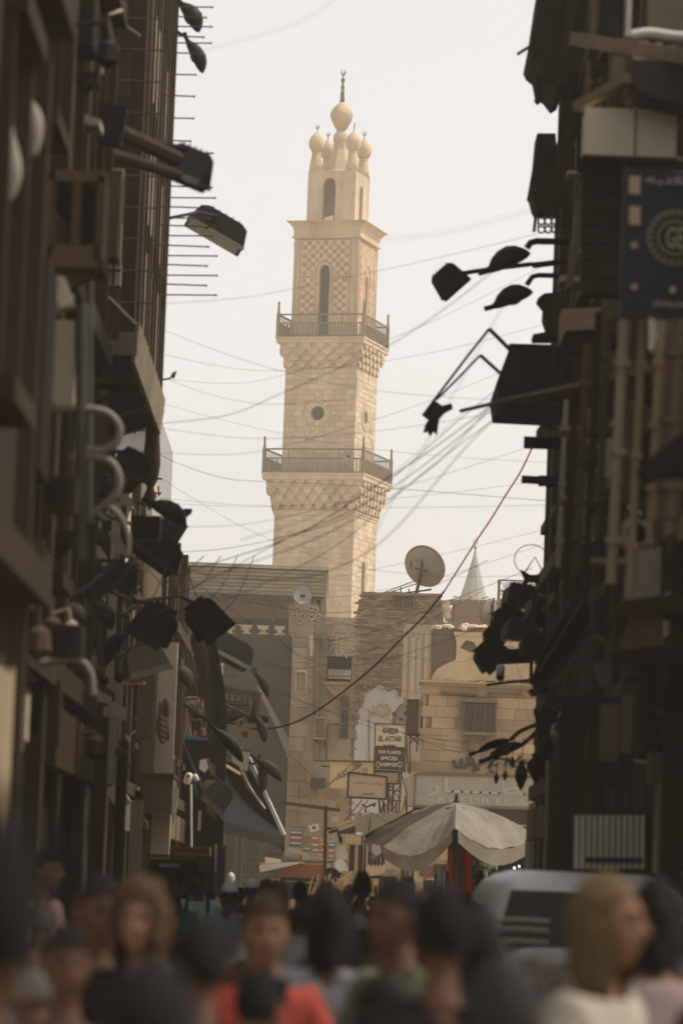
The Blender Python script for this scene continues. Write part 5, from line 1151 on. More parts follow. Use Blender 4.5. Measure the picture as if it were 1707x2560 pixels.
ppoly(MB(), [(578, 1875), (625, 1880), (618, 1928), (580, 1905)], 78.9, .03).build('bright_flap', cream_pt, t)
b = MB(); b.bar(at(424, 1815, 78), at(575, 1902, 78.6), .09); b.build('blue_edge', mat('teal_edge', (.03, .09, .12), (.02, .06, .08), scale=4), t)
b = MB(); b.bar(at(440, 1840, 77.5), at(600, 1935, 78.4), .06); b.build('rafter', tan_pl, t)
b = MB(); b.bar(at(575, 1872, 78.7), at(625, 1878, 78.7), .04); b.build('rod', rust_metal, t)
# hung goods
goods = [('white_bag', 'small round white bag hanging inside the dark shop', 'bag', [(500, 1900), (518, 1896), (524, 1915), (512, 1932), (498, 1922)], white_pl, 76), ('striped_cloth', 'yellowish cloth hanging beside the dark lamp drum', 'cloth', [(512, 1950), (540, 1948), (536, 2010), (542, 2050), (516, 2030)], mat('mustard_cloth', (.30, .22, .12), (.2, .15, .08), scale=8), 76), ('teal_scarf', 'small teal scarf hanging in the dark shop', 'scarf', [(482, 1945), (488, 1945), (498, 1990), (492, 2002), (484, 1970)], mat('teal_cloth', (.02, .12, .12), (.01, .08, .08), scale=5), 75.5), ('red_tag', 'tiny red ribbon low in the dark shop', 'ribbon', [(473, 2048), (479, 2046), (479, 2062), (473, 2064)], mat('red_cloth', (.42, .03, .03), (.30, .02, .02), scale=5), 75.5), ('white_ribbon', 'long narrow white cloth hanging low in the dark shop', 'cloth', [(496, 2026), (504, 2026), (502, 2075), (494, 2078)], white_pl, 75.5), ('green_cloth', 'dull dark cloth hanging at the right of the dark shop', 'cloth', [(524, 1905), (540, 1912), (538, 1940), (526, 1936)], dusty, 75.8)]
for n_, l_, c_, q, m_, Y_ in goods: solo(ppoly(MB(), q, Y_, .06), n_, m_, l_, c_)
t = thing('pole_lamp', 'white twin headed lamp on a thin white pole in front of the dark shop', 'lamp', at(478, 2235, 74))
b = MB(); b.tube([at(479, 2235, 74), at(478, 1960, 74)], .022, 7); b.build('pole', white_pt, t)
for (x_, y_, s_, a_) in ((471, 1946, .13, 20), (490, 1944, .08, -30)): b = MB(); b.lathe((0, 0, 0), [(.02, s_ * .9), (s_ * .55, s_ * .7), (s_ * .6, 0), (s_ * .5, -s_ * .7), (.03, -s_ * .9)], 12); xf(b, at(x_, y_, 73.9), Mrot(0, 0, 0) @ Matrix.Rotation(R(a_), 3, 'Y')).build('lamp_head', white_pt, t, smooth=True)
b = MB(); b.lathe(at(471, 1940, 73.78), [(.005, -.01), (.03, -.01), (.03, .01), (.005, .01)], 8, Matrix.Rotation(R(90), 3, 'X')); b.build('knob', dark_metal, t)

# yellow crates on a table stand
t = thing('yellow_crate', 'yellow plastic crate with slotted sides on the metal display frame', 'crate', at(475, 2138, 58))
yc = mat('yellow_plastic', (.36, .20, .045), (.28, .15, .035), rough=.5, scale=5)
for r_ in ((425, 2117, 524, 2122), (424, 2132, 526, 2138), (424, 2117, 430, 2138), (518, 2117, 525, 2138)): pbox(MB(), *r_, 58, .4).build('crate_rail', yc, t)
for k in range(14): pbox(MB(), 432 + k * 6.3, 2121, 436 + k * 6.3, 2133, 58.02, .03).build('slat', yc, t)
pbox(MB(), 428, 2124, 520, 2134, 58.06, .3).build('contents', dusty, t)
t = thing('display_frame', 'metal framed glass display stand carrying the yellow crate', 'stand', at(448, 2240, 57.5))
for (a_, b_, w_) in (((368, 2139), (522, 2144), .05), ((368, 2148), (500, 2150), .03), ((372, 2140), (374, 2240), .04), ((520, 2140), (518, 2240), .06), ((500, 2150), (498, 2240), .03)): b = MB(); b.bar(at(*a_, 57.6), at(*b_, 57.6), w_); b.build('frame_bar', dusty, t)
pbox(MB(), 374, 2150, 498, 2240, 58.2, .2).build('back_panel', void, t); pbox(MB(), 398, 2158, 448, 2168, 58.1, .1).build('price_strip', mat('pale_blue_print', (.25, .30, .31), (.15, .2, .2), scale=20), t)
pbox(MB(), 524, 2140, 536, 2235, 57.5, .1).build('blue_side', mat('navy_paint', (.03, .05, .10), (.02, .035, .07), scale=4), t); pbox(MB(), 536, 2110, 541, 2180, 57.5, .05).build('white_tube', white_pt, t)
t = thing('tall_mirror', 'tall dark framed mirror standing beside the display stand', 'mirror', at(552, 2240, 70))
b = MB(); [pbox(b, *r_, 70, .06) for r_ in ((538, 2113, 545, 2235), (556, 2113, 563, 2235), (545, 2113, 556, 2120))]; b.build('frame', dark_wood, t); pbox(MB(), 545, 2120, 556, 2235, 70.02, .02).build('glass', glass_d, t)
# shopfront posts near left
for n_, (x0, x1, y0, y1, Y_, m_) in enumerate(((225, 262, 1790, 2235, 40, mid_wood), (322, 352, 2000, 2235, 52, cream_pl), (262, 300, 1700, 1960, 47, cream_pl), (200, 212, 1990, 2160, 36, cream_pl), (52, 66, 1735, 1850, 24, cream_pl), (286, 312, 1850, 2235, 47, dark_wood), (125, 150, 1700, 1860, 29, brown_pl), (290, 296, 2000, 2200, 47, cream_pl), (182, 200, 1700, 1900, 33, grey_pl))):
    solo(pbox(MB(), x0, y0, x1, y1, Y_, .25), 'shopfront_post', m_, ('brown shopfront post rising behind the crowd at left', 'pale plaster post before the dark shopfronts, below the boxy balcony', 'pale patch of plaster post between dark shops', 'thin pale upright strip low among the dark shops', 'short bright cream post fragment near the left edge', 'dark timber post beside the pale shopfront post', 'dull brown post below the left air conditioner', 'very thin pale strip right of the brown post', 'grey post end hanging above the dark shops')[n_], 'post')
for n_, q in enumerate(([(210, 1850), (248, 1866), (248, 1880), (270, 1900), (210, 1880)], [(240, 1720), (275, 1740), (278, 1760), (240, 1752)], [(276, 1750), (314, 1770), (312, 1800), (280, 1790)])):
    solo(ppoly(MB(), q, 44, .3), 'torn_blind', cream_pt, ('torn pale blind over the dark shop at left', 'pale flap on the wall above the torn blind', 'small pale flap right of the upper one')[n_], 'blind')
for n_, (x_, y_, r_) in enumerate(((300, 1880, .06), (268, 1740, .1), (245, 1680, .07), (300, 1690, .07), (182, 1890, .06), (262, 1700, .05))):
    b = MB(); b.lathe(at(x_, y_, 45), [(.01, -r_ * 1.2), (r_, -r_ * .5), (r_ * .9, r_ * .6), (.02, r_)], 10); b.tube([at(x_, y_ - 8, 45), at(x_ - 6, y_ - 60, 45.5)], .012, 4); solo(b, 'hanging_lamp', lamp_p if n_ % 2 else dusty, ('small pale bulb lamp hanging before the wooden shutters', 'round dusty pendant over the torn blind', 'grey pendant in front of the left cream plaster', 'brown pendant right of the grey one', 'dim pendant above the brown post', 'tiny grey pendant between the two bigger ones')[n_], 'pendant lamp')
# ================================================================== RIGHT CLUTTER
# upper wooden oriel with turned drops
t = thing('carved_oriel', 'carved wooden oriel with turned hanging drops at the top right', 'oriel', at(1400, 330, 50))
ppoly(MB(), [(1352, -60), (1334, 60), (1322, 122), (1330, 138), (1345, 150), (1352, 185), (1374, 200), (1392, 224), (1408, 214), (1420, 180), (1500, 170), (1500, -60)], 50, 1.6).build('body', dark_wood, t)
for (a_, b_, w_) in (((1362, -30), (1340, 130), .07), ((1385, -30), (1356, 180), .05), ((1402, -30), (1374, 196), .06), ((1428, -30), (1396, 220), .05), ((1440, -30), (1402, 200), .08)): b = MB(); b.bar(at(*a_, 49.9), at(*b_, 49.9), w_); b.build('moulding', mid_wood, t)
for (px, py, n_) in ((1345, 192, 3), (1350, 200, 2), (1366, 196, 1)):
    b = MB(); c = at(px, py - 6, 50.2); pr = [(.02, .05)]
    for k in range(n_): pr += [(.015, -.02 - .14 * k), (.05, -.08 - .14 * k), (.015, -.13 - .14 * k)]
    b.lathe(c, pr[::-1], 8); b.build('turned_drop', dark_wood, t)
b = MB(); b.bar(at(1324, 116, 49.8), at(1292, 136, 49.8), .035); b.build('spike', rust_metal, t)
b = MB(); ppoly(b, [(1420, 215), (1412, 240), (1402, 330), (1385, 420), (1372, 500), (1382, 500), (1440, 300)], 51, .8); b.build('raking_board', dark_wood, t)
for k in range(3): b = MB(); b.bar(at(1415 + k * 12, 210, 50.6), at(1385 + k * 10, 520, 50.6), .08); b.build('raking_rail', mid_wood if k != 1 else dusty, t)
# smaller lattice oriel
t = thing('lattice_oriel', 'small latticed wooden oriel with a fringe of pierced holes, right', 'oriel', at(1370, 560, 51))
ppoly(MB(), [(1342, 333), (1388, 333), (1392, 380), (1400, 425), (1404, 500), (1396, 520), (1340, 522), (1334, 510), (1326, 480), (1322, 480), (1336, 400)], 51, .7).build('body', dark_wood, t)
for i in range(4):
    for j in range(4): b = MB(); c = at(1348 + i * 12, 366 + j * 15, 50.97); b.lathe(c, [(.01, -.01), (.024, -.01), (.024, .01), (.01, .01)], 8, Matrix.Rotation(R(90), 3, 'X')); b.build('pierced_hole', void, t)
for k in range(5): b = MB(); x_ = 1344 + k * 17; b.bar(at(x_, 520, 51), at(x_, 575, 51), .02); b.build('fringe_bar', dark_wood, t)
for yy in (536, 553, 574): 
    for k in range(4): b = MB(); c = at(1352.5 + k * 17, yy, 51); b.tube([c + Vector((.045 * math.cos(a), 0, .045 * math.sin(a))) for a in [2 * math.pi * i / 10 for i in range(11)]], .013, 5); b.build('fringe_ring', dark_wood, t)
for (a_, b_) in (((1340, 522), (1334, 580)), ((1412, 522), (1412, 585))): b = MB(); b.bar(at(*a_, 51), at(*b_, 51), .04); b.build('fringe_bar', dark_wood, t)
# near right upper: timber, box, sign
t = thing('timber_beam', 'thick rough timber beam crossing the upper right wall with a pale sack on it', 'beam', at(1570, 130, 31))
b = MB(); b.bar(at(1440, 98, 33), at(1760, 150, 31), .13, .12); b.build('beam', mat('rough_timber', (.30, .22, .14), (.20, .145, .095), scale=3, stretch=(1, 1, 3), bump=.5), t)
b = MB(); b.tube(smooth_path([at(1575, 92, 31), at(1620, 84, 31), at(1680, 92, 31), at(1740, 96, 31)], 4), .05, 8); solo(b, 'cloth_roll', white_pl, 'long pale cloth roll lying on the rough beam, top right', 'cloth', smooth=True)
b = MB(); b.bar(at(1440, 268, 32.5), at(1570, 195, 31.5), .08); solo(b, 'brace', MATS['rough_timber'], 'slanting timber brace under the rough beam at the top right', 'brace')
b = MB(); ppoly(b, [(1575, 150), (1720, 150), (1720, 262), (1660, 250), (1600, 232), (1575, 205)], 31.5, .6); solo(b, 'drooping_tarp', mat('dark_grey_tarp', (.07, .06, .048), (.05, .043, .034), scale=3, bump=.5), 'dark drooping tarpaulin under the rough beam', 'tarpaulin')
for n_, (x0, x1, y0, y1, m_) in enumerate(((1565, 1578, -40, 90, cream_pt), (1478, 1490, -40, 90, dusty), (1500, 1540, -40, 88, void), (1620, 1720, -40, 80, grey_pl), (1530, 1560, 140, 210, grey_pl), (1465, 1475, 150, 255, dusty))):
    solo(pbox(MB(), x0, y0, x1, y1, 33, .3), 'wall_board', m_, ('pale upright board above the rough beam', 'brown upright board left of the pale one at the top', 'black window opening at the top right', 'grey plaster patch in the top right corner', 'grey plaster patch under the rough beam', 'thin brown strut under the left end of the beam')[n_], 'board')
t = thing('cream_box', 'blurred cream box unit mounted on the wall above the blue sign', 'box', at(1578, 392, 32))
pbox(MB(), 1462, 272, 1690, 390, 32, .5).build('casing', mat('cream_enamel', (.84, .73, .54), (.74, .64, .47), scale=1.5, rough=.6, dirt=.3), t); pbox(MB(), 1455, 390, 1690, 398, 31.9, .7).build('shelf', dark_wood, t); pbox(MB(), 1585, 275, 1588, 388, 31.98, .1).build('seam', dusty, t)
for k in range(8): pbox(MB(), 1455, 402 + k * 42, 1556, 440 + k * 42, 32.4, .3).build('louvre_board', dark_wood, t)
b = MB(); ppoly(b, [(1462, 390), (1436, 560), (1416, 720), (1430, 720), (1462, 540), (1475, 395)], 36, .4); solo(b, 'slanted_fascia', grey_pl, 'pale slanting fascia edge below the cream box', 'fascia')
t = thing('blue_sign', 'dark navy hanging sign with a round ringed emblem at the right edge', 'sign', at(1640, 790, 26))
navy = mat('navy_board', (.032, .043, .060), (.024, .033, .048), rough=.5, scale=3); gold_l = mat('dim_gold_print', (.42, .40, .22), (.36, .34, .18), scale=5); whl = mat('dim_white_print', (.62, .60, .52), scale=5)
pbox(MB(), 1554, 428, 1730, 792, 26, .12).build('board', navy, t)
for (x_, y0, y1) in ((1572, 440, 485), (1572, 515, 562)): pbox(MB(), x_, y0, x_ + 28, y1, 25.97, .04).build('cream_square', mat('cream_print', (.62, .48, .32), scale=5), t)
for (x_, y_) in ((1584, 613), (1584, 717), (1680, 724)): b = MB(); b.lathe(at(x_, y_, 25.97), [(.003, -.01), (.024, -.01), (.024, .01), (.003, .01)], 12, Matrix.Rotation(R(90), 3, 'X')); b.build('round_spot', MATS['cream_print'], t)
c = at(1686, 594, 25.97)
for r_, w_, m_ in ((.185, .006, gold_l), (.115, .007, gold_l)): b = MB(); b.tube([c + Vector((r_ * math.cos(a), 0, r_ * math.sin(a))) for a in [2 * math.pi * i / 40 for i in range(41)]], w_, 5); b.build('emblem_ring', m_, t)
for k in range(22): a = 2 * math.pi * k / 22; b = MB(); b.bar(c + Vector((.15 * math.cos(a), -.01, .15 * math.sin(a))), c + Vector((.172 * math.cos(a + .06), -.01, .172 * math.sin(a + .06))), .014); b.build('emblem_letter', gold_l, t)
text('emblem_letters', 'GE', 1664, 1708, 594, 25.96, gold_l, t, hpx=56, bold=.02)
text('arabic_heading', arabic('مكتبة'.replace('ة', 'ه')), 1612, 1740, 452, 25.96, whl, t, hpx=26, bold=.01)
text('small_line', 'GOLDEN', 1630, 1740, 762, 25.96, whl, t, hpx=13, bold=.02)
b = MB(); b.bar(at(1560, 424, 26), at(1740, 420, 28), .04); b.build('bracket', rust_metal, t)
# pipes and pilasters down the near right wall
for n_, (x_, y0, y1, w_, Y_, m_) in enumerate(((1545, 800, 1460, .042, 27, cream_pl), (1592, 800, 1480, .03, 26.5, tan_pl), (1640, 830, 1300, .04, 26, tan_pl), (1505, 800, 1340, .03, 29, dusty), (1480, 780, 1500, .03, 30, dark_metal), (1455, 860, 1440, .035, 31, dusty), (1432, 900, 1500, .03, 33, mid_wood), (1665, 800, 1300, .04, 25.5, grey_pl), (1690, 800, 1300, .06, 25, grey_pl), (1572, 1000, 1250, .03, 27, grey_pl), (1410, 1000, 1420, .03, 40, cream_pt))):
    b = MB(); b.tube([at(x_ + (1100 - y) * .05, y, Y_) for y in (y0, (y0 + y1) / 2, y1)], w_, 8)
    for q in range(3): yy = y0 + (y1 - y0) * (q + .5) / 3; b.box(at(x_ + (1100 - yy) * .05, yy, Y_), (w_ * 2.6, w_ * 2.6, .05))
    solo(b, 'wall_pipe', m_, ('brightest cream pipe down the right wall below the blue sign', 'slim cream pipe right of the brightest one', 'thick cream pipe third from the left under the sign', 'thin brown pipe left of the brightest cream pipe', 'black pipe under the cream box corner', 'dusty pipe beside the black one', 'reddish wooden pipe cover at the outer wall edge', 'grey pipe near the right edge of the frame', 'thick grey pipe at the very right edge', 'short grey pipe between two cream pipes', 'pale pipe at the outermost edge of the right wall')[n_], 'pipe')
b = MB(); ppoly(b, [(1622, 792), (1636, 798), (1640, 840), (1632, 880), (1620, 870)], 25.4, .08); solo(b, 'bright_plate', mat('bright_scrap', (.75, .7, .6), scale=4), 'small bright tin plate hanging just below the blue sign', 'plate')
t = thing('cream_corbel', 'boxy plaster corbel sticking out of the right wall beside the oriel', 'corbel', at(1455, 850, 40))
ppoly(MB(), [(1405, 772), (1500, 768), (1500, 822), (1415, 826), (1402, 850)], 40, .6).build('block', tan_pl, t); ppoly(MB(), [(1410, 826), (1500, 822), (1500, 850), (1440, 880), (1415, 872)], 40.1, .5).build('underside_board', dark_wood, t)
b = MB(); ppoly(b, [(1730, 1065), (1690, 1090), (1640, 1130), (1600, 1165), (1606, 1185), (1625, 1200), (1660, 1185), (1730, 1180)], 21, .3); solo(b, 'dark_awning_corner', black_cl, 'black blurred awning corner poking in from the right edge', 'awning')
t = thing('shop_hood', 'tan box with a dark sloping hood halfway down the right wall', 'hood', at(1590, 1625, 28))
ppoly(MB(), [(1570, 1530), (1658, 1524), (1658, 1612), (1545, 1625)], 28, .5).build('box', mat('hood_tan', (.27, .19, .115), (.21, .148, .09), scale=2), t); ppoly(MB(), [(1515, 1555), (1560, 1500), (1740, 1478), (1740, 1530), (1570, 1532), (1530, 1575)], 27.8, .9).build('roof', dark_wood, t); ppoly(MB(), [(1540, 1640), (1580, 1622), (1740, 1612), (1740, 1650), (1600, 1655)], 27.9, .6).build('lower_roof', dark_wood, t)
t = thing('sloping_roof', 'dark leaning shop roof with a pale lower edge at the right', 'roof', at(1420, 1720, 42))
ppoly(MB(), [(1330, 1700), (1350, 1640), (1400, 1560), (1450, 1500), (1468, 1500), (1475, 1540), (1450, 1600), (1380, 1715), (1350, 1735)], 42, .5).build('roof', black_cl, t)
for (a_, b_, w_, m_) in (((1455, 1500), (1345, 1680), .03, dusty), ((1482, 1590), (1370, 1722), .06, dusty), ((1475, 1570), (1352, 1722), .04, dark_wood), ((1436, 1500), (1335, 1660), .03, dark_metal)): b = MB(); b.bar(at(*a_, 41.8), at(*b_, 41.8), w_); b.build('edge_bar', m_, t)
b = MB(); b.tube(smooth_path([at(1480, 1598, 40), at(1500, 1600, 40), at(1518, 1625, 40), at(1520, 1700, 40), at(1512, 1800, 40)], 4), .04, 7); solo(b, 'curved_pipe', grey_pl, 'grey pipe curving down behind the leaning roof', 'pipe')
# brown timber shopfront, lower right
t = thing('timber_shopfront', 'dark reddish timber shopfront of tall boards behind the van', 'shopfront', at(1480, 2240, 34))
pk = [((xr(1395 + k * 17 + 8, 1950, 34), 34 - (k % 3) * .02, (zr(1450, 1760, 34) + .02) / 2), (17 * mpp(34) - .008, .08, zr(1450, 1760, 34))) for k in range(11)]
pieces(t, 'board', mat('red_brown_boards', (.075, .042, .028), (.05, .029, .02), scale=3, stretch=(5, 5, .4), bump=.4, rnd_amt=.25), pk)
for (x0, y0, x1, y1) in ((1375, 1740, 1570, 1762), (1388, 1800, 1400, 2240), (1372, 1900, 1384, 2240)): pbox(MB(), x0, y0, x1, y1, 33.8, .15).build('frame_board', dark_wood, t)
t = thing('corrugated_sheet', 'cream corrugated metal sheet standing behind the van roof', 'metal sheet', at(1520, 2168, 31.5))
ppoly(MB(), [(1434, 2040), (1614, 2040), (1612, 2172), (1434, 2172)], 31.56, .02).build('backing', mid_wood, t)  # brown seen between the ribs stands in for shaded corrugation slopes
cc = mat('corrugated_cream', (.84, .80, .62), (.74, .70, .54), scale=4, rough=.6, dirt=.25)
for k in range(12): x_ = 1434 + 15 * k; b = MB(); p = at(x_ + 5, 2172, 31.5); q = at(x_ + 7, 2038, 31.5); b.tube([p, q], .017, 8); b.build('rib', cc, t)
b = MB(); b.bar(at(1462, 2150, 31.3), at(1605, 2152, 31.3), .05); b.build('dark_rail', dark_metal, t)
for k in range(3): pbox(MB(), 1395 + k * 95, 2172, 1400 + k * 95, 2250, 31.6, .05).build('leg', dark_wood, t)
for n_, (x0, x1, y0, y1, Y_, m_) in enumerate(((1640, 1655, 1960, 2180, 30, tan_pl), (1500, 1545, 1760, 1900, 33, grey_pl), (1555, 1580, 1740, 1880, 32, grey_pl), (1620, 1660, 1880, 1960, 30, grey_pl), (1600, 1640, 1650, 1860, 29, dark_wood), (1660, 1730, 1650, 2180, 28.5, dark_wood), (1575, 1600, 2030, 2190, 31.8, mid_wood), (1345, 1352, 1980, 2200, 55, tan_pl), (1362, 1368, 1900, 2200, 50, tan_pl))):
    solo(pbox(MB(), x0, y0, x1, y1, Y_, .25), 'wall_panel', m_, ('narrow tan post at the lower right behind the van', 'dim grey cloth panel above the timber shopfront', 'second dim grey panel right of the first', 'grey patch above the tan post', 'dark timber panel in the right wall', 'dark shutter at the lower right edge', 'brown board right of the corrugated sheet', 'thin tan corner strip beside the hanging white cloth', 'second thin tan strip beside the timber shopfront')[n_], 'panel')
for n_, q in enumerate(([(1530, 1720), (1560, 1690), (1548, 1740), (1528, 1790)], [(1480, 1660), (1510, 1650), (1530, 1700), (1500, 1720)], [(1370, 1930), (1400, 1905), (1398, 1935), (1375, 1960)])): solo(ppoly(MB(), q, 36, .1), 'pale_rag', mat('grey_rag', (.20, .18, .14), scale=5), ('pale rag catching light in the dark right wall', 'dim rag under the leaning roof', 'grey rag at the shopfront corner beside the ornaments')[n_], 'rag')
for (l_, q, Y_, m_) in (('air conditioner under the screened balcony on the right wall', (1438, 1120, 1492, 1170), 38, lamp_p), ('air conditioner between the grey pipes low on the right wall', (1560, 1300, 1630, 1362), 29, cream_pt), ('small dim air conditioner above the sloping shop roof', (1400, 1390, 1446, 1432), 45, dusty)): ac_unit(l_, *q, Y_, m_=m_)
for n_, q in enumerate(((1400, 1065, 1520, 1078), (1404, 1240, 1500, 1252), (1480, 1395, 1640, 1410), (1400, 690, 1520, 704), (1560, 960, 1700, 972))): solo(pbox(MB(), *q, 34 + n_, .5), 'stone_ledge', cream_pl if n_ % 2 else tan_pl, ('narrow plaster ledge right of the long pole', 'plaster ledge below the bracket arms', 'long plaster ledge above the tan hood', 'ledge beside the blue sign bottom left corner', 'ledge crossing the cream pipes')[n_], 'ledge')
# mashrabiya balcony hanging over the street
t = thing('screened_balcony', 'dark wooden screened balcony with a scalloped fringe over the street, right', 'balcony', at(1330, 1015, 49))
b = MB(); ppoly(b, [(1276, 862), (1420, 864), (1420, 1015), (1248, 1006), (1241, 955), (1252, 925)], 49, 2.2); b.build('body', dark_wood, t)
for k in range(9): b = MB(); x_ = 1282 + k * 15; b.bar(at(x_, 868, 48.95), at(x_ - 14 + k, 1000, 48.95), .03); b.build('baluster', mid_wood, t)
for (a_, b_) in (((1272, 864), (1420, 868)), ((1250, 950), (1420, 955)), ((1245, 1000), (1420, 1012))): b = MB(); b.bar(at(*a_, 48.9), at(*b_, 48.9), .05); b.build('rail', dark_wood, t)
for k in range(6):
    b = MB(); xa = 1247 + k * 29; ppoly(b, [(xa - 3, 1010), (xa + 3, 1010), (xa + 2, 1026), (xa - 2, 1026)], 49, .06); b.build('fringe_drop', dark_wood, t)
    P = [at(xa + 14.5 + 13 * math.cos(a), 1018 - 9 * math.sin(a), 49.02) for a in [math.pi * i / 8 for i in range(9)]]; b = MB(); b.tube(P, .018, 5); b.build('fringe_scallop', dark_wood, t)
b = MB(); b.bar(at(1246, 1028, 49), at(1418, 1032, 49), .022); b.build('fringe_rail', dark_wood, t)
b = MB(); ppoly(b, [(1344, 745), (1360, 733), (1420, 728), (1420, 845), (1334, 845), (1332, 835), (1362, 830), (1366, 815), (1358, 790), (1360, 765)], 50, .5); solo(b, 'urn_bracket', dark_wood, 'dark urn shaped bracket above the screened balcony', 'bracket')
# angular double arm with clawed lamp
t = thing('angled_arm_lamp', 'angular iron arms reaching out to a claw shaped lamp, right', 'lamp', at(1092, 1040, 47))
for (P, w_) in (([(1275, 875), (1222, 822), (1170, 888), (1085, 1000), (1060, 1035)], .03), ([(1252, 935), (1200, 888), (1140, 950), (1090, 1000)], .026)):
    for i in range(len(P) - 1): b = MB(); b.bar(at(*P[i], 47), at(*P[i + 1], 47), w_ * (1.5 if i == 0 else 1)); b.build('arm', dark_metal, t)
ppoly(MB(), [(1055, 1035), (1075, 1010), (1088, 1002), (1105, 1014), (1128, 1008), (1131, 1020), (1112, 1030), (1098, 1045), (1092, 1086), (1084, 1076), (1076, 1089), (1068, 1076), (1058, 1080), (1062, 1062), (1072, 1048)], 46.8, .14).build('claw_head', dark_metal, t)
# long near pole
t = thing('slanting_pole', 'long thin pole slanting up from the clawed lamp across the right wall', 'pole', at(1155, 1026, 46))
b = MB(); b.tube([at(1152, 1027, 46), at(1243, 1006, 42)], .024, 8); b.build('tip', dark_metal, t)
b = MB(); b.tube([at(1240, 1007, 42), at(1440, 968, 33), at(1760, 902, 24)], .037, 8); b.build('pole', mat('dark_pole', (.20, .14, .09), (.14, .10, .065), scale=4), t)
# horizontal lamps and brackets
for n_, (P, w_, label) in enumerate(((([1309, 1106], [1430, 1110]), .085, 'thick dark bracket arm carrying a pale insulator, right'), (([1345, 1202], [1430, 1204]), .075, 'lower dark bracket arm with a stepped end, right'))):
    t = thing('bracket_arm', label, 'bracket', at(*P[1], 50)); b = MB(); b.tube([at(*P[0], 50), at(*P[1], 50)], w_, 10); b.build('arm', dark_metal, t)
    if n_ == 1: b = MB(); b.tube([at(1303, 1198, 50), at(1350, 1201, 50)], .055, 10); b.build('arm_tip', dark_metal, t)
    else:
        b = MB(); b.lathe(at(1358, 1090, 49.9), [(.10, -.02), (.10, .06), (.08, .1), (.03, .16), (.02, .2)], 12); b.build('insulator', cream_pt, t, smooth=True)
        for k in range(5): b = MB(); b.tube(smooth_path([at(1380 + k * 9, 1018, 50), at(1384 + k * 8, 1060, 50), at(1388 + k * 8, 1092, 50)], 3), .008, 4); b.build('wire', dark_metal, t)
        b = MB(); b.tube(smooth_path([at(1375, 1122, 50), at(1382, 1145, 50), at(1398, 1152, 50), at(1410, 1132, 50), at(1400, 1122, 50)], 5), .008, 5); b.build('wire_loop', MATS['red_wire'], t)
        b = MB(); b.bar(at(1365, 1064, 50), at(1418, 1086, 50), .03); b.build('strut', dark_metal, t)
street_lamp('broad dark lamp head between two arms against the sky, right', 1270, 655, 50, 122, 66, -26, flip=False, wall=None)
for n_, (P, r_) in enumerate((([(1316, 620), (1326, 607), (1340, 603), (1430, 605)], .045), ([(1330, 664), (1430, 652)], .042), ([(1316, 712), (1330, 692), (1345, 688), (1430, 690)], .035))):
    b = MB(); b.tube([at(x, y, 50) for x, y in P], r_, 7); solo(b, 'lamp_bracket', lamp_g, ('upper horizontal lamp arm joined to the right wall', 'middle lamp arm under the broad lamp head', 'lowest of the three horizontal lamp arms, right')[n_], 'bracket')
b = MB(); b.tube([at(1150, 684, 50), at(1215, 674, 50), at(1330, 660, 50)], .03, 6); solo(b, 'lamp_rod', lamp_g, 'thin rod joining the square floodlight to the broad lamp head', 'rod')
street_lamp('second lamp head drooping below the broad one, right', 1280, 748, 50, 112, 60, -24)
floodlight('square floodlight at the far end of the rod against the sky, right', 1122, 700, 50, 88, 58, -42, yaw=-15)
# satellite ring, star lamp and the heap below
b = MB(); c = at(1328, 1400, 60); b.tube([c + Vector((.27 * math.cos(a), .1 * math.sin(a), .25 * math.sin(a))) for a in [2 * math.pi * i / 30 for i in range(31)]], .008, 6); b.tube([c + Vector((-.1, 0, -.2)), c + Vector((.05, 0, .05)), c + Vector((.2, 0, -.2))], .012, 5); solo(b, 'wire_ring', mat('thin_red_wire', (.34, .22, .17), scale=5), 'thin pale ring of wire floating above the star shaped lamp', 'ring')
t = solo(ppoly(MB(), [(1302, 1424), (1325, 1437), (1348, 1438), (1370, 1427), (1378, 1444), (1376, 1464), (1352, 1455), (1325, 1452), (1306, 1462), (1311, 1445)], 56, .25), 'star_lamp', dark_metal, 'dark star shaped lamp silhouetted beside the right wall', 'lamp')
b = MB(); ppoly(b, [(1364, 1390), (1378, 1360), (1392, 1330), (1420, 1322), (1420, 1480), (1390, 1478), (1378, 1440), (1368, 1415)], 56, .5); solo(b, 'dark_bracket', dark_wood, 'dark bulging bracket on the right wall beside the star lamp', 'bracket')
heap = (('short cylinder floodlight near the wall in the right heap', 1300, 1575, 56, 95, 46, 0, lamp_p), ('square floodlight pointing down left in the right heap', 1222, 1636, 56, 84, 52, -42, lamp_g), ('bar shaped floodlight below the cylinder', 1295, 1640, 56, 90, 26, -6, lamp_g), ('top floodlight of the right heap beside the lattice screen', 1300, 1490, 57, 90, 50, 4, lamp_g), ('middle floodlight of the right heap', 1262, 1545, 57, 80, 44, -35, lamp_g), ('floodlight hugging the wall in the right heap', 1350, 1530, 56, 80, 60, 10, lamp_g), ('small floodlight at the left tip of the right heap', 1235, 1590, 57, 60, 40, -50, lamp_g), ('floodlight crossing the iron pole in the right heap', 1330, 1610, 55, 70, 40, -20, lamp_g))
for (l_, x_, y_, Y_, L_, H_, tl, m_) in heap: floodlight(l_, x_, y_, Y_, L_, H_, tl, m_=m_, wall=[at(x_ + 50, y_ - 10, Y_), at(1405, y_ + 10, Y_ - .5)], group='floodlights heaped on the right wall')
b = MB(); b.tube([at(1332, 1470, 55), at(1326, 1710, 55)], .025, 6); b.tube([at(1322, 1700, 55), at(1215, 1712, 55)], .02, 6); b.tube([at(1345, 1480, 55), at(1328, 1600, 55)], .02, 6); solo(b, 'iron_pole', dark_metal, 'thin iron pole running down through the right heap of lamps', 'pole')
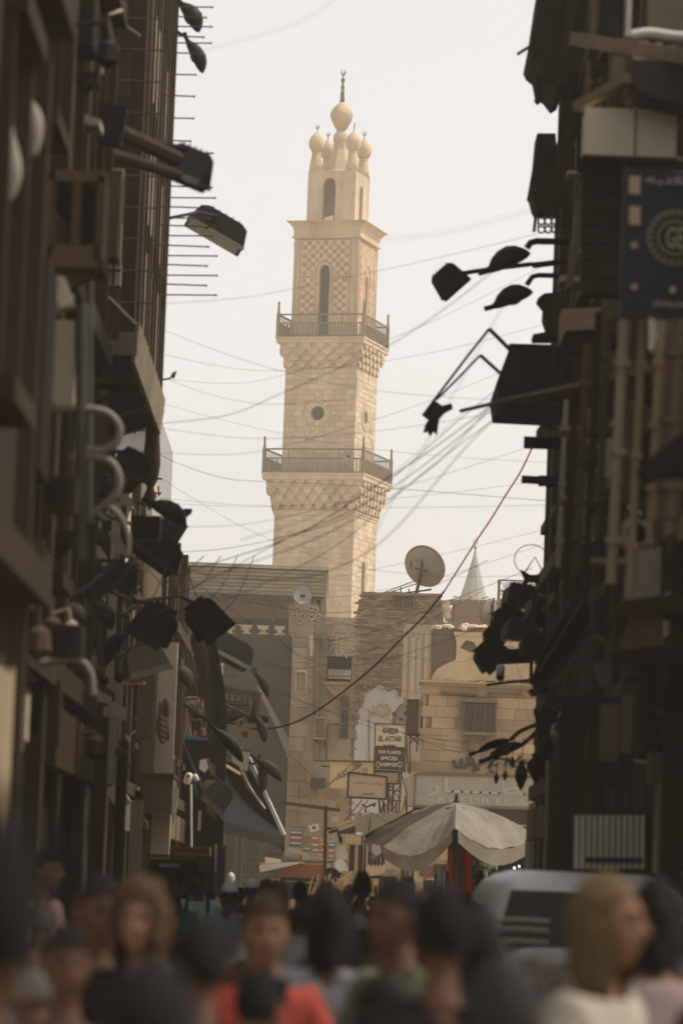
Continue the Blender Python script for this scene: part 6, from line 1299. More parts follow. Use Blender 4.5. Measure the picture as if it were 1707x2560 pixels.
for n_, (a_, b_) in enumerate((((1240, 1610), (1320, 1640)), ((1230, 1560), (1330, 1520)), ((1290, 1500), (1340, 1590)), ((1270, 1475), (1400, 1500)))): b = MB(); b.tube(smooth_path([at(*a_, 56), at((a_[0] + b_[0]) / 2, (a_[1] + b_[1]) / 2 + 14, 56), at(*b_, 56)], 4), .02, 5); solo(b, 'power_lead', cable_m, ('slack lead low in the right heap', 'slack lead across the middle of the right heap', 'lead hanging behind the iron pole', 'lead along the top of the right heap')[n_], 'cable')
t = thing('security_camera', 'white domed security camera hanging in front of the peeling wall', 'camera', at(1250, 1690, 54))
b = MB(); b.lathe(at(1250, 1688, 54), [(.055, 0), (.062, .04), (.062, .12), (.03, .15)], 14); b.build('housing', white_pt, t, smooth=True); b = MB(); b.lathe(at(1250, 1688, 54), [(.005, -.09), (.045, -.07), (.062, -.03), (.06, 0)], 14); b.build('dome', glass_d, t, smooth=True); b = MB(); b.tube([at(1250, 1663, 54), at(1252, 1655, 54), at(1330, 1650, 54.5)], .014, 5); b.build('arm', dark_metal, t)
t = thing('hexagonal_lantern', 'dark six sided lantern jutting from the right shopfront', 'lantern', at(1370, 1830, 50))
b = MB(); c = at(1368, 1790, 50); b.lathe(c, [(.02, -.30), (.10, -.22), (.19, .05), (.17, .1), (.06, .24), (.02, .3)], 6); b.build('body', dark_metal, t); b = MB(); b.tube([c + Vector((0, 0, .28)), c + Vector((.1, 0, .4)), c + Vector((.4, .2, .4))], .02, 5); b.build('bracket', dark_metal, t)
b = MB(); ppoly(b, [(1322, 1725), (1375, 1700), (1380, 1735), (1330, 1738)], 52, .4); solo(b, 'tin_hood', lamp_p, 'dim tin hood just above the six sided lantern', 'hood')
street_lamp('long thin lamp head above its twin pointing left, right', 1232, 1866, 52, 95, 26, -22, m_=lamp_g)
street_lamp('second long lamp head of the pair, right', 1262, 1880, 52, 105, 34, -24, m_=lamp_g)
for n_, P in enumerate(([(1275, 1850), (1300, 1828), (1340, 1812), (1372, 1808)], [(1305, 1862), (1330, 1840), (1350, 1822), (1378, 1820)], [(1220, 1920), (1230, 1904), (1250, 1896), (1285, 1905), (1300, 1890)])):
    b = MB(); b.tube(smooth_path([at(x, y, 52) for x, y in P], 4), .03 if n_ < 2 else .014, 6); solo(b, 'lamp_bracket', lamp_g, ('bent arm of the upper long lamp head', 'bent arm of the lower long lamp head', 'curly wire arm holding the little hanging pendants')[n_], 'bracket')
for n_, (x_, y_, r_, h_) in enumerate(((1302, 1935, .085, .36), (1340, 1915, .13, .36), (1240, 1945, .035, .14), (1262, 1938, .035, .12), (1280, 1905, .04, .14), (1365, 1870, .12, .4))):
    b = MB(); c = at(x_, y_, 50.5 + n_ * .2); b.lathe(c, [(.006, -h_ * .62), (r_ * .45, -h_ * .45), (r_, -h_ * .12), (r_ * .95, h_ * .12), (r_ * .4, h_ * .32), (r_ * .55, h_ * .42), (.01, h_ * .5)], 12); b.tube([c + Vector((0, 0, h_ * .48)), c + Vector((.02, 0, h_ * .5 + .3))], .008, 4); solo(b, 'ornament_pendant', dusty if n_ == 3 else lamp_g, ('pointed bulb shaped hanging ornament before the grey sign', 'fat dark hanging ornament beside the wall', 'tiny left hanging pendant before the wall lettering', 'tiny pendant right of the leftmost one', 'small round pendant under the thin lamp heads', 'large dim ornament against the shopfront')[n_], 'ornament', smooth=True)

# ================================================================== SIGNS AND STALLS IN THE MIDDLE
Y = 112
t = thing('academy_sign', 'upright cream and dark sign reading KHEDR EL ATTAR ACADEMY', 'sign', at(975, 1928, Y))
bd = mat('sign_cream', (.68, .55, .38), (.60, .48, .33), scale=3, dirt=.15); bdk = mat('sign_dark', (.075, .072, .055), (.055, .052, .04), scale=6); blk = mat('sign_black', (.03, .026, .022), scale=6)
ppoly(MB(), [(939, 1809), (1014, 1813), (1009, 1929), (935, 1924)], Y, .12).build('board', bd, t)
ppoly(MB(), [(938, 1864), (1011, 1868), (1008, 1927), (936, 1922)], Y - .012, .02).build('dark_field', mat('sign_mottled', (.10, .095, .07), (.04, .037, .03), scale=14, contrast=.3), t)
text('heading', 'KHEDR', 957, 996, 1827, Y - .02, blk, t, hpx=13, bold=.012)
text('heading', 'EL ATTAR', 947, 1004, 1847, Y - .02, blk, t, hpx=13, bold=.012)
text('subheading', 'ACADEMY', 956, 990, 1865, Y - .025, blk, t, hpx=7, bold=.03)
text('lettering', 'FOR PLANTS', 946, 1001, 1881, Y - .02, bd, t, hpx=9, bold=.03)
text('lettering', 'SPICES', 951, 993, 1896, Y - .02, bd, t, hpx=9, bold=.03)
text('lettering', 'HERBES', 952, 992, 1912, Y - .02, bd, t, hpx=9, bold=.035)
b = MB()
for (a_, b_) in (((938, 1808), (1015, 1812)), ((1015, 1812), (1010, 1930)), ((1010, 1930), (934, 1925)), ((934, 1925), (938, 1808))): b.bar(at(*a_, Y - .02), at(*b_, Y - .02), .035)
b.build('frame', dusty, t)
for s_ in (-1, 1): b = MB(); c0 = 972 + s_ * 26; b.tube(smooth_path([at(c0, 1922, Y - .03), at(c0 + s_ * 6, 1912, Y - .03), at(c0 + s_ * 2, 1904, Y - .03), at(c0 - s_ * 4, 1911, Y - .03), at(c0, 1918, Y - .03)], 4), .014, 4); b.build('flourish', bd, t)
t = thing('lower_panel', 'small blank tan panel with a dark frame right below the academy sign', 'sign', at(965, 1958, Y))
ppoly(MB(), [(935, 1928), (998, 1930), (996, 1960), (933, 1958)], Y, .1).build('board', mat('tan_board', (.42, .30, .18), (.33, .24, .145), scale=2), t)
b = MB()
for (a_, b_) in (((935, 1928), (998, 1930)), ((998, 1930), (996, 1960)), ((996, 1960), (933, 1958)), ((933, 1958), (935, 1928))): b.bar(at(*a_, Y - .02), at(*b_, Y - .02), .04)
b.build('frame', dark_metal, t)
t = thing('framed_board', 'dark framed faded board reading a faint Arabic line, below the tan shop sign', 'sign', at(915, 1998, Y))
ppoly(MB(), [(871, 1932), (966, 1942), (965, 1996), (869, 1992)], Y - .4, .1).build('board', mat('faded_tan_board', (.50, .38, .235), (.41, .31, .19), scale=1.5, dirt=.2), t)
b = MB()
for (a_, b_) in (((871, 1931), (967, 1942)), ((967, 1942), (966, 1998)), ((966, 1998), (868, 1993)), ((868, 1993), (871, 1931))): b.bar(at(*a_, Y - .42), at(*b_, Y - .42), .05)
b.build('frame', dark_metal, t); text('arabic_line', arabic('العطار'), 904, 934, 1985, Y - .41, mat('faint_print', (.20, .155, .10), scale=5), t, hpx=7); text('arabic_line', arabic('خضر العطار'), 885, 955, 1958, Y - .41, mat('fainter_print', (.29, .23, .15), scale=5), t, hpx=9)
t = thing('tan_shop_sign', 'large faded tan shop sign with curling script and a small wheel emblem', 'sign', at(880, 1970, 114))
ppoly(MB(), [(826, 1903), (934, 1905), (933, 1972), (824, 1970)], 114, .1).build('board', mat('faded_yellow_board', (.66, .50, .28), (.54, .40, .22), scale=1.2, dirt=.3), t)
orl = mat('worn_orange_print', (.33, .22, .12), scale=5)
text('curling_script', arabic('الحلوى'), 845, 918, 1932, 113.98, orl, t, hpx=24, bold=.01)
b = MB(); c = at(893, 1912, 113.9); b.tube([c + Vector((.10 * math.cos(a), 0, .09 * math.sin(a))) for a in [2 * math.pi * i / 16 for i in range(17)]], .014, 5)
for k in range(4): a = k * math.pi / 4; b.bar(c - Vector((.1 * math.cos(a), 0, .09 * math.sin(a))), c + Vector((.1 * math.cos(a), 0, .09 * math.sin(a))), .014)
b.build('wheel_emblem', dusty, t); b = MB(); b.tube([at(785, 1901, 113.9), at(934, 1904, 113.9)], .03, 5); b.build('top_rod', dusty, t); b = MB(); b.tube([at(803, 1915, 113.9), at(824, 1916, 113.9)], .025, 5); b.build('top_rod', dusty, t)
# sign scaffold
t = thing('sign_scaffold', 'rusty welded frame of posts and braces carrying the academy sign', 'scaffold', at(990, 2040, 112.5))
for (a_, b_, w_) in (((972, 1958), (968, 2040), .07), ((984, 1930), (980, 2040), .07), ((1003, 1930), (996, 2042), .06), ((968, 1975), (1003, 1978), .04), ((968, 2000), (1003, 2002), .04), ((972, 1960), (1000, 2000), .03), ((1000, 1962), (972, 2000), .03), ((972, 2002), (1000, 2038), .03), ((1014, 1812), (1020, 1930), .05), ((960, 2002), (950, 2040), .05), ((1005, 1940), (1018, 1990), .035), ((1018, 1990), (1000, 2035), .03), ((952, 2000), (990, 2040), .03)): b = MB(); b.bar(at(*a_, 112.3), at(*b_, 112.3), w_); b.build('bar', dusty if w_ < .04 else rust_metal, t)
for n_, x_ in enumerate((950, 958, 962, 974, 988, 1008, 1016)): b = MB(); b.bar(at(x_, 2036, 112.8), at(x_ + rnd.uniform(-4, 4), 1975 + rnd.uniform(0, 30), 112.8), .06); b.build('slat', tan_pl if n_ % 2 else mid_wood, t)
b = MB(); 
for P in ([(913, 2038), (914, 2018), (940, 2008)], [(914, 2018), (905, 2010)], [(930, 2012), (938, 2016)]): b.tube([at(x, y, 111) for x, y in P], .03, 5)
solo(b, 'bare_branch', dark_wood, 'small bare forked stick standing on the concrete beam', 'stick')
for n_, (a_, b_) in enumerate((((884, 1905), (820, 1965)), ((905, 1912), (840, 1950)), ((905, 2000), (862, 2052)), ((920, 2000), (890, 2040)))): b = MB(); b.tube([at(*a_, 111.8), at(*b_, 111.5)], .02, 4); solo(b, 'stay_rod', dusty, ('upper stay rod crossing the tan shop sign', 'second stay rod crossing the tan shop sign', 'stay rod below the framed board on its left', 'shorter stay rod below the framed board')[n_], 'rod')
# concrete canopy beam and stall front under it
t = thing('concrete_beam', 'weathered concrete beam above the market stall with cracks', 'beam', at(955, 2090, 110))
b = MB(); b.prism([at(888, 2040, 110), at(1060, 2036, 110), at(1062, 2092, 110), at(889, 2088, 110)][::-1], (0, 3, 0)); b.build('beam', mat('concrete', (.30, .25, .18), (.23, .19, .135), scale=1.5, bump=.4, dirt=.3), t)
pbox(MB(), 890, 2080, 905, 2088, 109.95, .1).build('white_label', white_pl, t); b = MB(); b.tube([at(925, 2046, 109.96), at(924, 2064, 109.96), at(921, 2085, 109.96)], .015, 4); b.build('crack', void, t)
for k in range(22): b = MB(); e = rnd.uniform(.04, .1); b.box(at(890 + k * 6.5, 2036 + rnd.uniform(-1, 2), 110.4), (e * 2, e * 2, e), rnd.uniform(0, 3)); b.build('rubble_piece', mortar, t)
t = thing('wooden_eave', 'splintered golden wooden eave left of the concrete beam', 'eave', at(850, 2110, 104))
lg = mat('golden_wood', (.62, .44, .23), (.44, .31, .16), scale=3, stretch=(.5, 1, 5), bump=.5, rnd_amt=.2)
for (q, m_) in (([(817, 2068), (886, 2046), (888, 2052), (818, 2076)], lg), ([(820, 2078), (888, 2056), (888, 2062), (840, 2080), (822, 2086)], lg), ([(842, 2080), (888, 2064), (888, 2082), (845, 2086)], dark_wood), ([(822, 2070), (842, 2066), (858, 2100), (852, 2112), (836, 2110), (826, 2085)], lg), ([(842, 2078), (856, 2096), (856, 2112), (848, 2108)], tan_pl), ([(862, 2086), (910, 2092), (906, 2112), (862, 2106)], lg), ([(815, 2070), (824, 2066), (824, 2095), (816, 2082)], tan_pl)): ppoly(MB(), q, 104, .4).build('plank', m_, t)
t = thing('stall_front', 'tall wooden market stall front with a slatted Arabic panel', 'stall', at(930, 2240, 103))
for (x0, y0, x1, y1, m_) in ((873, 2112, 886, 2180, void), (886, 2110, 893, 2200, lg), (895, 2112, 902, 2190, mid_wood), (903, 2110, 909, 2200, lg), (908, 2100, 915, 2240, mid_wood), (900, 2090, 906, 2240, dusty), (888, 2112, 908, 2215, tan_pl)): pbox(MB(), x0, y0, x1, y1, 103.2 if m_ is not tan_pl else 103.5, .12).build('board', m_, t)
ppoly(MB(), [(915, 2108), (962, 2104), (962, 2182), (914, 2194)], 102.9, .15).build('panel', mat('golden_panel', (.66, .49, .29), (.56, .41, .24), scale=1.5), t)
for k in range(9): b = MB(); x_ = 921 + k * 4.6; b.tube(smooth_path([at(x_ + 1, 2112 + 3 * (k % 3), 102.85), at(x_ + rnd.uniform(-2, 3), 2130, 102.85), at(x_ + rnd.uniform(-3, 2), 2150, 102.85), at(x_ + 1, 2160 + 4 * (k % 2), 102.85)], 4), .022, 5); b.build('script_stroke', void, t)
pbox(MB(), 912, 2190, 990, 2245, 103.4, .4).build('lower_opening', void, t)
for k, (x0, y0, x1, y1, m_) in enumerate(((925, 2196, 946, 2240, lg), (952, 2200, 960, 2240, mid_wood), (918, 2205, 924, 2240, tan_pl), (935, 2215, 943, 2238, dusty))): pbox(MB(), x0, y0, x1, y1, 103.1, .12).build('board', m_, t)
for k in range(3): b = MB(); b.bar(at(1008 + k * 12, 2126, 102.6), at(1006 + k * 12, 2245, 102.6), .12 - .02 * k); b.build('post', mid_wood if k != 1 else dusty, t)
# kiosk with boxes
Y = 95
t = thing('food_kiosk', 'small market kiosk with a red brown fascia and a dark Arabic board', 'kiosk', at(790, 2240, Y))
pbox(MB(), 698, 2160, 812, 2194, Y, .15).build('fascia', mat('red_brown_fascia', (.27, .115, .055), (.21, .09, .045), scale=2, dirt=.15), t)
pbox(MB(), 698, 2194, 868, 2250, Y + .1, 1.5).build('board', mat('blackboard', (.04, .042, .033), (.03, .031, .025), scale=3), t)
ppoly(MB(), [(812, 2172), (830, 2168), (850, 2180), (868, 2190), (868, 2194), (812, 2196)], Y + .1, .3).build('dark_cloth', black_cl, t)
text('arabic_writing', arabic('عليك عظيما'), 756, 808, 2206, Y + .08, white_pl, t, hpx=7, bold=.012); text('arabic_writing', arabic('سبل للعظيم'), 713, 744, 2203, Y + .08, white_pl, t, hpx=5, bold=.008); text('arabic_writing', arabic('نار قلب'), 812, 848, 2208, Y + .08, white_pl, t, hpx=6, bold=.01)
for (x_, y_, r_, m_) in ((690, 2213, 13, 'r'), (691, 2214, 6, 'w'), (691, 2215, 3, 'r'), (742, 2224, 9, 'g')):
    b = MB(); c = at(x_, y_, Y - .02 - (.02 if m_ == 'w' else .03 if r_ == 3 else 0)); rr = r_ * mpp(Y); b.lathe(c, [(.003, -.01), (rr, -.01), (rr, .01), (.003, .01)], 20, Matrix.Rotation(R(90), 3, 'X')); b.build('round_logo', {'r': mat('sign_red', (.40, .05, .03), scale=6), 'w': white_pl, 'g': mat('lime_print', (.25, .28, .09), scale=5)}[m_], t)
pbox(MB(), 678, 2196, 697, 2235, Y, .1).build('logo_panel', cream_pt, t)
for n_, (q, m_) in enumerate((([(648, 2164), (745, 2155), (745, 2160), (700, 2170), (650, 2180)], white_pt), ([(650, 2158), (760, 2154), (762, 2158), (652, 2163)], lg), ([(662, 2142), (702, 2148), (702, 2158), (664, 2158)], white_pt), ([(700, 2150), (860, 2152), (862, 2157), (700, 2159)], grey_pl), ([(745, 2153), (840, 2146), (842, 2151), (748, 2158)], cream_pt))): ppoly(MB(), q, Y - .3 + n_ * .1, .5).build('roof_sheet', m_, t)
pbox(MB(), 696, 2192, 700, 2240, Y - .05, .1).build('post', tan_pl, t); pbox(MB(), 826, 2160, 829, 2240, Y - .1, .05).build('post', rust_metal, t)
b = MB(); ppoly(b, [(835, 2155), (845, 2146), (858, 2149), (868, 2165), (872, 2180), (858, 2176), (850, 2182), (838, 2168)], Y - .2, .25); solo(b, 'crumpled_sheet', white_pl, 'crumpled white plastic sheet on the right end of the kiosk roof', 'sheet')
t = thing('wooden_mast', 'tall reddish wooden post with a crossbar in front of the kiosk', 'post', at(812, 2240, 93))
b = MB(); b.bar(at(814, 2015, 93), at(811, 2240, 93), .08); b.build('post', mid_wood, t); b = MB(); b.bar(at(700, 2006, 93.2), at(850, 2026, 93.2), .08); b.build('crossbar', dusty, t); b = MB(); b.bar(at(758, 2084, 93.1), at(812, 2088, 93.1), .03); b.build('short_bar', tan_pl, t)
bx = {'t': mat('box_teal', (.16, .22, .22), (.12, .17, .17), scale=8), 'o': mat('box_orange', (.42, .20, .11), (.36, .17, .09), scale=8), 'c': mat('box_cream', (.50, .43, .32), (.42, .36, .27), scale=8), 'y': mat('box_yellow', (.40, .31, .15), (.33, .25, .12), scale=8), 'p': mat('box_pink', (.46, .24, .18), (.38, .2, .15), scale=8), 'w': white_pt}
boxes = [(724, 2076, 757, 2088, 't', 'flat teal box, top of the left column on the kiosk roof'), (726, 2089, 756, 2102, 'o', 'orange box second in the left column on the kiosk roof'), (724, 2103, 755, 2117, 't', 'teal box at the bottom of the left column'), (757, 2089, 778, 2100, 'y', 'yellow box beside the orange box'), (757, 2101, 777, 2115, 'y', 'lower yellow box beside the bottom teal box'), (757, 2116, 778, 2128, 't', 'small teal box under the yellow ones'),
         (778, 2090, 798, 2106, 'p', 'pink and cream packet atop the middle column'), (779, 2107, 799, 2119, 'p', 'second packet in the middle column'), (780, 2120, 800, 2133, 'o', 'third packet in the middle column'), (780, 2134, 800, 2146, 'c', 'lowest packet in the middle column'), (801, 2088, 812, 2104, 'c', 'cream packet left of the wooden post'), (801, 2105, 812, 2119, 'o', 'orange packet left of the wooden post'), (801, 2120, 812, 2134, 'o', 'lower orange packet left of the wooden post'), (801, 2135, 812, 2147, 'c', 'cream packet low left of the wooden post'),
         (820, 2092, 836, 2106, 'c', 'cream packet right of the wooden post'), (820, 2107, 838, 2120, 't', 'blue striped packet right of the wooden post'), (820, 2121, 838, 2134, 'p', 'pink packet right of the wooden post'), (820, 2135, 836, 2148, 'o', 'orange packet low right of the wooden post'), (802, 2066, 812, 2086, 'y', 'tall tan packet at the top beside the post'), (828, 2032, 846, 2056, 'c', 'cream packet high on the stack near the balcony slab')]
for (x0, y0, x1, y1, k, l_) in boxes:
    t = thing('goods_box', l_, 'box', at((x0 + x1) / 2, y1, 95.6), 'boxes stacked on the kiosk roof')
    pbox(MB(), x0, y0, x1, y1, 95.6, .35).build('carton', bx[k], t)
    pbox(MB(), x0 + 2, y0 + 3, x1 - 3, y0 + 7, 95.59, .02).build('printed_band', bx['w'] if k in 'top' else bx['o'], t)
t = thing('white_carton', 'white carton with a round hole tilted on top of the goods', 'box', at(785, 2080, 95))
ppoly(MB(), [(771, 2065), (795, 2058), (799, 2074), (776, 2081)], 95, .3).build('carton', white_pt, t); b = MB(); b.lathe(at(785, 2069, 94.98), [(.004, -.01), (.035, -.01), (.035, .01), (.004, .01)], 12, Matrix.Rotation(R(90), 3, 'X')); b.build('hole', void, t)
for n_, (q, m_, l_) in enumerate((([(711, 2124), (730, 2118), (770, 2134), (768, 2142), (735, 2134)], 'c', 'slanting cream parcel on the kiosk roof'), ([(728, 2132), (760, 2140), (758, 2150), (726, 2146)], 'y', 'folded tan parcel under the slanting one'), ([(703, 2140), (745, 2150), (740, 2158), (704, 2158)], 't', 'blue grey plastic bundle at the left of the kiosk roof'), ([(756, 2136), (776, 2140), (770, 2156), (752, 2156)], 'c', 'cream bundle in the middle of the kiosk roof'), ([(840, 2118), (862, 2112), (870, 2135), (866, 2148), (838, 2146)], 'c', 'crumpled bundle beside the right packets'))):
    solo(ppoly(MB(), q, 95.2 - n_ * .03, .3), 'parcel', bx[m_], l_, 'parcel', 'parcels on the kiosk roof')
b = MB(); pbox(b, 839, 2011, 849, 2023, 96, .1); solo(b, 'orange_box', mat('bright_orange', (.55, .19, .06), scale=5), 'bright orange little box high beside the broken balcony slab', 'box')
for k in range(14):
    b = MB(); x_ = 770 + k * 8; b.bar(at(x_, 2236, 92), at(x_ + rnd.uniform(4, 22), 2205 - rnd.uniform(0, 18) - k * .8, 92), .03 + .03 * (k % 2)); solo(b, 'bamboo_stick', lg, 'one of the thin golden sticks leaning before the kiosk, number %d' % (k + 1) if False else ('leftmost', 'second', 'third', 'fourth', 'fifth', 'sixth', 'seventh', 'eighth', 'ninth', 'tenth', 'eleventh', 'twelfth', 'thirteenth', 'rightmost')[k] + ' thin golden stick in the bundle leaning before the kiosk board', 'stick', 'sticks leaning before the kiosk')
# ladder like wooden railing leaning up to the right
t = thing('leaning_planks', 'golden planks leaning up to the right beside the kiosk', 'planks', at(850, 2240, 91))
for k in range(7): b = MB(); x_ = 818 + k * 9; b.bar(at(x_, 2245, 91), at(x_ + 2, 2215 - k * 6, 91), .09); b.build('plank', lg if k % 2 else tan_pl, t)
b = MB(); b.bar(at(812, 2228, 90.9), at(882, 2178, 90.9), .05); b.build('top_rail', lg, t)

# ================================================================== UMBRELLA
Y = 76
t = thing('market_umbrella', 'large dirty white market umbrella with sagging edges and a wooden knob', 'umbrella', at(1140, 2240, Y))
apex = at(1140, 2006, Y + .6)
# rim corners (front, left, back left ... ) read from the photograph, with true depth
rim = [at(1137, 2072, Y - 1.1), at(958, 2118, Y + .1), at(912, 2090, Y + .9), at(1010, 2050, Y + 2.2), at(1190, 2062, Y + 2.4), at(1345, 2092, Y + .8)]
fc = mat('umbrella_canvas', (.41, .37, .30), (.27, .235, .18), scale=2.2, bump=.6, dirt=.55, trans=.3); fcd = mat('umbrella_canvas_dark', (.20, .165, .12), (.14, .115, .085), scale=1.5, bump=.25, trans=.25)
for i in range(6):
    a, b2 = rim[i], rim[(i + 1) % 6]; n_ = 18; vs, fs = [], []
    for r_ in range(n_ + 1):
        for s_ in range(n_ + 1):
            u = r_ / n_; v = s_ / n_; e = a.lerp(b2, v); e.z -= .20 * math.sin(math.pi * v); p = apex.lerp(e, u)
            p.z += .10 * math.sin(math.pi * u) - (.12 * math.sin(math.pi * v) * u * u) + .05 * u * noise.noise(Vector((p.x * 3.1, p.y * 3.1, 1.7))) + .035 * u * math.sin(9 * v * math.pi + 3 * noise.noise(p * 2)) * (1 - u * .4); p.y += .06 * u * noise.noise(p * 2.7)
            vs.append(p)
    fs = [(r_ * (n_ + 1) + s_, (r_ + 1) * (n_ + 1) + s_, (r_ + 1) * (n_ + 1) + s_ + 1, r_ * (n_ + 1) + s_ + 1) for r_ in range(n_) for s_ in range(n_)]
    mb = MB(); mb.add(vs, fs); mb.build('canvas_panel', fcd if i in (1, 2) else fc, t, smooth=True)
    mb = MB(); vv = []
    for s_ in range(11): v = s_ / 10; e = a.lerp(b2, v); e.z -= .32 * math.sin(math.pi * v); vv += [e, e + Vector((0, .02, -.20 - .12 * math.sin(math.pi * v)))]
    if i in (0, 5): mb.add(vv, [(2 * k, 2 * k + 1, 2 * k + 3, 2 * k + 2) for k in range(10)]); mb.build('valance', fc, t, smooth=True)
    mb = MB(); mb.tube([apex + Vector((0, 0, -.05)), a + Vector((0, 0, -.03))], .018, 5); mb.build('rib', mid_wood, t)
b = MB(); b.lathe(apex + Vector((0, 0, -.04)), [(.05, 0), (.07, .04), (.03, .1), (.045, .14), (.02, .22)], 10); b.build('knob', mid_wood, t, smooth=True)
b = MB(); b.add([apex + Vector((.26 * math.cos(a), .26 * math.sin(a), -.10 - .02 * (k % 2))) for k, a in enumerate([2 * math.pi * i / 12 for i in range(12)])] + [apex + Vector((0, 0, .03))], [(i, (i + 1) % 12, 12) for i in range(12)]); b.build('vent_cap', fc, t, smooth=True)
b = MB(); b.tube([at(1137, 2010, Y + .6), at(1138, 2250, Y + .6)], .045, 8); b.build('mast', dark_wood, t); b = MB(); b.tube([at(1137, 2074, Y - 1.08), at(1138, 2130, Y - 1), at(1140, 2150, Y - .2)], .06, 7); b.build('folded_strap', black_cl, t)
b = MB(); b.bar(at(912, 2090, Y + .88), at(1045, 2020, Y + .9), .045); b.build('bent_spar', mid_wood, t)
b = MB(); ppoly(b, [(930, 2110), (950, 2115), (954, 2132), (940, 2140), (930, 2130)], Y, .1); solo(b, 'white_bag', white_pt, 'small white plastic bag hanging at the left tip of the umbrella', 'bag')
# goods under and beside it
def drape(name, label, cat, m_, x0, x1, y0, y1, Y_, folds=5, amp=.04, group=None):
    mb = MB(); n_ = folds * 4; vs = []
    for k in range(n_ + 1):
        x = x0 + (x1 - x0) * k / n_; d = amp * math.sin(k * math.pi / 2 + .6)
        for j in range(4): vs.append(at(x + rnd.uniform(-1, 1) * j, y0 + (y1 - y0) * j / 3, Y_) + Vector((0, d * (.6 + .25 * j), 0)))
    mb.add(vs, [(4 * k + j, 4 * k + j + 1, 4 * k + j + 5, 4 * k + j + 4) for k in range(n_) for j in range(3)]); return solo(mb, name, m_, label, cat, group, smooth=True)
redc = mat('bright_red_cloth', (.50, .012, .014), (.36, .008, .01), scale=4, rough=.8, trans=.2); drk = mat('deep_red_cloth', (.12, .015, .02), (.08, .01, .014), scale=4)
drape('red_cloth', 'long bright red cloth hanging left of the umbrella pole', 'cloth', redc, 1122, 1140, 2122, 2258, 77.5, 3)
drape('red_cloth', 'bright red cloth hanging right of the umbrella pole', 'cloth', redc, 1163, 1176, 2132, 2240, 77.5, 3)
drape('dark_red_cloth', 'dark red cloth between the two bright red ones', 'cloth', drk, 1146, 1163, 2122, 2240, 77.6, 3)
drape('patterned_scarf', 'black and grey patterned scarf right of the red cloths', 'scarf', mat('patterned_grey', (.20, .21, .20), (.02, .02, .02), scale=9, contrast=.12), 1179, 1198, 2130, 2240, 77.8, 3)
drape('patterned_scarf', 'white spotted scarf beside the green lit stall', 'scarf', mat('patterned_white', (.50, .50, .47), (.04, .04, .04), scale=10, contrast=.12), 1200, 1218, 2134, 2240, 77.8, 3)
drape('green_cloth', 'pale green cloth glowing in the stall behind the scarves', 'cloth', mat('pale_green_cloth', (.34, .46, .24), (.26, .36, .18), scale=4, trans=.3), 1220, 1243, 2142, 2240, 79, 2)
drape('white_cloth', 'tall white cloth hanging at the corner of the right shop', 'cloth', mat('white_cloth', (.46, .45, .41), (.40, .39, .35), scale=2, trans=.2), 1312, 1350, 2098, 2215, 58, 3, .06)
drape('white_shirt', 'white cloth end under the long red cloth', 'cloth', white_pl, 1118, 1132, 2250, 2300, 76, 2)
drape('yellow_shirt', 'yellow patterned shirt hanging at the right of the stall', 'shirt', mat('yellow_pattern', (.48, .35, .13), (.34, .22, .08), scale=12, contrast=.2), 1266, 1300, 2180, 2222, 80, 3)
drape('striped_tunic', 'pale blue tunic hanging left of the red cloth', 'tunic', mat('pale_blue_cloth', (.32, .37, .43), (.25, .29, .35), scale=4), 1091, 1112, 2175, 2228, 78, 2)
drape('denim_shirt', 'grey blue shirt hanging at the left end of the rail', 'shirt', mat('denim', (.17, .22, .27), (.12, .16, .20), scale=6), 1059, 1084, 2200, 2232, 78, 2)
drape('white_tunic', 'white printed tunic lower on the clothes rail', 'tunic', mat('white_print', (.50, .49, .46), (.2, .2, .2), scale=14, contrast=.15), 1098, 1120, 2228, 2262, 77.8, 2)
drape('black_tunic', 'black tunic behind the pale blue one', 'tunic', black_cl, 1084, 1122, 2170, 2262, 78.4, 2)
drape('tan_awning_flap', 'short tan cloth flap at the top of the clothes rail', 'cloth', MATS['tan_canvas'], 1082, 1124, 2160, 2178, 77.9, 2)
b = MB(); b.bar(at(1056, 2200, 78), at(1126, 2160, 78), .03); b.tube([at(1058, 2198, 78), at(1058, 2250, 78)], .015, 5); solo(b, 'clothes_rail', tan_pl, 'slanting clothes rail with tunics left of the umbrella pole', 'rail')
t = thing('clothes_stall', 'deep dark clothes stall behind the umbrella', 'stall', at(1230, 2245, 82)); pbox(MB(), 1118, 2100, 1345, 2250, 82, .3).build('back', void, t); pbox(MB(), 1118, 2096, 1345, 2112, 80, 2).build('roof', dark_wood, t)
for k in range(7): b = MB(); b.bar(at(1200 + k * 20, 2110, 80), at(1230 + k * 17, 2160 + (k % 3) * 14, 80), .04); b.build('hanger', dark_metal, t)
for n_, (x_, y_, r_) in enumerate(((1285, 2170, .03), (1297, 2166, .025), (1232, 2146, .045), (1213, 2146, .04))): b = MB(); b.lathe(at(x_, y_, 79.6), [(.005, -r_), (r_, 0), (.005, r_)], 10); tag(solo(b, 'light_bulb', mat('lit_bulb', (.9, .85, .8), emit=(1, .93, .9, 1.6)), ('lit bulb deep in the clothes stall', 'second lit bulb beside the first in the stall', 'lit bulb over the green cloth', 'bulb over the spotted scarf')[n_], 'bulb'))
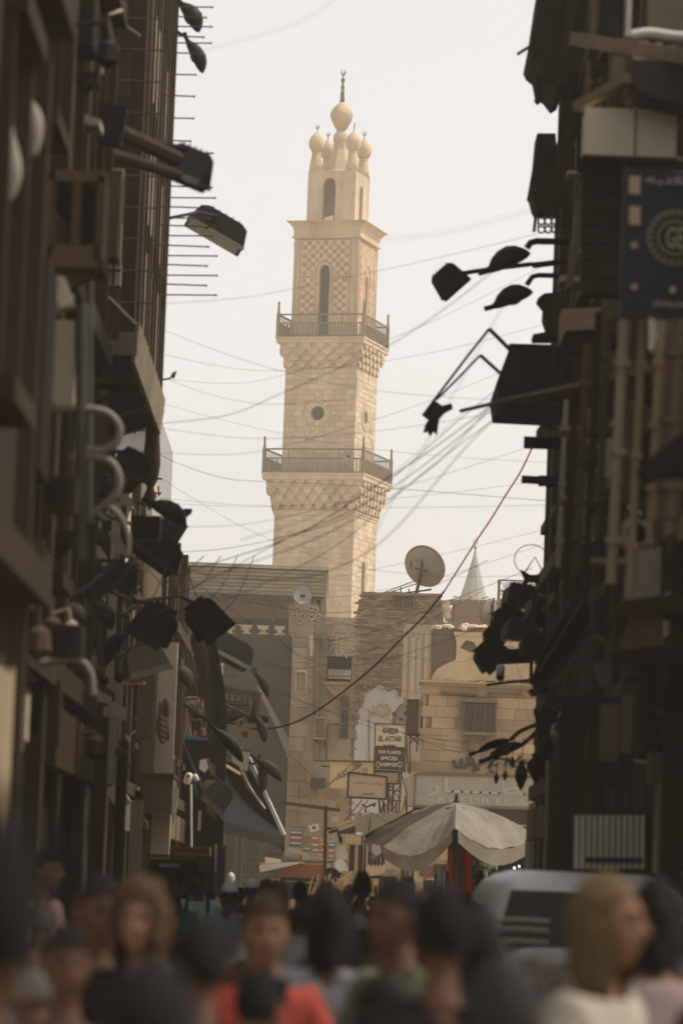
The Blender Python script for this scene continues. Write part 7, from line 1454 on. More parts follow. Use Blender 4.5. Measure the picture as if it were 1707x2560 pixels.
# low garden of fleshy ornaments / hat rack
CAPL = [a_ + ' ' + c_ + ' round cap in the ' + r_ + ' of the heap by the van' for a_ in ('leftmost', 'left', 'middle', 'right', 'rightmost') for r_ in ('upper row', 'lower row') for c_ in ('tan', 'dark red', 'brown')]
CAPI = {}
for n_ in range(26):
    x_ = 1160 + 110 * ((n_ // 6) + rnd.random()) / 5; y_ = (2246 if (n_ % 6) < 3 else 2276) + rnd.random() * 26; b = MB(); r_ = rnd.uniform(.05, .09)
    b.lathe(at(x_, y_, 45 + rnd.random() * 6), [(.01, -r_ * .7), (r_, -r_ * .4), (r_ * .9, r_ * .3), (r_ * .3, r_ * .8), (.01, r_ * .85)], 9); tag(solo(b, 'woven_cap', (mat('cap_tan', (.30, .24, .15), (.16, .12, .07), scale=20), drk, dusty)[n_ % 3], CAPL[n_], 'cap', smooth=True), group='round caps heaped beside the van')
t = thing('mannequin', 'white shop mannequin head on a dark dressed bust', 'mannequin', at(577, 2245, 66)); MANNEQUIN = t

# ================================================================== CABLES
def cable(label, pts, r, m_=None, group='cables strung across the street'):
    b = MB(); b.tube(smooth_path([at(x, y, Y_) for x, y, Y_ in pts], 8), r * (.34 if abs(r - .0066) < 1e-5 else .45 if .0065 < r < .02 else .4 if r < .006 else .6), 5, cap=False); return solo(b, 'cable', m_ or cable_m, label, 'cable', group)
cable('dark lower half of the red cable, sagging from the brick house to the left wall', [(1110, 1478, 76), (1060, 1540, 77), (1000, 1600, 78), (930, 1670, 79), (850, 1735, 80), (780, 1785, 81), (720, 1812, 82), (660, 1822, 83), (600, 1815, 84), (545, 1790, 86)], .034, mat('brown_cable', (.05, .032, .022), scale=5))  # same red cable lower down, its shade put into a brown colour
cable('bright red cable descending from the bracket arm to the big satellite dish', [(1328, 1122, 68), (1300, 1180, 69), (1262, 1240, 70), (1225, 1300, 71), (1190, 1352, 72), (1150, 1415, 74), (1110, 1478, 76)], .027, mat('red_cable', (.55, .09, .06), (.45, .07, .05), scale=5, rough=.5))
cable('bright red cable start looping over the bracket arm', [(1372, 1020, 60), (1362, 1050, 62), (1345, 1100, 65), (1328, 1122, 68)], .014, MATS['red_cable'])
W = [('thick dark cable rising from the left heap across the lower shaft of the minaret', [(440, 1440, 48), (560, 1400, 45), (690, 1358, 42), (800, 1305, 40), (900, 1240, 39), (1040, 1150, 38), (1180, 1050, 38), (1300, 955, 38)], .014),
     ('dark cable just under the thick one on the minaret shaft', [(430, 1490, 50), (560, 1430, 46), (700, 1355, 43), (850, 1290, 41), (1000, 1205, 40), (1150, 1090, 40), (1370, 900, 40)], .012),
     ('dark cable crossing the minaret below its upper balcony', [(380, 1060, 50), (560, 1040, 44), (700, 985, 40), (860, 915, 38), (960, 870, 37), (1100, 780, 36), (1280, 640, 36)], .010),
     ('faint cable in the top left of the sky', [(500, 130, 24), (640, 90, 23), (760, 50, 22), (860, -20, 21)], .004),
     ('cable from the bay to the lower balcony of the minaret', [(425, 950, 57), (520, 985, 55), (660, 1010, 50), (860, 1000, 46)], .007),
     ('thin cable sagging left of the lower balcony', [(370, 1120, 60), (450, 1160, 60), (560, 1195, 62), (660, 1204, 64), (900, 1215, 64), (1400, 1255, 58)], .008),
     ('level cable crossing the minaret under the lower balcony', [(400, 1245, 60), (600, 1262, 62), (860, 1268, 62), (1100, 1268, 60), (1400, 1262, 56)], .007),
     ('cable sagging across the minaret foot to the right', [(440, 1380, 56), (560, 1372, 56), (720, 1340, 55), (870, 1290, 54), (1000, 1180, 52), (1220, 990, 50), (1400, 870, 49)], .010),
     ('cable in front of the timber canopy', [(440, 1420, 40), (540, 1440, 38), (700, 1450, 36), (840, 1420, 35), (980, 1330, 34), (1200, 1080, 33), (1390, 930, 33)], .008),
     ('cable sweeping past the crested stone portal', [(430, 1530, 46), (560, 1500, 45), (700, 1440, 44), (860, 1350, 43), (1060, 1180, 42), (1300, 1000, 42)], .009),
     ('slack cable in front of the netting, highest', [(560, 1560, 60), (680, 1580, 62), (820, 1600, 64), (960, 1570, 64), (1130, 1500, 62), (1330, 1420, 60)], .011),
     ('slack cable in front of the netting, middle', [(470, 1440, 52), (560, 1510, 54), (690, 1600, 56), (810, 1660, 58), (960, 1650, 60), (1200, 1570, 60)], .010),
     ('slack cable in front of the netting, lower', [(600, 1620, 64), (720, 1670, 64), (860, 1650, 64), (1000, 1590, 63), (1200, 1480, 60)], .010),
     ('cable crossing behind the hanging lamp heads', [(610, 1660, 66), (700, 1730, 66), (850, 1790, 66), (1000, 1840, 68), (1200, 1880, 70)], .010),
     ('cable running from the awning tip down to the kiosk', [(650, 1830, 88), (720, 1885, 90), (800, 1955, 92), (860, 1995, 94), (960, 2050, 98), (1000, 2070, 100)], .014),
     ('cable rising from the awning pole to the tan shop sign', [(690, 2045, 90), (760, 2010, 92), (830, 1950, 95), (905, 1890, 100)], .010),
     ('thin cable above the academy sign', [(700, 1600, 70), (860, 1740, 72), (950, 1790, 74), (1100, 1850, 74), (1340, 1860, 66)], .008),
     ('second thin cable above the academy sign', [(640, 1700, 70), (800, 1770, 72), (960, 1815, 74), (1140, 1880, 72), (1330, 1900, 66)], .008),
     ('thin cable over the latticed window', [(1010, 1640, 90), (1150, 1655, 92), (1260, 1610, 90), (1330, 1600, 80)], .010),
     ('thin cable hanging down the right of the latticed window', [(1255, 1560, 90), (1290, 1650, 92), (1320, 1800, 94)], .010),
     ('faint cable above the square floodlight, right', [(880, 600, 20), (1060, 590, 20), (1200, 560, 19), (1420, 500, 18)], .004),
     ('faint steep cable right of the minaret', [(1260, 760, 28), (1180, 900, 28), (1080, 1080, 28), (960, 1290, 28), (900, 1420, 28)], .006),
     ('faint cable from the claw lamp to the lower balcony', [(1160, 1030, 32), (1060, 1120, 32), (940, 1210, 32), (760, 1300, 33), (600, 1350, 34)], .007),
     ('faint cable from the pole tip towards the left heap', [(1230, 1010, 34), (1100, 1150, 34), (950, 1260, 34), (780, 1350, 35), (560, 1430, 36)], .008),
     ('dark cable over the brick house wall', [(600, 1500, 62), (780, 1530, 64), (900, 1525, 66), (1050, 1480, 66), (1220, 1400, 62)], .012),
     ('cable crossing the whitewashed patch', [(790, 1700, 70), (900, 1790, 72), (1000, 1830, 74), (1120, 1840, 74)], .009),
     ('lowest cable over the netting, nearly level', [(640, 1758, 66), (760, 1760, 68), (860, 1740, 70), (960, 1700, 72), (1090, 1600, 74)], .009)]
for l_, p_, r_ in W: cable(l_, p_, r_ * (.8 if r_ < .02 else 1))
ORD = ('first', 'second', 'third', 'fourth', 'fifth', 'sixth', 'seventh', 'eighth', 'ninth', 'tenth', 'eleventh', 'twelfth', 'thirteenth', 'fourteenth')
for n_ in range(14):     # fine lines all over the gap
    ya = 760 + n_ * 62; yb = ya + (-190 if n_ % 3 == 0 else 150 if n_ % 3 == 1 else -60) * (1 + .2 * (n_ % 4)); Yc = 44 + (n_ * 7) % 30; sg = 30 + 22 * (n_ % 4)
    cable(ORD[n_] + ' from the top of the very fine lines strung right across the sky gap', [(400, ya, Yc), (620, ya + (yb - ya) * .22 + sg * .8, Yc), (860, (ya + yb) / 2 + sg, Yc), (1120, ya + (yb - ya) * .75 + sg * .7, Yc), (1400, yb, Yc)], .0066, group='very fine lines across the sky gap')
for n_ in range(9):      # bundles in the left heap
    x_ = 120 + n_ * 42; cable(('first', 'second', 'third', 'fourth', 'fifth', 'sixth', 'seventh', 'eighth', 'ninth')[n_] + ' slack lead from the left in the heap of lamps', [(x_, 1380 + 22 * (n_ % 4), 30 + n_ * 3), (x_ + 60, 1480 + 30 * (n_ % 3), 31 + n_ * 3), (x_ + 130, 1440 + 20 * (n_ % 5), 32 + n_ * 3), (x_ + 180, 1390, 33 + n_ * 3)], .014, group='slack leads in the left heap of lamps')
for n_ in range(5):
    cable(('outermost', 'next', 'middle', 'inner', 'innermost') [n_] + ' loose wire on the dark shop wall above the awning', [(430 + n_ * 12, 1610, 72), (445 + n_ * 14, 1720 + 15 * n_, 72), (500 + n_ * 10, 1775 + 8 * n_, 72), (540, 1780, 73)], .012, dusty, group='loose wires above the awning')
# ================================================================== VAN
t = thing('minibus', 'pale silver minibus parked against the right wall behind the crowd', 'minibus', (2.05, 31, 0))
def vprof(y, top, inset=0.):
    xl, xr_ = 1.17 + inset, 2.93 - inset; r = .30
    P = [(xl + .03, .35), (xl, .6), (xl, 1.15), (xl + .07, top - r)]
    P += [(xl + .07 + r * (1 - math.cos(a)), top - r + r * .98 * math.sin(a)) for a in (.35, .8, 1.2, 1.5)]
    Q = [(xl + xr_ - x, z) for x, z in P[::-1]]
    return [Vector((x, y, z)) for x, z in P + Q]
rings = [(29.35, 1.10, .12), (29.2, 1.18, .05), (29.55, 1.35, .04), (29.9, 1.72, .03), (30.3, 1.83, .01), (31.5, 1.88, 0), (33.3, 1.87, 0), (33.6, 1.8, .03), (33.7, 1.5, .08)]
vs = []; [vs.extend(vprof(*r_)) for r_ in rings]; k = len(vprof(0, 1.8)); b = MB()
b.add(vs, [(i * k + j, i * k + j + 1, (i + 1) * k + j + 1, (i + 1) * k + j) for i in range(len(rings) - 1) for j in range(k - 1)] + [tuple(range(k))[::-1], tuple(range((len(rings) - 1) * k, len(rings) * k))])
b.build('body', mat('silver_paint', (.80, .76, .68), (.72, .68, .60), rough=.35, metal=0, scale=2), t, smooth=True)
b = MB(); b.add([(1.30, 29.42, 1.28), (2.80, 29.42, 1.28), (2.68, 29.88, 1.69), (1.42, 29.88, 1.69)], [(0, 1, 2, 3)]); b.v = [(x, y - .03, z + .015) for x, y, z in b.v]; b.build('windscreen', mat('van_glass', (.05, .042, .034), (.035, .03, .024), rough=.5, scale=3), t)
for n_, (y0, y1) in enumerate(((30.1, 31.1), (31.2, 32.2), (32.3, 33.3))): MB().add([(1.165, y0, 1.2), (1.165, y1, 1.2), (1.215, y1, 1.62), (1.215, y0, 1.62)], [(0, 3, 2, 1)]).build('side_window', glass_d, t)
for z in (1.47, 1.40, 1.31): b = MB(); b.tube(smooth_path([Vector((1.26, 29.1, z)), Vector((1.45, 29.05, z + .012)), Vector((1.68, 29.08, z + .005))], 4), .018, 6); b.build('louvre', cream_pt, t)
for s_ in (1.32, 2.78): b = MB(); b.lathe((s_, 29.16, .85), [(.01, -.02), (.09, -.01), (.09, .03), (.01, .04)], 12, Matrix.Rotation(R(90), 3, 'X')); b.build('headlight', lens_m, t)
MB().span((1.3, 29.1, .42), (2.8, 29.2, .55)).build('bumper', dark_metal, t)
for s_ in (1.08, 3.0): MB().span((s_ - .07, 29.6, 1.2), (s_ + .07, 29.68, 1.42)).build('mirror', dark_metal, t)
for x_ in (1.22, 2.7):
    for y_ in (30.0, 32.9):
        b = MB(); b.lathe((x_ + .1, y_, .31), [(.2, -.1), (.31, -.09), (.31, .09), (.2, .1)], 18, Matrix.Rotation(R(90), 3, 'Y')); w_ = b.build('wheel', black_cl, t); b = MB(); b.lathe((x_ + .1, y_, .31), [(.02, -.11), (.18, -.105), (.18, .105), (.02, .11)], 12, Matrix.Rotation(R(90), 3, 'Y')); b.build('rim', lens_m, w_)

# ================================================================== PEOPLE
def skin_mesh(name, pts, edges, root=0, sub=2):
    me = bpy.data.meshes.new(name); me.from_pydata([p[0] for p in pts], edges, []); o = bpy.data.objects.new(name, me); col.objects.link(o)
    m = o.modifiers.new('s', 'SKIN'); m.use_smooth_shade = True
    for i, p in enumerate(pts):
        r = p[1] if isinstance(p[1], tuple) else (p[1], p[1]); sv = me.skin_vertices[0].data[i]; sv.radius = r; sv.use_root = (i == root)
    s = o.modifiers.new('u', 'SUBSURF'); s.levels = sub; s.render_levels = sub
    dg = bpy.context.evaluated_depsgraph_get(); out = bpy.data.meshes.new_from_object(o.evaluated_get(dg)); bpy.data.objects.remove(o)
    return out
def sk_pose(kind):
    J = {'pel': (0, 0, .93), 'spi': (0, .005, 1.10), 'che': (0, .01, 1.27), 'nb': (0, .015, 1.41), 'nk': (0, 0, 1.49), 'hd': (0, -.012, 1.56)}
    for s, S in ((-1, 'L'), (1, 'R')):
        sw = s if kind == 'walk' else 0
        J['sh' + S] = (s * .165, .01, 1.375); J['hip' + S] = (s * .085, 0, .88)
        J['kn' + S] = (s * .095, -.10 * (sw > 0) + .05 * (sw < 0) - .01, .49); J['an' + S] = (s * .10, -.12 * (sw > 0) + .22 * (sw < 0) + .01, .09 + .05 * (sw < 0)); J['to' + S] = (s * .11, J['an' + S][1] - .15, .04 + .02 * (sw < 0))
        if kind == 'folded': J['el' + S] = (s * .24, -.02, 1.13); J['wr' + S] = (-s * .03, -.22 - .03 * (s > 0), 1.15 + .05 * (s > 0)); J['ha' + S] = (-s * .11, -.20 - .03 * (s > 0), 1.17 + .05 * (s > 0)); d = Vector((-s, .3, .1))
        elif kind == 'hold': J['el' + S] = (s * .25, -.06, 1.14); J['wr' + S] = (s * .10, -.26, 1.22); J['ha' + S] = (s * .05, -.31, 1.26); d = Vector((-s * .5, -.5, .5))
        else: J['el' + S] = (s * .22, .03 + .08 * sw, 1.12); J['wr' + S] = (s * .235, -.05 + .1 * sw, .89); J['ha' + S] = (s * .235, -.075 + .1 * sw, .81); d = Vector((0, -.25, -1))
        J['d' + S] = d.normalized()
    return J
def head_verts(scale=1.0, keep=None, warp=None, n=40, m_=30):
    vs, ok = [], []
    for i in range(m_ + 1):
        ph = math.pi * i / m_
        for j in range(n):
            th = 2 * math.pi * j / n; x, y, z = math.sin(ph) * math.sin(th), -math.sin(ph) * math.cos(th), math.cos(ph)
            px_, py_, pz_ = x * .074, y * .096, z * .118
            if z < 0: px_ *= 1 + .26 * z; py_ += (-.010 * -z if y < 0 else -.030 * z * 0 - .018 * -z)
            if y < 0 and scale == 1.0:
                g = lambda cx, cz, sx, sz: math.exp(-((x - cx) / sx) ** 2 - ((z - cz) / sz) ** 2)
                py_ -= .030 * g(0, -.16, .13, .16) + .012 * g(0, .04, .10, .2); py_ += .012 * (g(.36, .10, .2, .14) + g(-.36, .10, .2, .14)); py_ -= .007 * (g(.3, .30, .35, .10) + g(-.3, .30, .35, .10))
                py_ -= .008 * g(0, -.44, .28, .06) + .007 * g(0, -.56, .26, .06) + .010 * g(0, -.86, .3, .14); py_ += .006 * g(0, -.5, .3, .025)
            v = Vector((px_, py_, pz_)) * scale
            if warp: v = warp(v, x, y, z)
            vs.append(v); ok.append((x, y, z))
    fs = []
    for i in range(m_):
        for j in range(n):
            q = (i * n + j, (i + 1) * n + j, (i + 1) * n + (j + 1) % n, i * n + (j + 1) % n)
            if keep:
                c = [sum(ok[a][k_] for a in q) / 4 for k_ in range(3)]
                if not keep(*c): continue
            fs.append(q)
    return vs, fs
HC = Vector((0, -.022, 1.605))
def body_mesh(kind):
    J = sk_pose(kind); names = ['pel', 'spi', 'che', 'nb', 'nk', 'hd']; P = [(J[n], r) for n, r in zip(names, ((.125, .095), (.115, .085), (.135, .095), (.06, .055), (.052, .052), (.045, .05)))]; E = [(0, 1), (1, 2), (2, 3), (3, 4), (4, 5)]
    for S in 'LR':
        i = len(P); P += [(J['sh' + S], .055), (J['el' + S], .040), (J['wr' + S], .027), (J['ha' + S], (.034, .018))]; E += [(2, i), (i, i + 1), (i + 1, i + 2), (i + 2, i + 3)]
        h = i + 3; d = J['d' + S]; side = d.cross(Vector((0, -1, 0)) if abs(d.y) < .8 else Vector((1, 0, 0))).normalized(); nrm = d.cross(side)
        for k, L in enumerate((.062, .072, .067, .052)):
            o = Vector(J['ha' + S]) + side * (.022 * (k - 1.5)) + d * .03; i2 = len(P); P += [(o, .0095), (o + d * L * .5 + nrm * .006, .0085), (o + d * L * .85 + nrm * .022, .0075)]; E += [(h, i2), (i2, i2 + 1), (i2 + 1, i2 + 2)]
        o = Vector(J['wr' + S]).lerp(Vector(J['ha' + S]), .5) + side * -.028; i2 = len(P); P += [(o, .011), (o - side * .018 + d * .035, .009)]; E += [(i + 2, i2), (i2, i2 + 1)]
        i = len(P); P += [(J['hip' + S], .085), (J['kn' + S], .055), (J['an' + S], .036), (J['to' + S], (.035, .025))]; E += [(0, i), (i, i + 1), (i + 1, i + 2), (i + 2, i + 3)]
    me = skin_mesh('body', P, E, 0, 1)
    vs, fs = head_verts(); V = [v.co.copy() for v in me.vertices]; Fc = [tuple(p.vertices) for p in me.polygons]; o = len(V)
    V += [v + HC for v in vs]; Fc += [tuple(a + o for a in f) for f in fs]
    for s in (-1, 1):
        e = MB(); e.lathe((0, 0, 0), [(.002, -.028), (.012, -.022), (.017, .0), (.016, .02), (.002, .028)], 8); o = len(V); V += [Vector((v[0] * .45 + s * .075, v[1] * 1.1 + .008, v[2])) + HC for v in e.v]; Fc += [tuple(a + o for a in f) for f in e.f]
    out = bpy.data.meshes.new('body_' + kind); out.from_pydata([v[:] for v in V], [], Fc); out.polygons.foreach_set('use_smooth', [True] * len(out.polygons)); out.update(); return out
def shirt_mesh(kind, long=True):
    J = sk_pose(kind); P = [((0, 0, .86), (.155, .115)), (J['pel'], (.150, .112)), (J['spi'], (.142, .106)), (J['che'], (.160, .115)), ((0, .012, 1.385), (.082, .070)), ((0, .012, 1.43), (.066, .062))]; E = [(0, 1), (1, 2), (2, 3), (3, 4), (4, 5)]
    for S in 'LR':
        i = len(P); a, b_ = Vector(J['el' + S]), Vector(J['wr' + S]); P += [(J['sh' + S], .075), (J['el' + S], .060)] + ([(a.lerp(b_, .85), .042)] if long else [(a.lerp(b_, .12), .055)]); E += [(3, i), (i, i + 1), (i + 1, i + 2)]
    return skin_mesh('shirt_' + kind, P, E, 1, 2)
def trouser_mesh(kind):
    J = sk_pose(kind); P = [((0, 0, .96), (.135, .10)), ((0, 0, .90), (.14, .105))]; E = [(0, 1)]
    for S in 'LR': i = len(P); P += [(J['hip' + S], .098), (J['kn' + S], .078), (Vector(J['an' + S]) + Vector((0, 0, .02)), .062)]; E += [(1, i), (i, i + 1), (i + 1, i + 2)]
    return skin_mesh('trousers_' + kind, P, E, 0, 1)
CACHE = {}
def cached(k, f):
    if k not in CACHE: CACHE[k] = f()
    return CACHE[k]
def mesh_of(vs, fs, name):
    me = bpy.data.meshes.new(name); me.from_pydata([tuple(v) for v in vs], [], fs); me.polygons.foreach_set('use_smooth', [True] * len(me.polygons)); me.update(); return me
def hair_mesh(style):
    nz = lambda v, a, f: v * (1 + a * noise.noise(v * f))
    if style == 'short': vs, fs = head_verts(1.09, lambda x, y, z: z > -.42 and not (y < -.15 and z < .48 - .15 * abs(x)) and not (abs(x) > .8 and z < .1 and y < .3), lambda v, x, y, z: nz(v, .10, 60) + Vector((0, .004, .006 + .010 * max(0, z))))
    elif style == 'long': vs, fs = head_verts(1.09, lambda x, y, z: not (y < -.25 and z < .5 and abs(x) < .72), lambda v, x, y, z: nz(Vector((v.x * (1.02 + .3 * max(0, -z)), v.y * 1.02 + .012, v.z * (2.5 if z < 0 else 1.06))), .14, 34), 44, 34)
    elif style == 'curly': vs, fs = head_verts(1.30, lambda x, y, z: not (y < -.35 and z < .45 and abs(x) < .62), lambda v, x, y, z: nz(Vector((v.x * (1.12 + .2 * max(0, -z)), v.y + .016, v.z * (1.75 if z < 0 else 1.02))), .22, 42), 52, 40)
    elif style == 'bun': vs, fs = head_verts(1.08, lambda x, y, z: z > -.6 and not (y < -.2 and z < .5), lambda v, x, y, z: nz(v, .06, 50) + Vector((0, .03 * max(0, y) * max(0, z), 0)))
    elif style == 'scarf':
        vs, fs = head_verts(1.17, lambda x, y, z: not (y < -.4 and -.72 < z < .5 and abs(x) < .55), lambda v, x, y, z: nz(v, .05, 25) + Vector((0, .006, 0)))
        n = 32; o = len(vs)
        prof = [(.085, .09, -.06), (.095, .10, -.11), (.13, .12, -.16), (.19, .14, -.21), (.215, .15, -.30), (.21, .15, -.36)]
        for k, (a, b_, z) in enumerate(prof): vs += [Vector((a * math.cos(2 * math.pi * j / n) * (1 + .05 * math.sin(j * 2.2)), b_ * math.sin(2 * math.pi * j / n) + .02, z + .012 * math.sin(j * 1.6))) for j in range(n)]
        fs += [(o + k * n + j, o + k * n + (j + 1) % n, o + (k + 1) * n + (j + 1) % n, o + (k + 1) * n + j) for k in range(len(prof) - 1) for j in range(n)]
    elif style == 'cap':
        vs, fs = head_verts(1.12, lambda x, y, z: z > .18, lambda v, x, y, z: v + Vector((0, .002, .006))); o = len(vs)
        q = [Vector((.075 * math.sin(a), -.085 - .075 * math.cos(a), .028 - .012 * math.cos(a))) for a in [(-1.4 + 2.8 * i / 10) for i in range(11)]] + [Vector((.075 * math.sin(a), -.07 - .01 * math.cos(a), .035)) for a in [(-1.3 + 2.6 * i / 10) for i in range(11)]]
        vs += q; fs += [(o + i, o + i + 1, o + 12 + i, o + 11 + i) for i in range(10)]
    elif style == 'fringe': vs, fs = head_verts(1.10, lambda x, y, z: z < .45 and z > -.45 and y > -.1, lambda v, x, y, z: nz(v, .08, 60))
    return mesh_of([v + HC for v in vs], fs, 'hair_' + style)
def eyes_mesh(s=1):
    e = MB()
    e.lathe(HC + Vector((s * .028, -.083, .013)), [(.001, -.009), (.009, -.004), (.009, .004), (.001, .009)], 8, Matrix.Diagonal((1.5, .6, .8)))
    return mesh_of(e.v, e.f, 'eyes')
def brows_mesh(s=1):
    e = MB()
    e.tube([HC + Vector((s * .012, -.096, .031)), HC + Vector((s * .03, -.094, .037)), HC + Vector((s * .046, -.082, .032))], [.003, .004, .002], 5)
    return mesh_of(e.v, e.f, 'brows')
SK = {'a': mat('skin_tan', (.19, .098, .058), (.16, .082, .048), scale=8, rough=.55), 'b': mat('skin_brown', (.11, .055, .033), (.09, .045, .027), scale=8, rough=.55), 'c': mat('skin_fair', (.24, .128, .08), (.20, .107, .067), scale=8, rough=.55)}
HB = mat('black_hair', (.014, .011, .009), (.008, .007, .006), scale=40, rough=.6, bump=.8); HBR = mat('brown_hair', (.06, .034, .018), (.035, .02, .011), scale=40, rough=.6, bump=.8); HBL = mat('blond_hair', (.19, .125, .055), (.12, .075, .032), scale=40, rough=.6, bump=.8); HG = mat('grey_hair', (.28, .26, .23), (.2, .185, .165), scale=40, rough=.6, bump=.6)
LBR = mat('light_brown_hair', (.12, .068, .032), (.07, .04, .02), scale=30, rough=.6, bump=.8)
def cl(n, c): return mat('cloth_' + n, c, tuple(x * .72 for x in c), scale=7, rough=.95, bump=.25, bscale=16)
CL = {'black': cl('black', (.014, .013, .012)), 'charcoal': cl('charcoal', (.035, .033, .03)), 'navy': cl('navy', (.02, .027, .045)), 'brown': cl('brown', (.07, .045, .03)), 'maroon': cl('maroon', (.09, .02, .02)), 'olive': cl('olive', (.11, .115, .065)), 'grey': cl('grey', (.17, .165, .155)),
      'lavender': cl('lavender', (.30, .28, .285)), 'white': cl('white', (.68, .65, .60)), 'pink': cl('pink', (.60, .38, .36)), 'mint': cl('mint', (.42, .60, .50)), 'coral': cl('coral', (.42, .075, .05)), 'sage': cl('sage', (.13, .14, .085)), 'teal': cl('teal', (.03, .10, .10)), 'steel': cl('steel', (.24, .27, .30)), 'cream': cl('cream', (.38, .33, .26)), 'beige': cl('beige', (.36, .30, .22)), 'palepink': cl('palepink', (.42, .31, .295))}
GROUP = 'people in the market crowd'
def person(label, px, py, Y, rz, shirt, hair='short', hm=HB, skin='b', pose='stand', trousers='black', long=True, z0=0.0, hs=1.0, eyes=True, turn=0):
    P = at(px, py, Y); s = (P.z - z0) / 1.605; s = max(.8, min(1.15, s))
    t = thing('person', label, 'person', (P.x, P.y, z0), GROUP, rz=R(rz)); t.scale = (s, s, s)
    ORG[t.name] = Vector((0, 0, 0))
    def put(name, me, m, par=t):
        o = bpy.data.objects.new(name, me); col.objects.link(o); o.parent = par
        if not me.materials: me.materials.append(m)
        o.material_slots[0].link = 'OBJECT'; o.material_slots[0].material = m
        return o
    b = put('body', cached('b' + pose, lambda: body_mesh(pose)), SK[skin])
    put('shirt', cached('s%s%d' % (pose, long), lambda: shirt_mesh(pose, long)), CL[shirt]); put('trousers', cached('t' + pose, lambda: trouser_mesh(pose)), CL[trousers])
    if hair: put({'scarf': 'headscarf', 'cap': 'cap'}.get(hair, 'hair'), cached('h' + hair, lambda: hair_mesh(hair)), hm)
    if eyes and Y < 45:
        for q in (-1, 1): put('eye', cached('eye%d' % q, lambda: eyes_mesh(q)), void, b); put('eyebrow', cached('brow%d' % q, lambda: brows_mesh(q)), HB, b)
    return t, s
def bag_straps(t, m, name='backpack'):
    b = MB(); b.box((0, .17, 1.18), (.28, .16, .42)); 
    for s in (-1, 1): b.tube([(s * .10, .12, 1.40), (s * .105, .0, 1.455), (s * .11, -.10, 1.40), (s * .12, -.135, 1.25), (s * .13, -.10, 1.05)], .02, 6)
    o = b.build(name, m, t, local=True, smooth=False); return o
# named people, read from the photograph
person('man in a light pink shirt with folded arms leaning at the left wall', 112, 2180, 23.6, 68, 'pink', 'short', HB, 'a', 'folded', long=True, z0=.14)
person('person in a plain white shirt cut off by the bottom left corner', -60, 2330, 4.3, 200, 'white', 'short', HB, 'b', 'stand')
w1, _ = person('woman with big light brown curly hair facing the camera, left foreground', 352, 2304, 12.5, -8, 'black', 'curly', LBR, 'c', 'walk')
person('dark haired man half behind the curly haired woman, on her left', 248, 2285, 13, 20, 'charcoal', 'short', HB, 'b', 'walk')
person('woman in a black headscarf seen from behind at the bottom left', 372, 2590, 6.0, 182, 'black', 'scarf', CL['black'], 'b', 'stand', eyes=False)
person('brown haired man in coral red holding a dark camera before his chest', 664, 2335, 12.5, 4, 'coral', 'short', HBR, 'a', 'hold')
T, s_ = person('woman with long black hair in a lavender top seen from behind', 822, 2306, 13, 178, 'lavender', 'long', HB, 'b', 'walk', eyes=False)
person('man in a sage green shirt turning his head left, centre foreground', 1000, 2300, 12.6, -50, 'sage', 'short', HB, 'b', 'walk')
person('woman with fair yellow hair in a white top, large at the right', 1500, 2312, 10, 60, 'cream', 'long', HBL, 'a', 'stand')
person('black haired woman in a pale pink top at the right edge', 1642, 2300, 12, 170, 'palepink', 'long', HB, 'a', 'stand', eyes=False)
T2, _ = person('young man in a mint green shirt with dark backpack straps facing the camera', 497, 2208, 42, 0, 'mint', 'short', HB, 'b', 'walk', long=False); bag_straps(T2, CL['navy'])
person('dark faced man in a teal shirt just left of the mint shirt', 440, 2228, 34, 5, 'teal', 'short', HB, 'b', 'walk')
person('man in a white cap and grey blue shirt seen from behind', 572, 2238, 36, 165, 'steel', 'cap', CL['white'], 'b', 'walk', eyes=False)
person('man in a white cap beside the brown haired group', 628, 2226, 44, 190, 'charcoal', 'cap', CL['white'], 'b', 'walk', eyes=False)
person('man with a bare head in front of the kiosk wheel logo', 664, 2234, 38, 30, 'beige', 'short', HBR, 'a', 'walk')
person('man with reddish brown hair in front of the kiosk', 690, 2262, 21, 175, 'grey', 'short', HBR, 'a', 'walk', eyes=False)
person('tall man with black hair in a dark top before the stall panel', 905, 2222, 31, 178, 'black', 'short', HB, 'b', 'walk', z0=.03, eyes=False)
person('woman with black hair knot in a checked top before the kiosk', 749, 2232, 40, 180, 'grey', 'bun', HB, 'b', 'walk', eyes=False)
person('bald man under the left side of the umbrella', 1017, 2218, 42, 150, 'brown', 'fringe', HG, 'b', 'walk', eyes=False)
person('bald headed man below the long red cloth', 1155, 2252, 34, 160, 'charcoal', 'fringe', HBR, 'b', 'walk', eyes=False)
person('man with a pale forehead left of the tall dark man', 872, 2238, 50, 0, 'white', 'short', HG, 'a', 'walk')
person('woman in a lavender headscarf low between the green shirt and the fair hair', 1262, 2530, 8, 175, 'lavender', 'scarf', CL['charcoal'], 'b', 'stand', eyes=False)
person('woman in a black headscarf walking away below the van', 1190, 2370, 12, 184, 'black', 'scarf', CL['black'], 'b', 'walk', eyes=False)
person('man in navy with short black hair at the centre of the crowd', 815, 2262, 22, 182, 'navy', 'short', HB, 'b', 'walk', eyes=False)
person('dark haired boy low in the front of the crowd', 500, 2420, 10, 176, 'charcoal', 'short', HB, 'b', 'walk', eyes=False)
person('man in black with tousled hair right of the green shirt', 1105, 2345, 9.8, 190, 'black', 'short', HB, 'b', 'walk', eyes=False)
person('shadowy man at the far left bottom behind the white shirt', 165, 2420, 11, 10, 'brown', 'short', HB, 'b', 'stand')
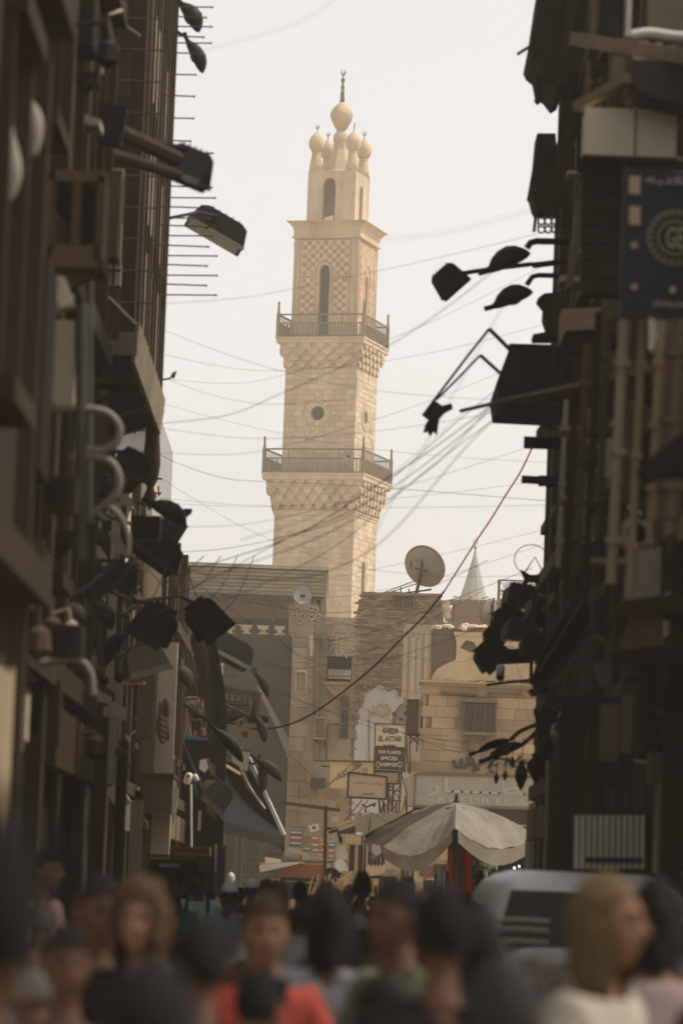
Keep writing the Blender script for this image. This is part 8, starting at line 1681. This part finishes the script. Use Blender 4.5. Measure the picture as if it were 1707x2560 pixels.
# camera held by the man in coral
c = at(664, 2478, 12.2); t = thing('photo_camera', 'black camera held up before the chest of the man in coral', 'camera', c); b = MB(); b.box(c, (.14, .07, .09)); b.box(c + Vector((0, 0, .055)), (.05, .05, .03)); b.build('camera_body', dark_metal, t); b = MB(); b.lathe(c + Vector((0, -.07, 0)), [(.03, -.05), (.036, -.04), (.036, .05), (.03, .06)], 12, Matrix.Rotation(R(90), 3, 'X')); b.build('lens', glass_d, t)
# the rest of the crowd, mostly dark clothes
rc = random.Random(11)
cols_ = ['black', 'charcoal', 'navy', 'brown', 'maroon', 'olive', 'grey', 'teal', 'steel', 'beige']; hd = [('short', HB, 'short black hair'), ('scarf', None, 'a headscarf'), ('long', HB, 'long black hair'), ('short', HBR, 'short brown hair'), ('bun', HB, 'tied black hair'), ('cap', None, 'a cap'), ('fringe', HG, 'a balding head')]
combo = [(a, b_) for a in cols_ for b_ in hd]; rc.shuffle(combo)
placed = [o.location.copy() for o in bpy.data.objects if o.name.startswith('person')]
n_ = 0; tries = 0
while n_ < 64 and tries < 4000:
    tries += 1; Y = (18 + 42 * rc.random() ** 1.15) if n_ < 48 else rc.uniform(9, 16); x0, x1 = (-1.5, 2.3) if Y < 21 else (-2.0, 1.0) if Y < 34 else (-2.6, 2.5)
    X = rc.uniform(x0, x1)
    px = CX + X * F / Y
    if not (-60 < px < 1760): continue
    if any((p.x - X) ** 2 + ((p.y - Y) * .55) ** 2 < .30 ** 2 or abs(p.y - Y) < 7 and abs((p.x / p.y - X / Y) * F) < (40 if Y > 20 else 62) for p in placed): continue
    if Y < 42 and 465 < px < 615: continue
    if px > 1190 and Y > 17: continue
    hz_ = 2235 + (px - CX) * .0384; z_ = rc.uniform(1.22, 1.32) if Y < 17 else rc.uniform(1.34, 1.48) if Y < 34 else rc.uniform(1.42, 1.55)
    py = hz_ + (1.62 - z_) * F / Y
    c_, (hst, hm_, hw_) = combo[n_]
    if Y < 17 and c_ in ('beige', 'steel', 'grey'): c_ = {'beige': 'black', 'steel': 'navy', 'grey': 'charcoal'}[c_]; hw_ += ' low in the front row'
    away = rc.random() < .7
    hm2 = hm_ or CL[rc.choice(['black', 'charcoal', 'brown', 'beige', 'grey'])]
    person('person in %s with %s walking %s' % (c_, hw_, 'away' if away else 'this way'), px, py, Y, (180 if away else 0) + rc.uniform(-30, 30), c_, hst, hm2, rc.choice('abb'), 'walk', rc.choice(['black', 'navy', 'charcoal']), eyes=not away and Y < 45)
    placed.append(Vector((X, Y, 0))); n_ += 1

# mannequin
P = at(577, 2197, 66); HM = MANNEQUIN; wm_ = mat('mannequin_white', (.70, .67, .60), rough=.4, scale=6)
vs, fs = head_verts(); b = MB(); b.add([v * .95 + P for v in vs], fs); b.tube([P + Vector((0, 0, -.08)), P + Vector((0, .01, -.2))], .045, 10); b.build('head', wm_, HM, smooth=True)
b = MB()
for s in (-1, 1): b.lathe(P + Vector((s * .028, -.088, .012)), [(.001, -.007), (.012, 0), (.001, .007)], 8)
b.tube([P + Vector((-.02, -.098, -.055)), P + Vector((.02, -.098, -.055))], .005, 5); b.build('painted_features', void, HM)
b = MB(); b.lathe(P + Vector((0, .02, -.75)), [(.10, 0), (.12, .2), (.19, .42), (.2, .48), (.12, .55), (.06, .58)], 16, Matrix.Diagonal((1, .6, 1))); b.tube([P + Vector((0, 0, -.74)), Vector((P.x, P.y, 0.02))], .02, 6); b.lathe(Vector((P.x, P.y, 0)), [(.18, 0), (.18, .02), (.02, .04)], 14); b.build('dressed_bust', CL['maroon'], HM, smooth=True)
for n_, (x_, y_) in enumerate(((1232, 2190), (1196, 2195))):
    P = at(x_, y_, 60); t = thing('hat_stand_head', ('wrapped display head at the stall, right one', 'wrapped display head at the stall, left one')[n_], 'display head', (P.x, P.y, 0)); vs, fs = head_verts(1.12); b = MB(); b.add([v + P for v in vs], fs); b.build('turban_head', (cl('tanwrap', (.22, .17, .10)), CL['brown'])[n_], t, smooth=True); b = MB(); b.tube([P, Vector((P.x, P.y, .02))], .03, 7); b.build('stand', dark_metal, t)
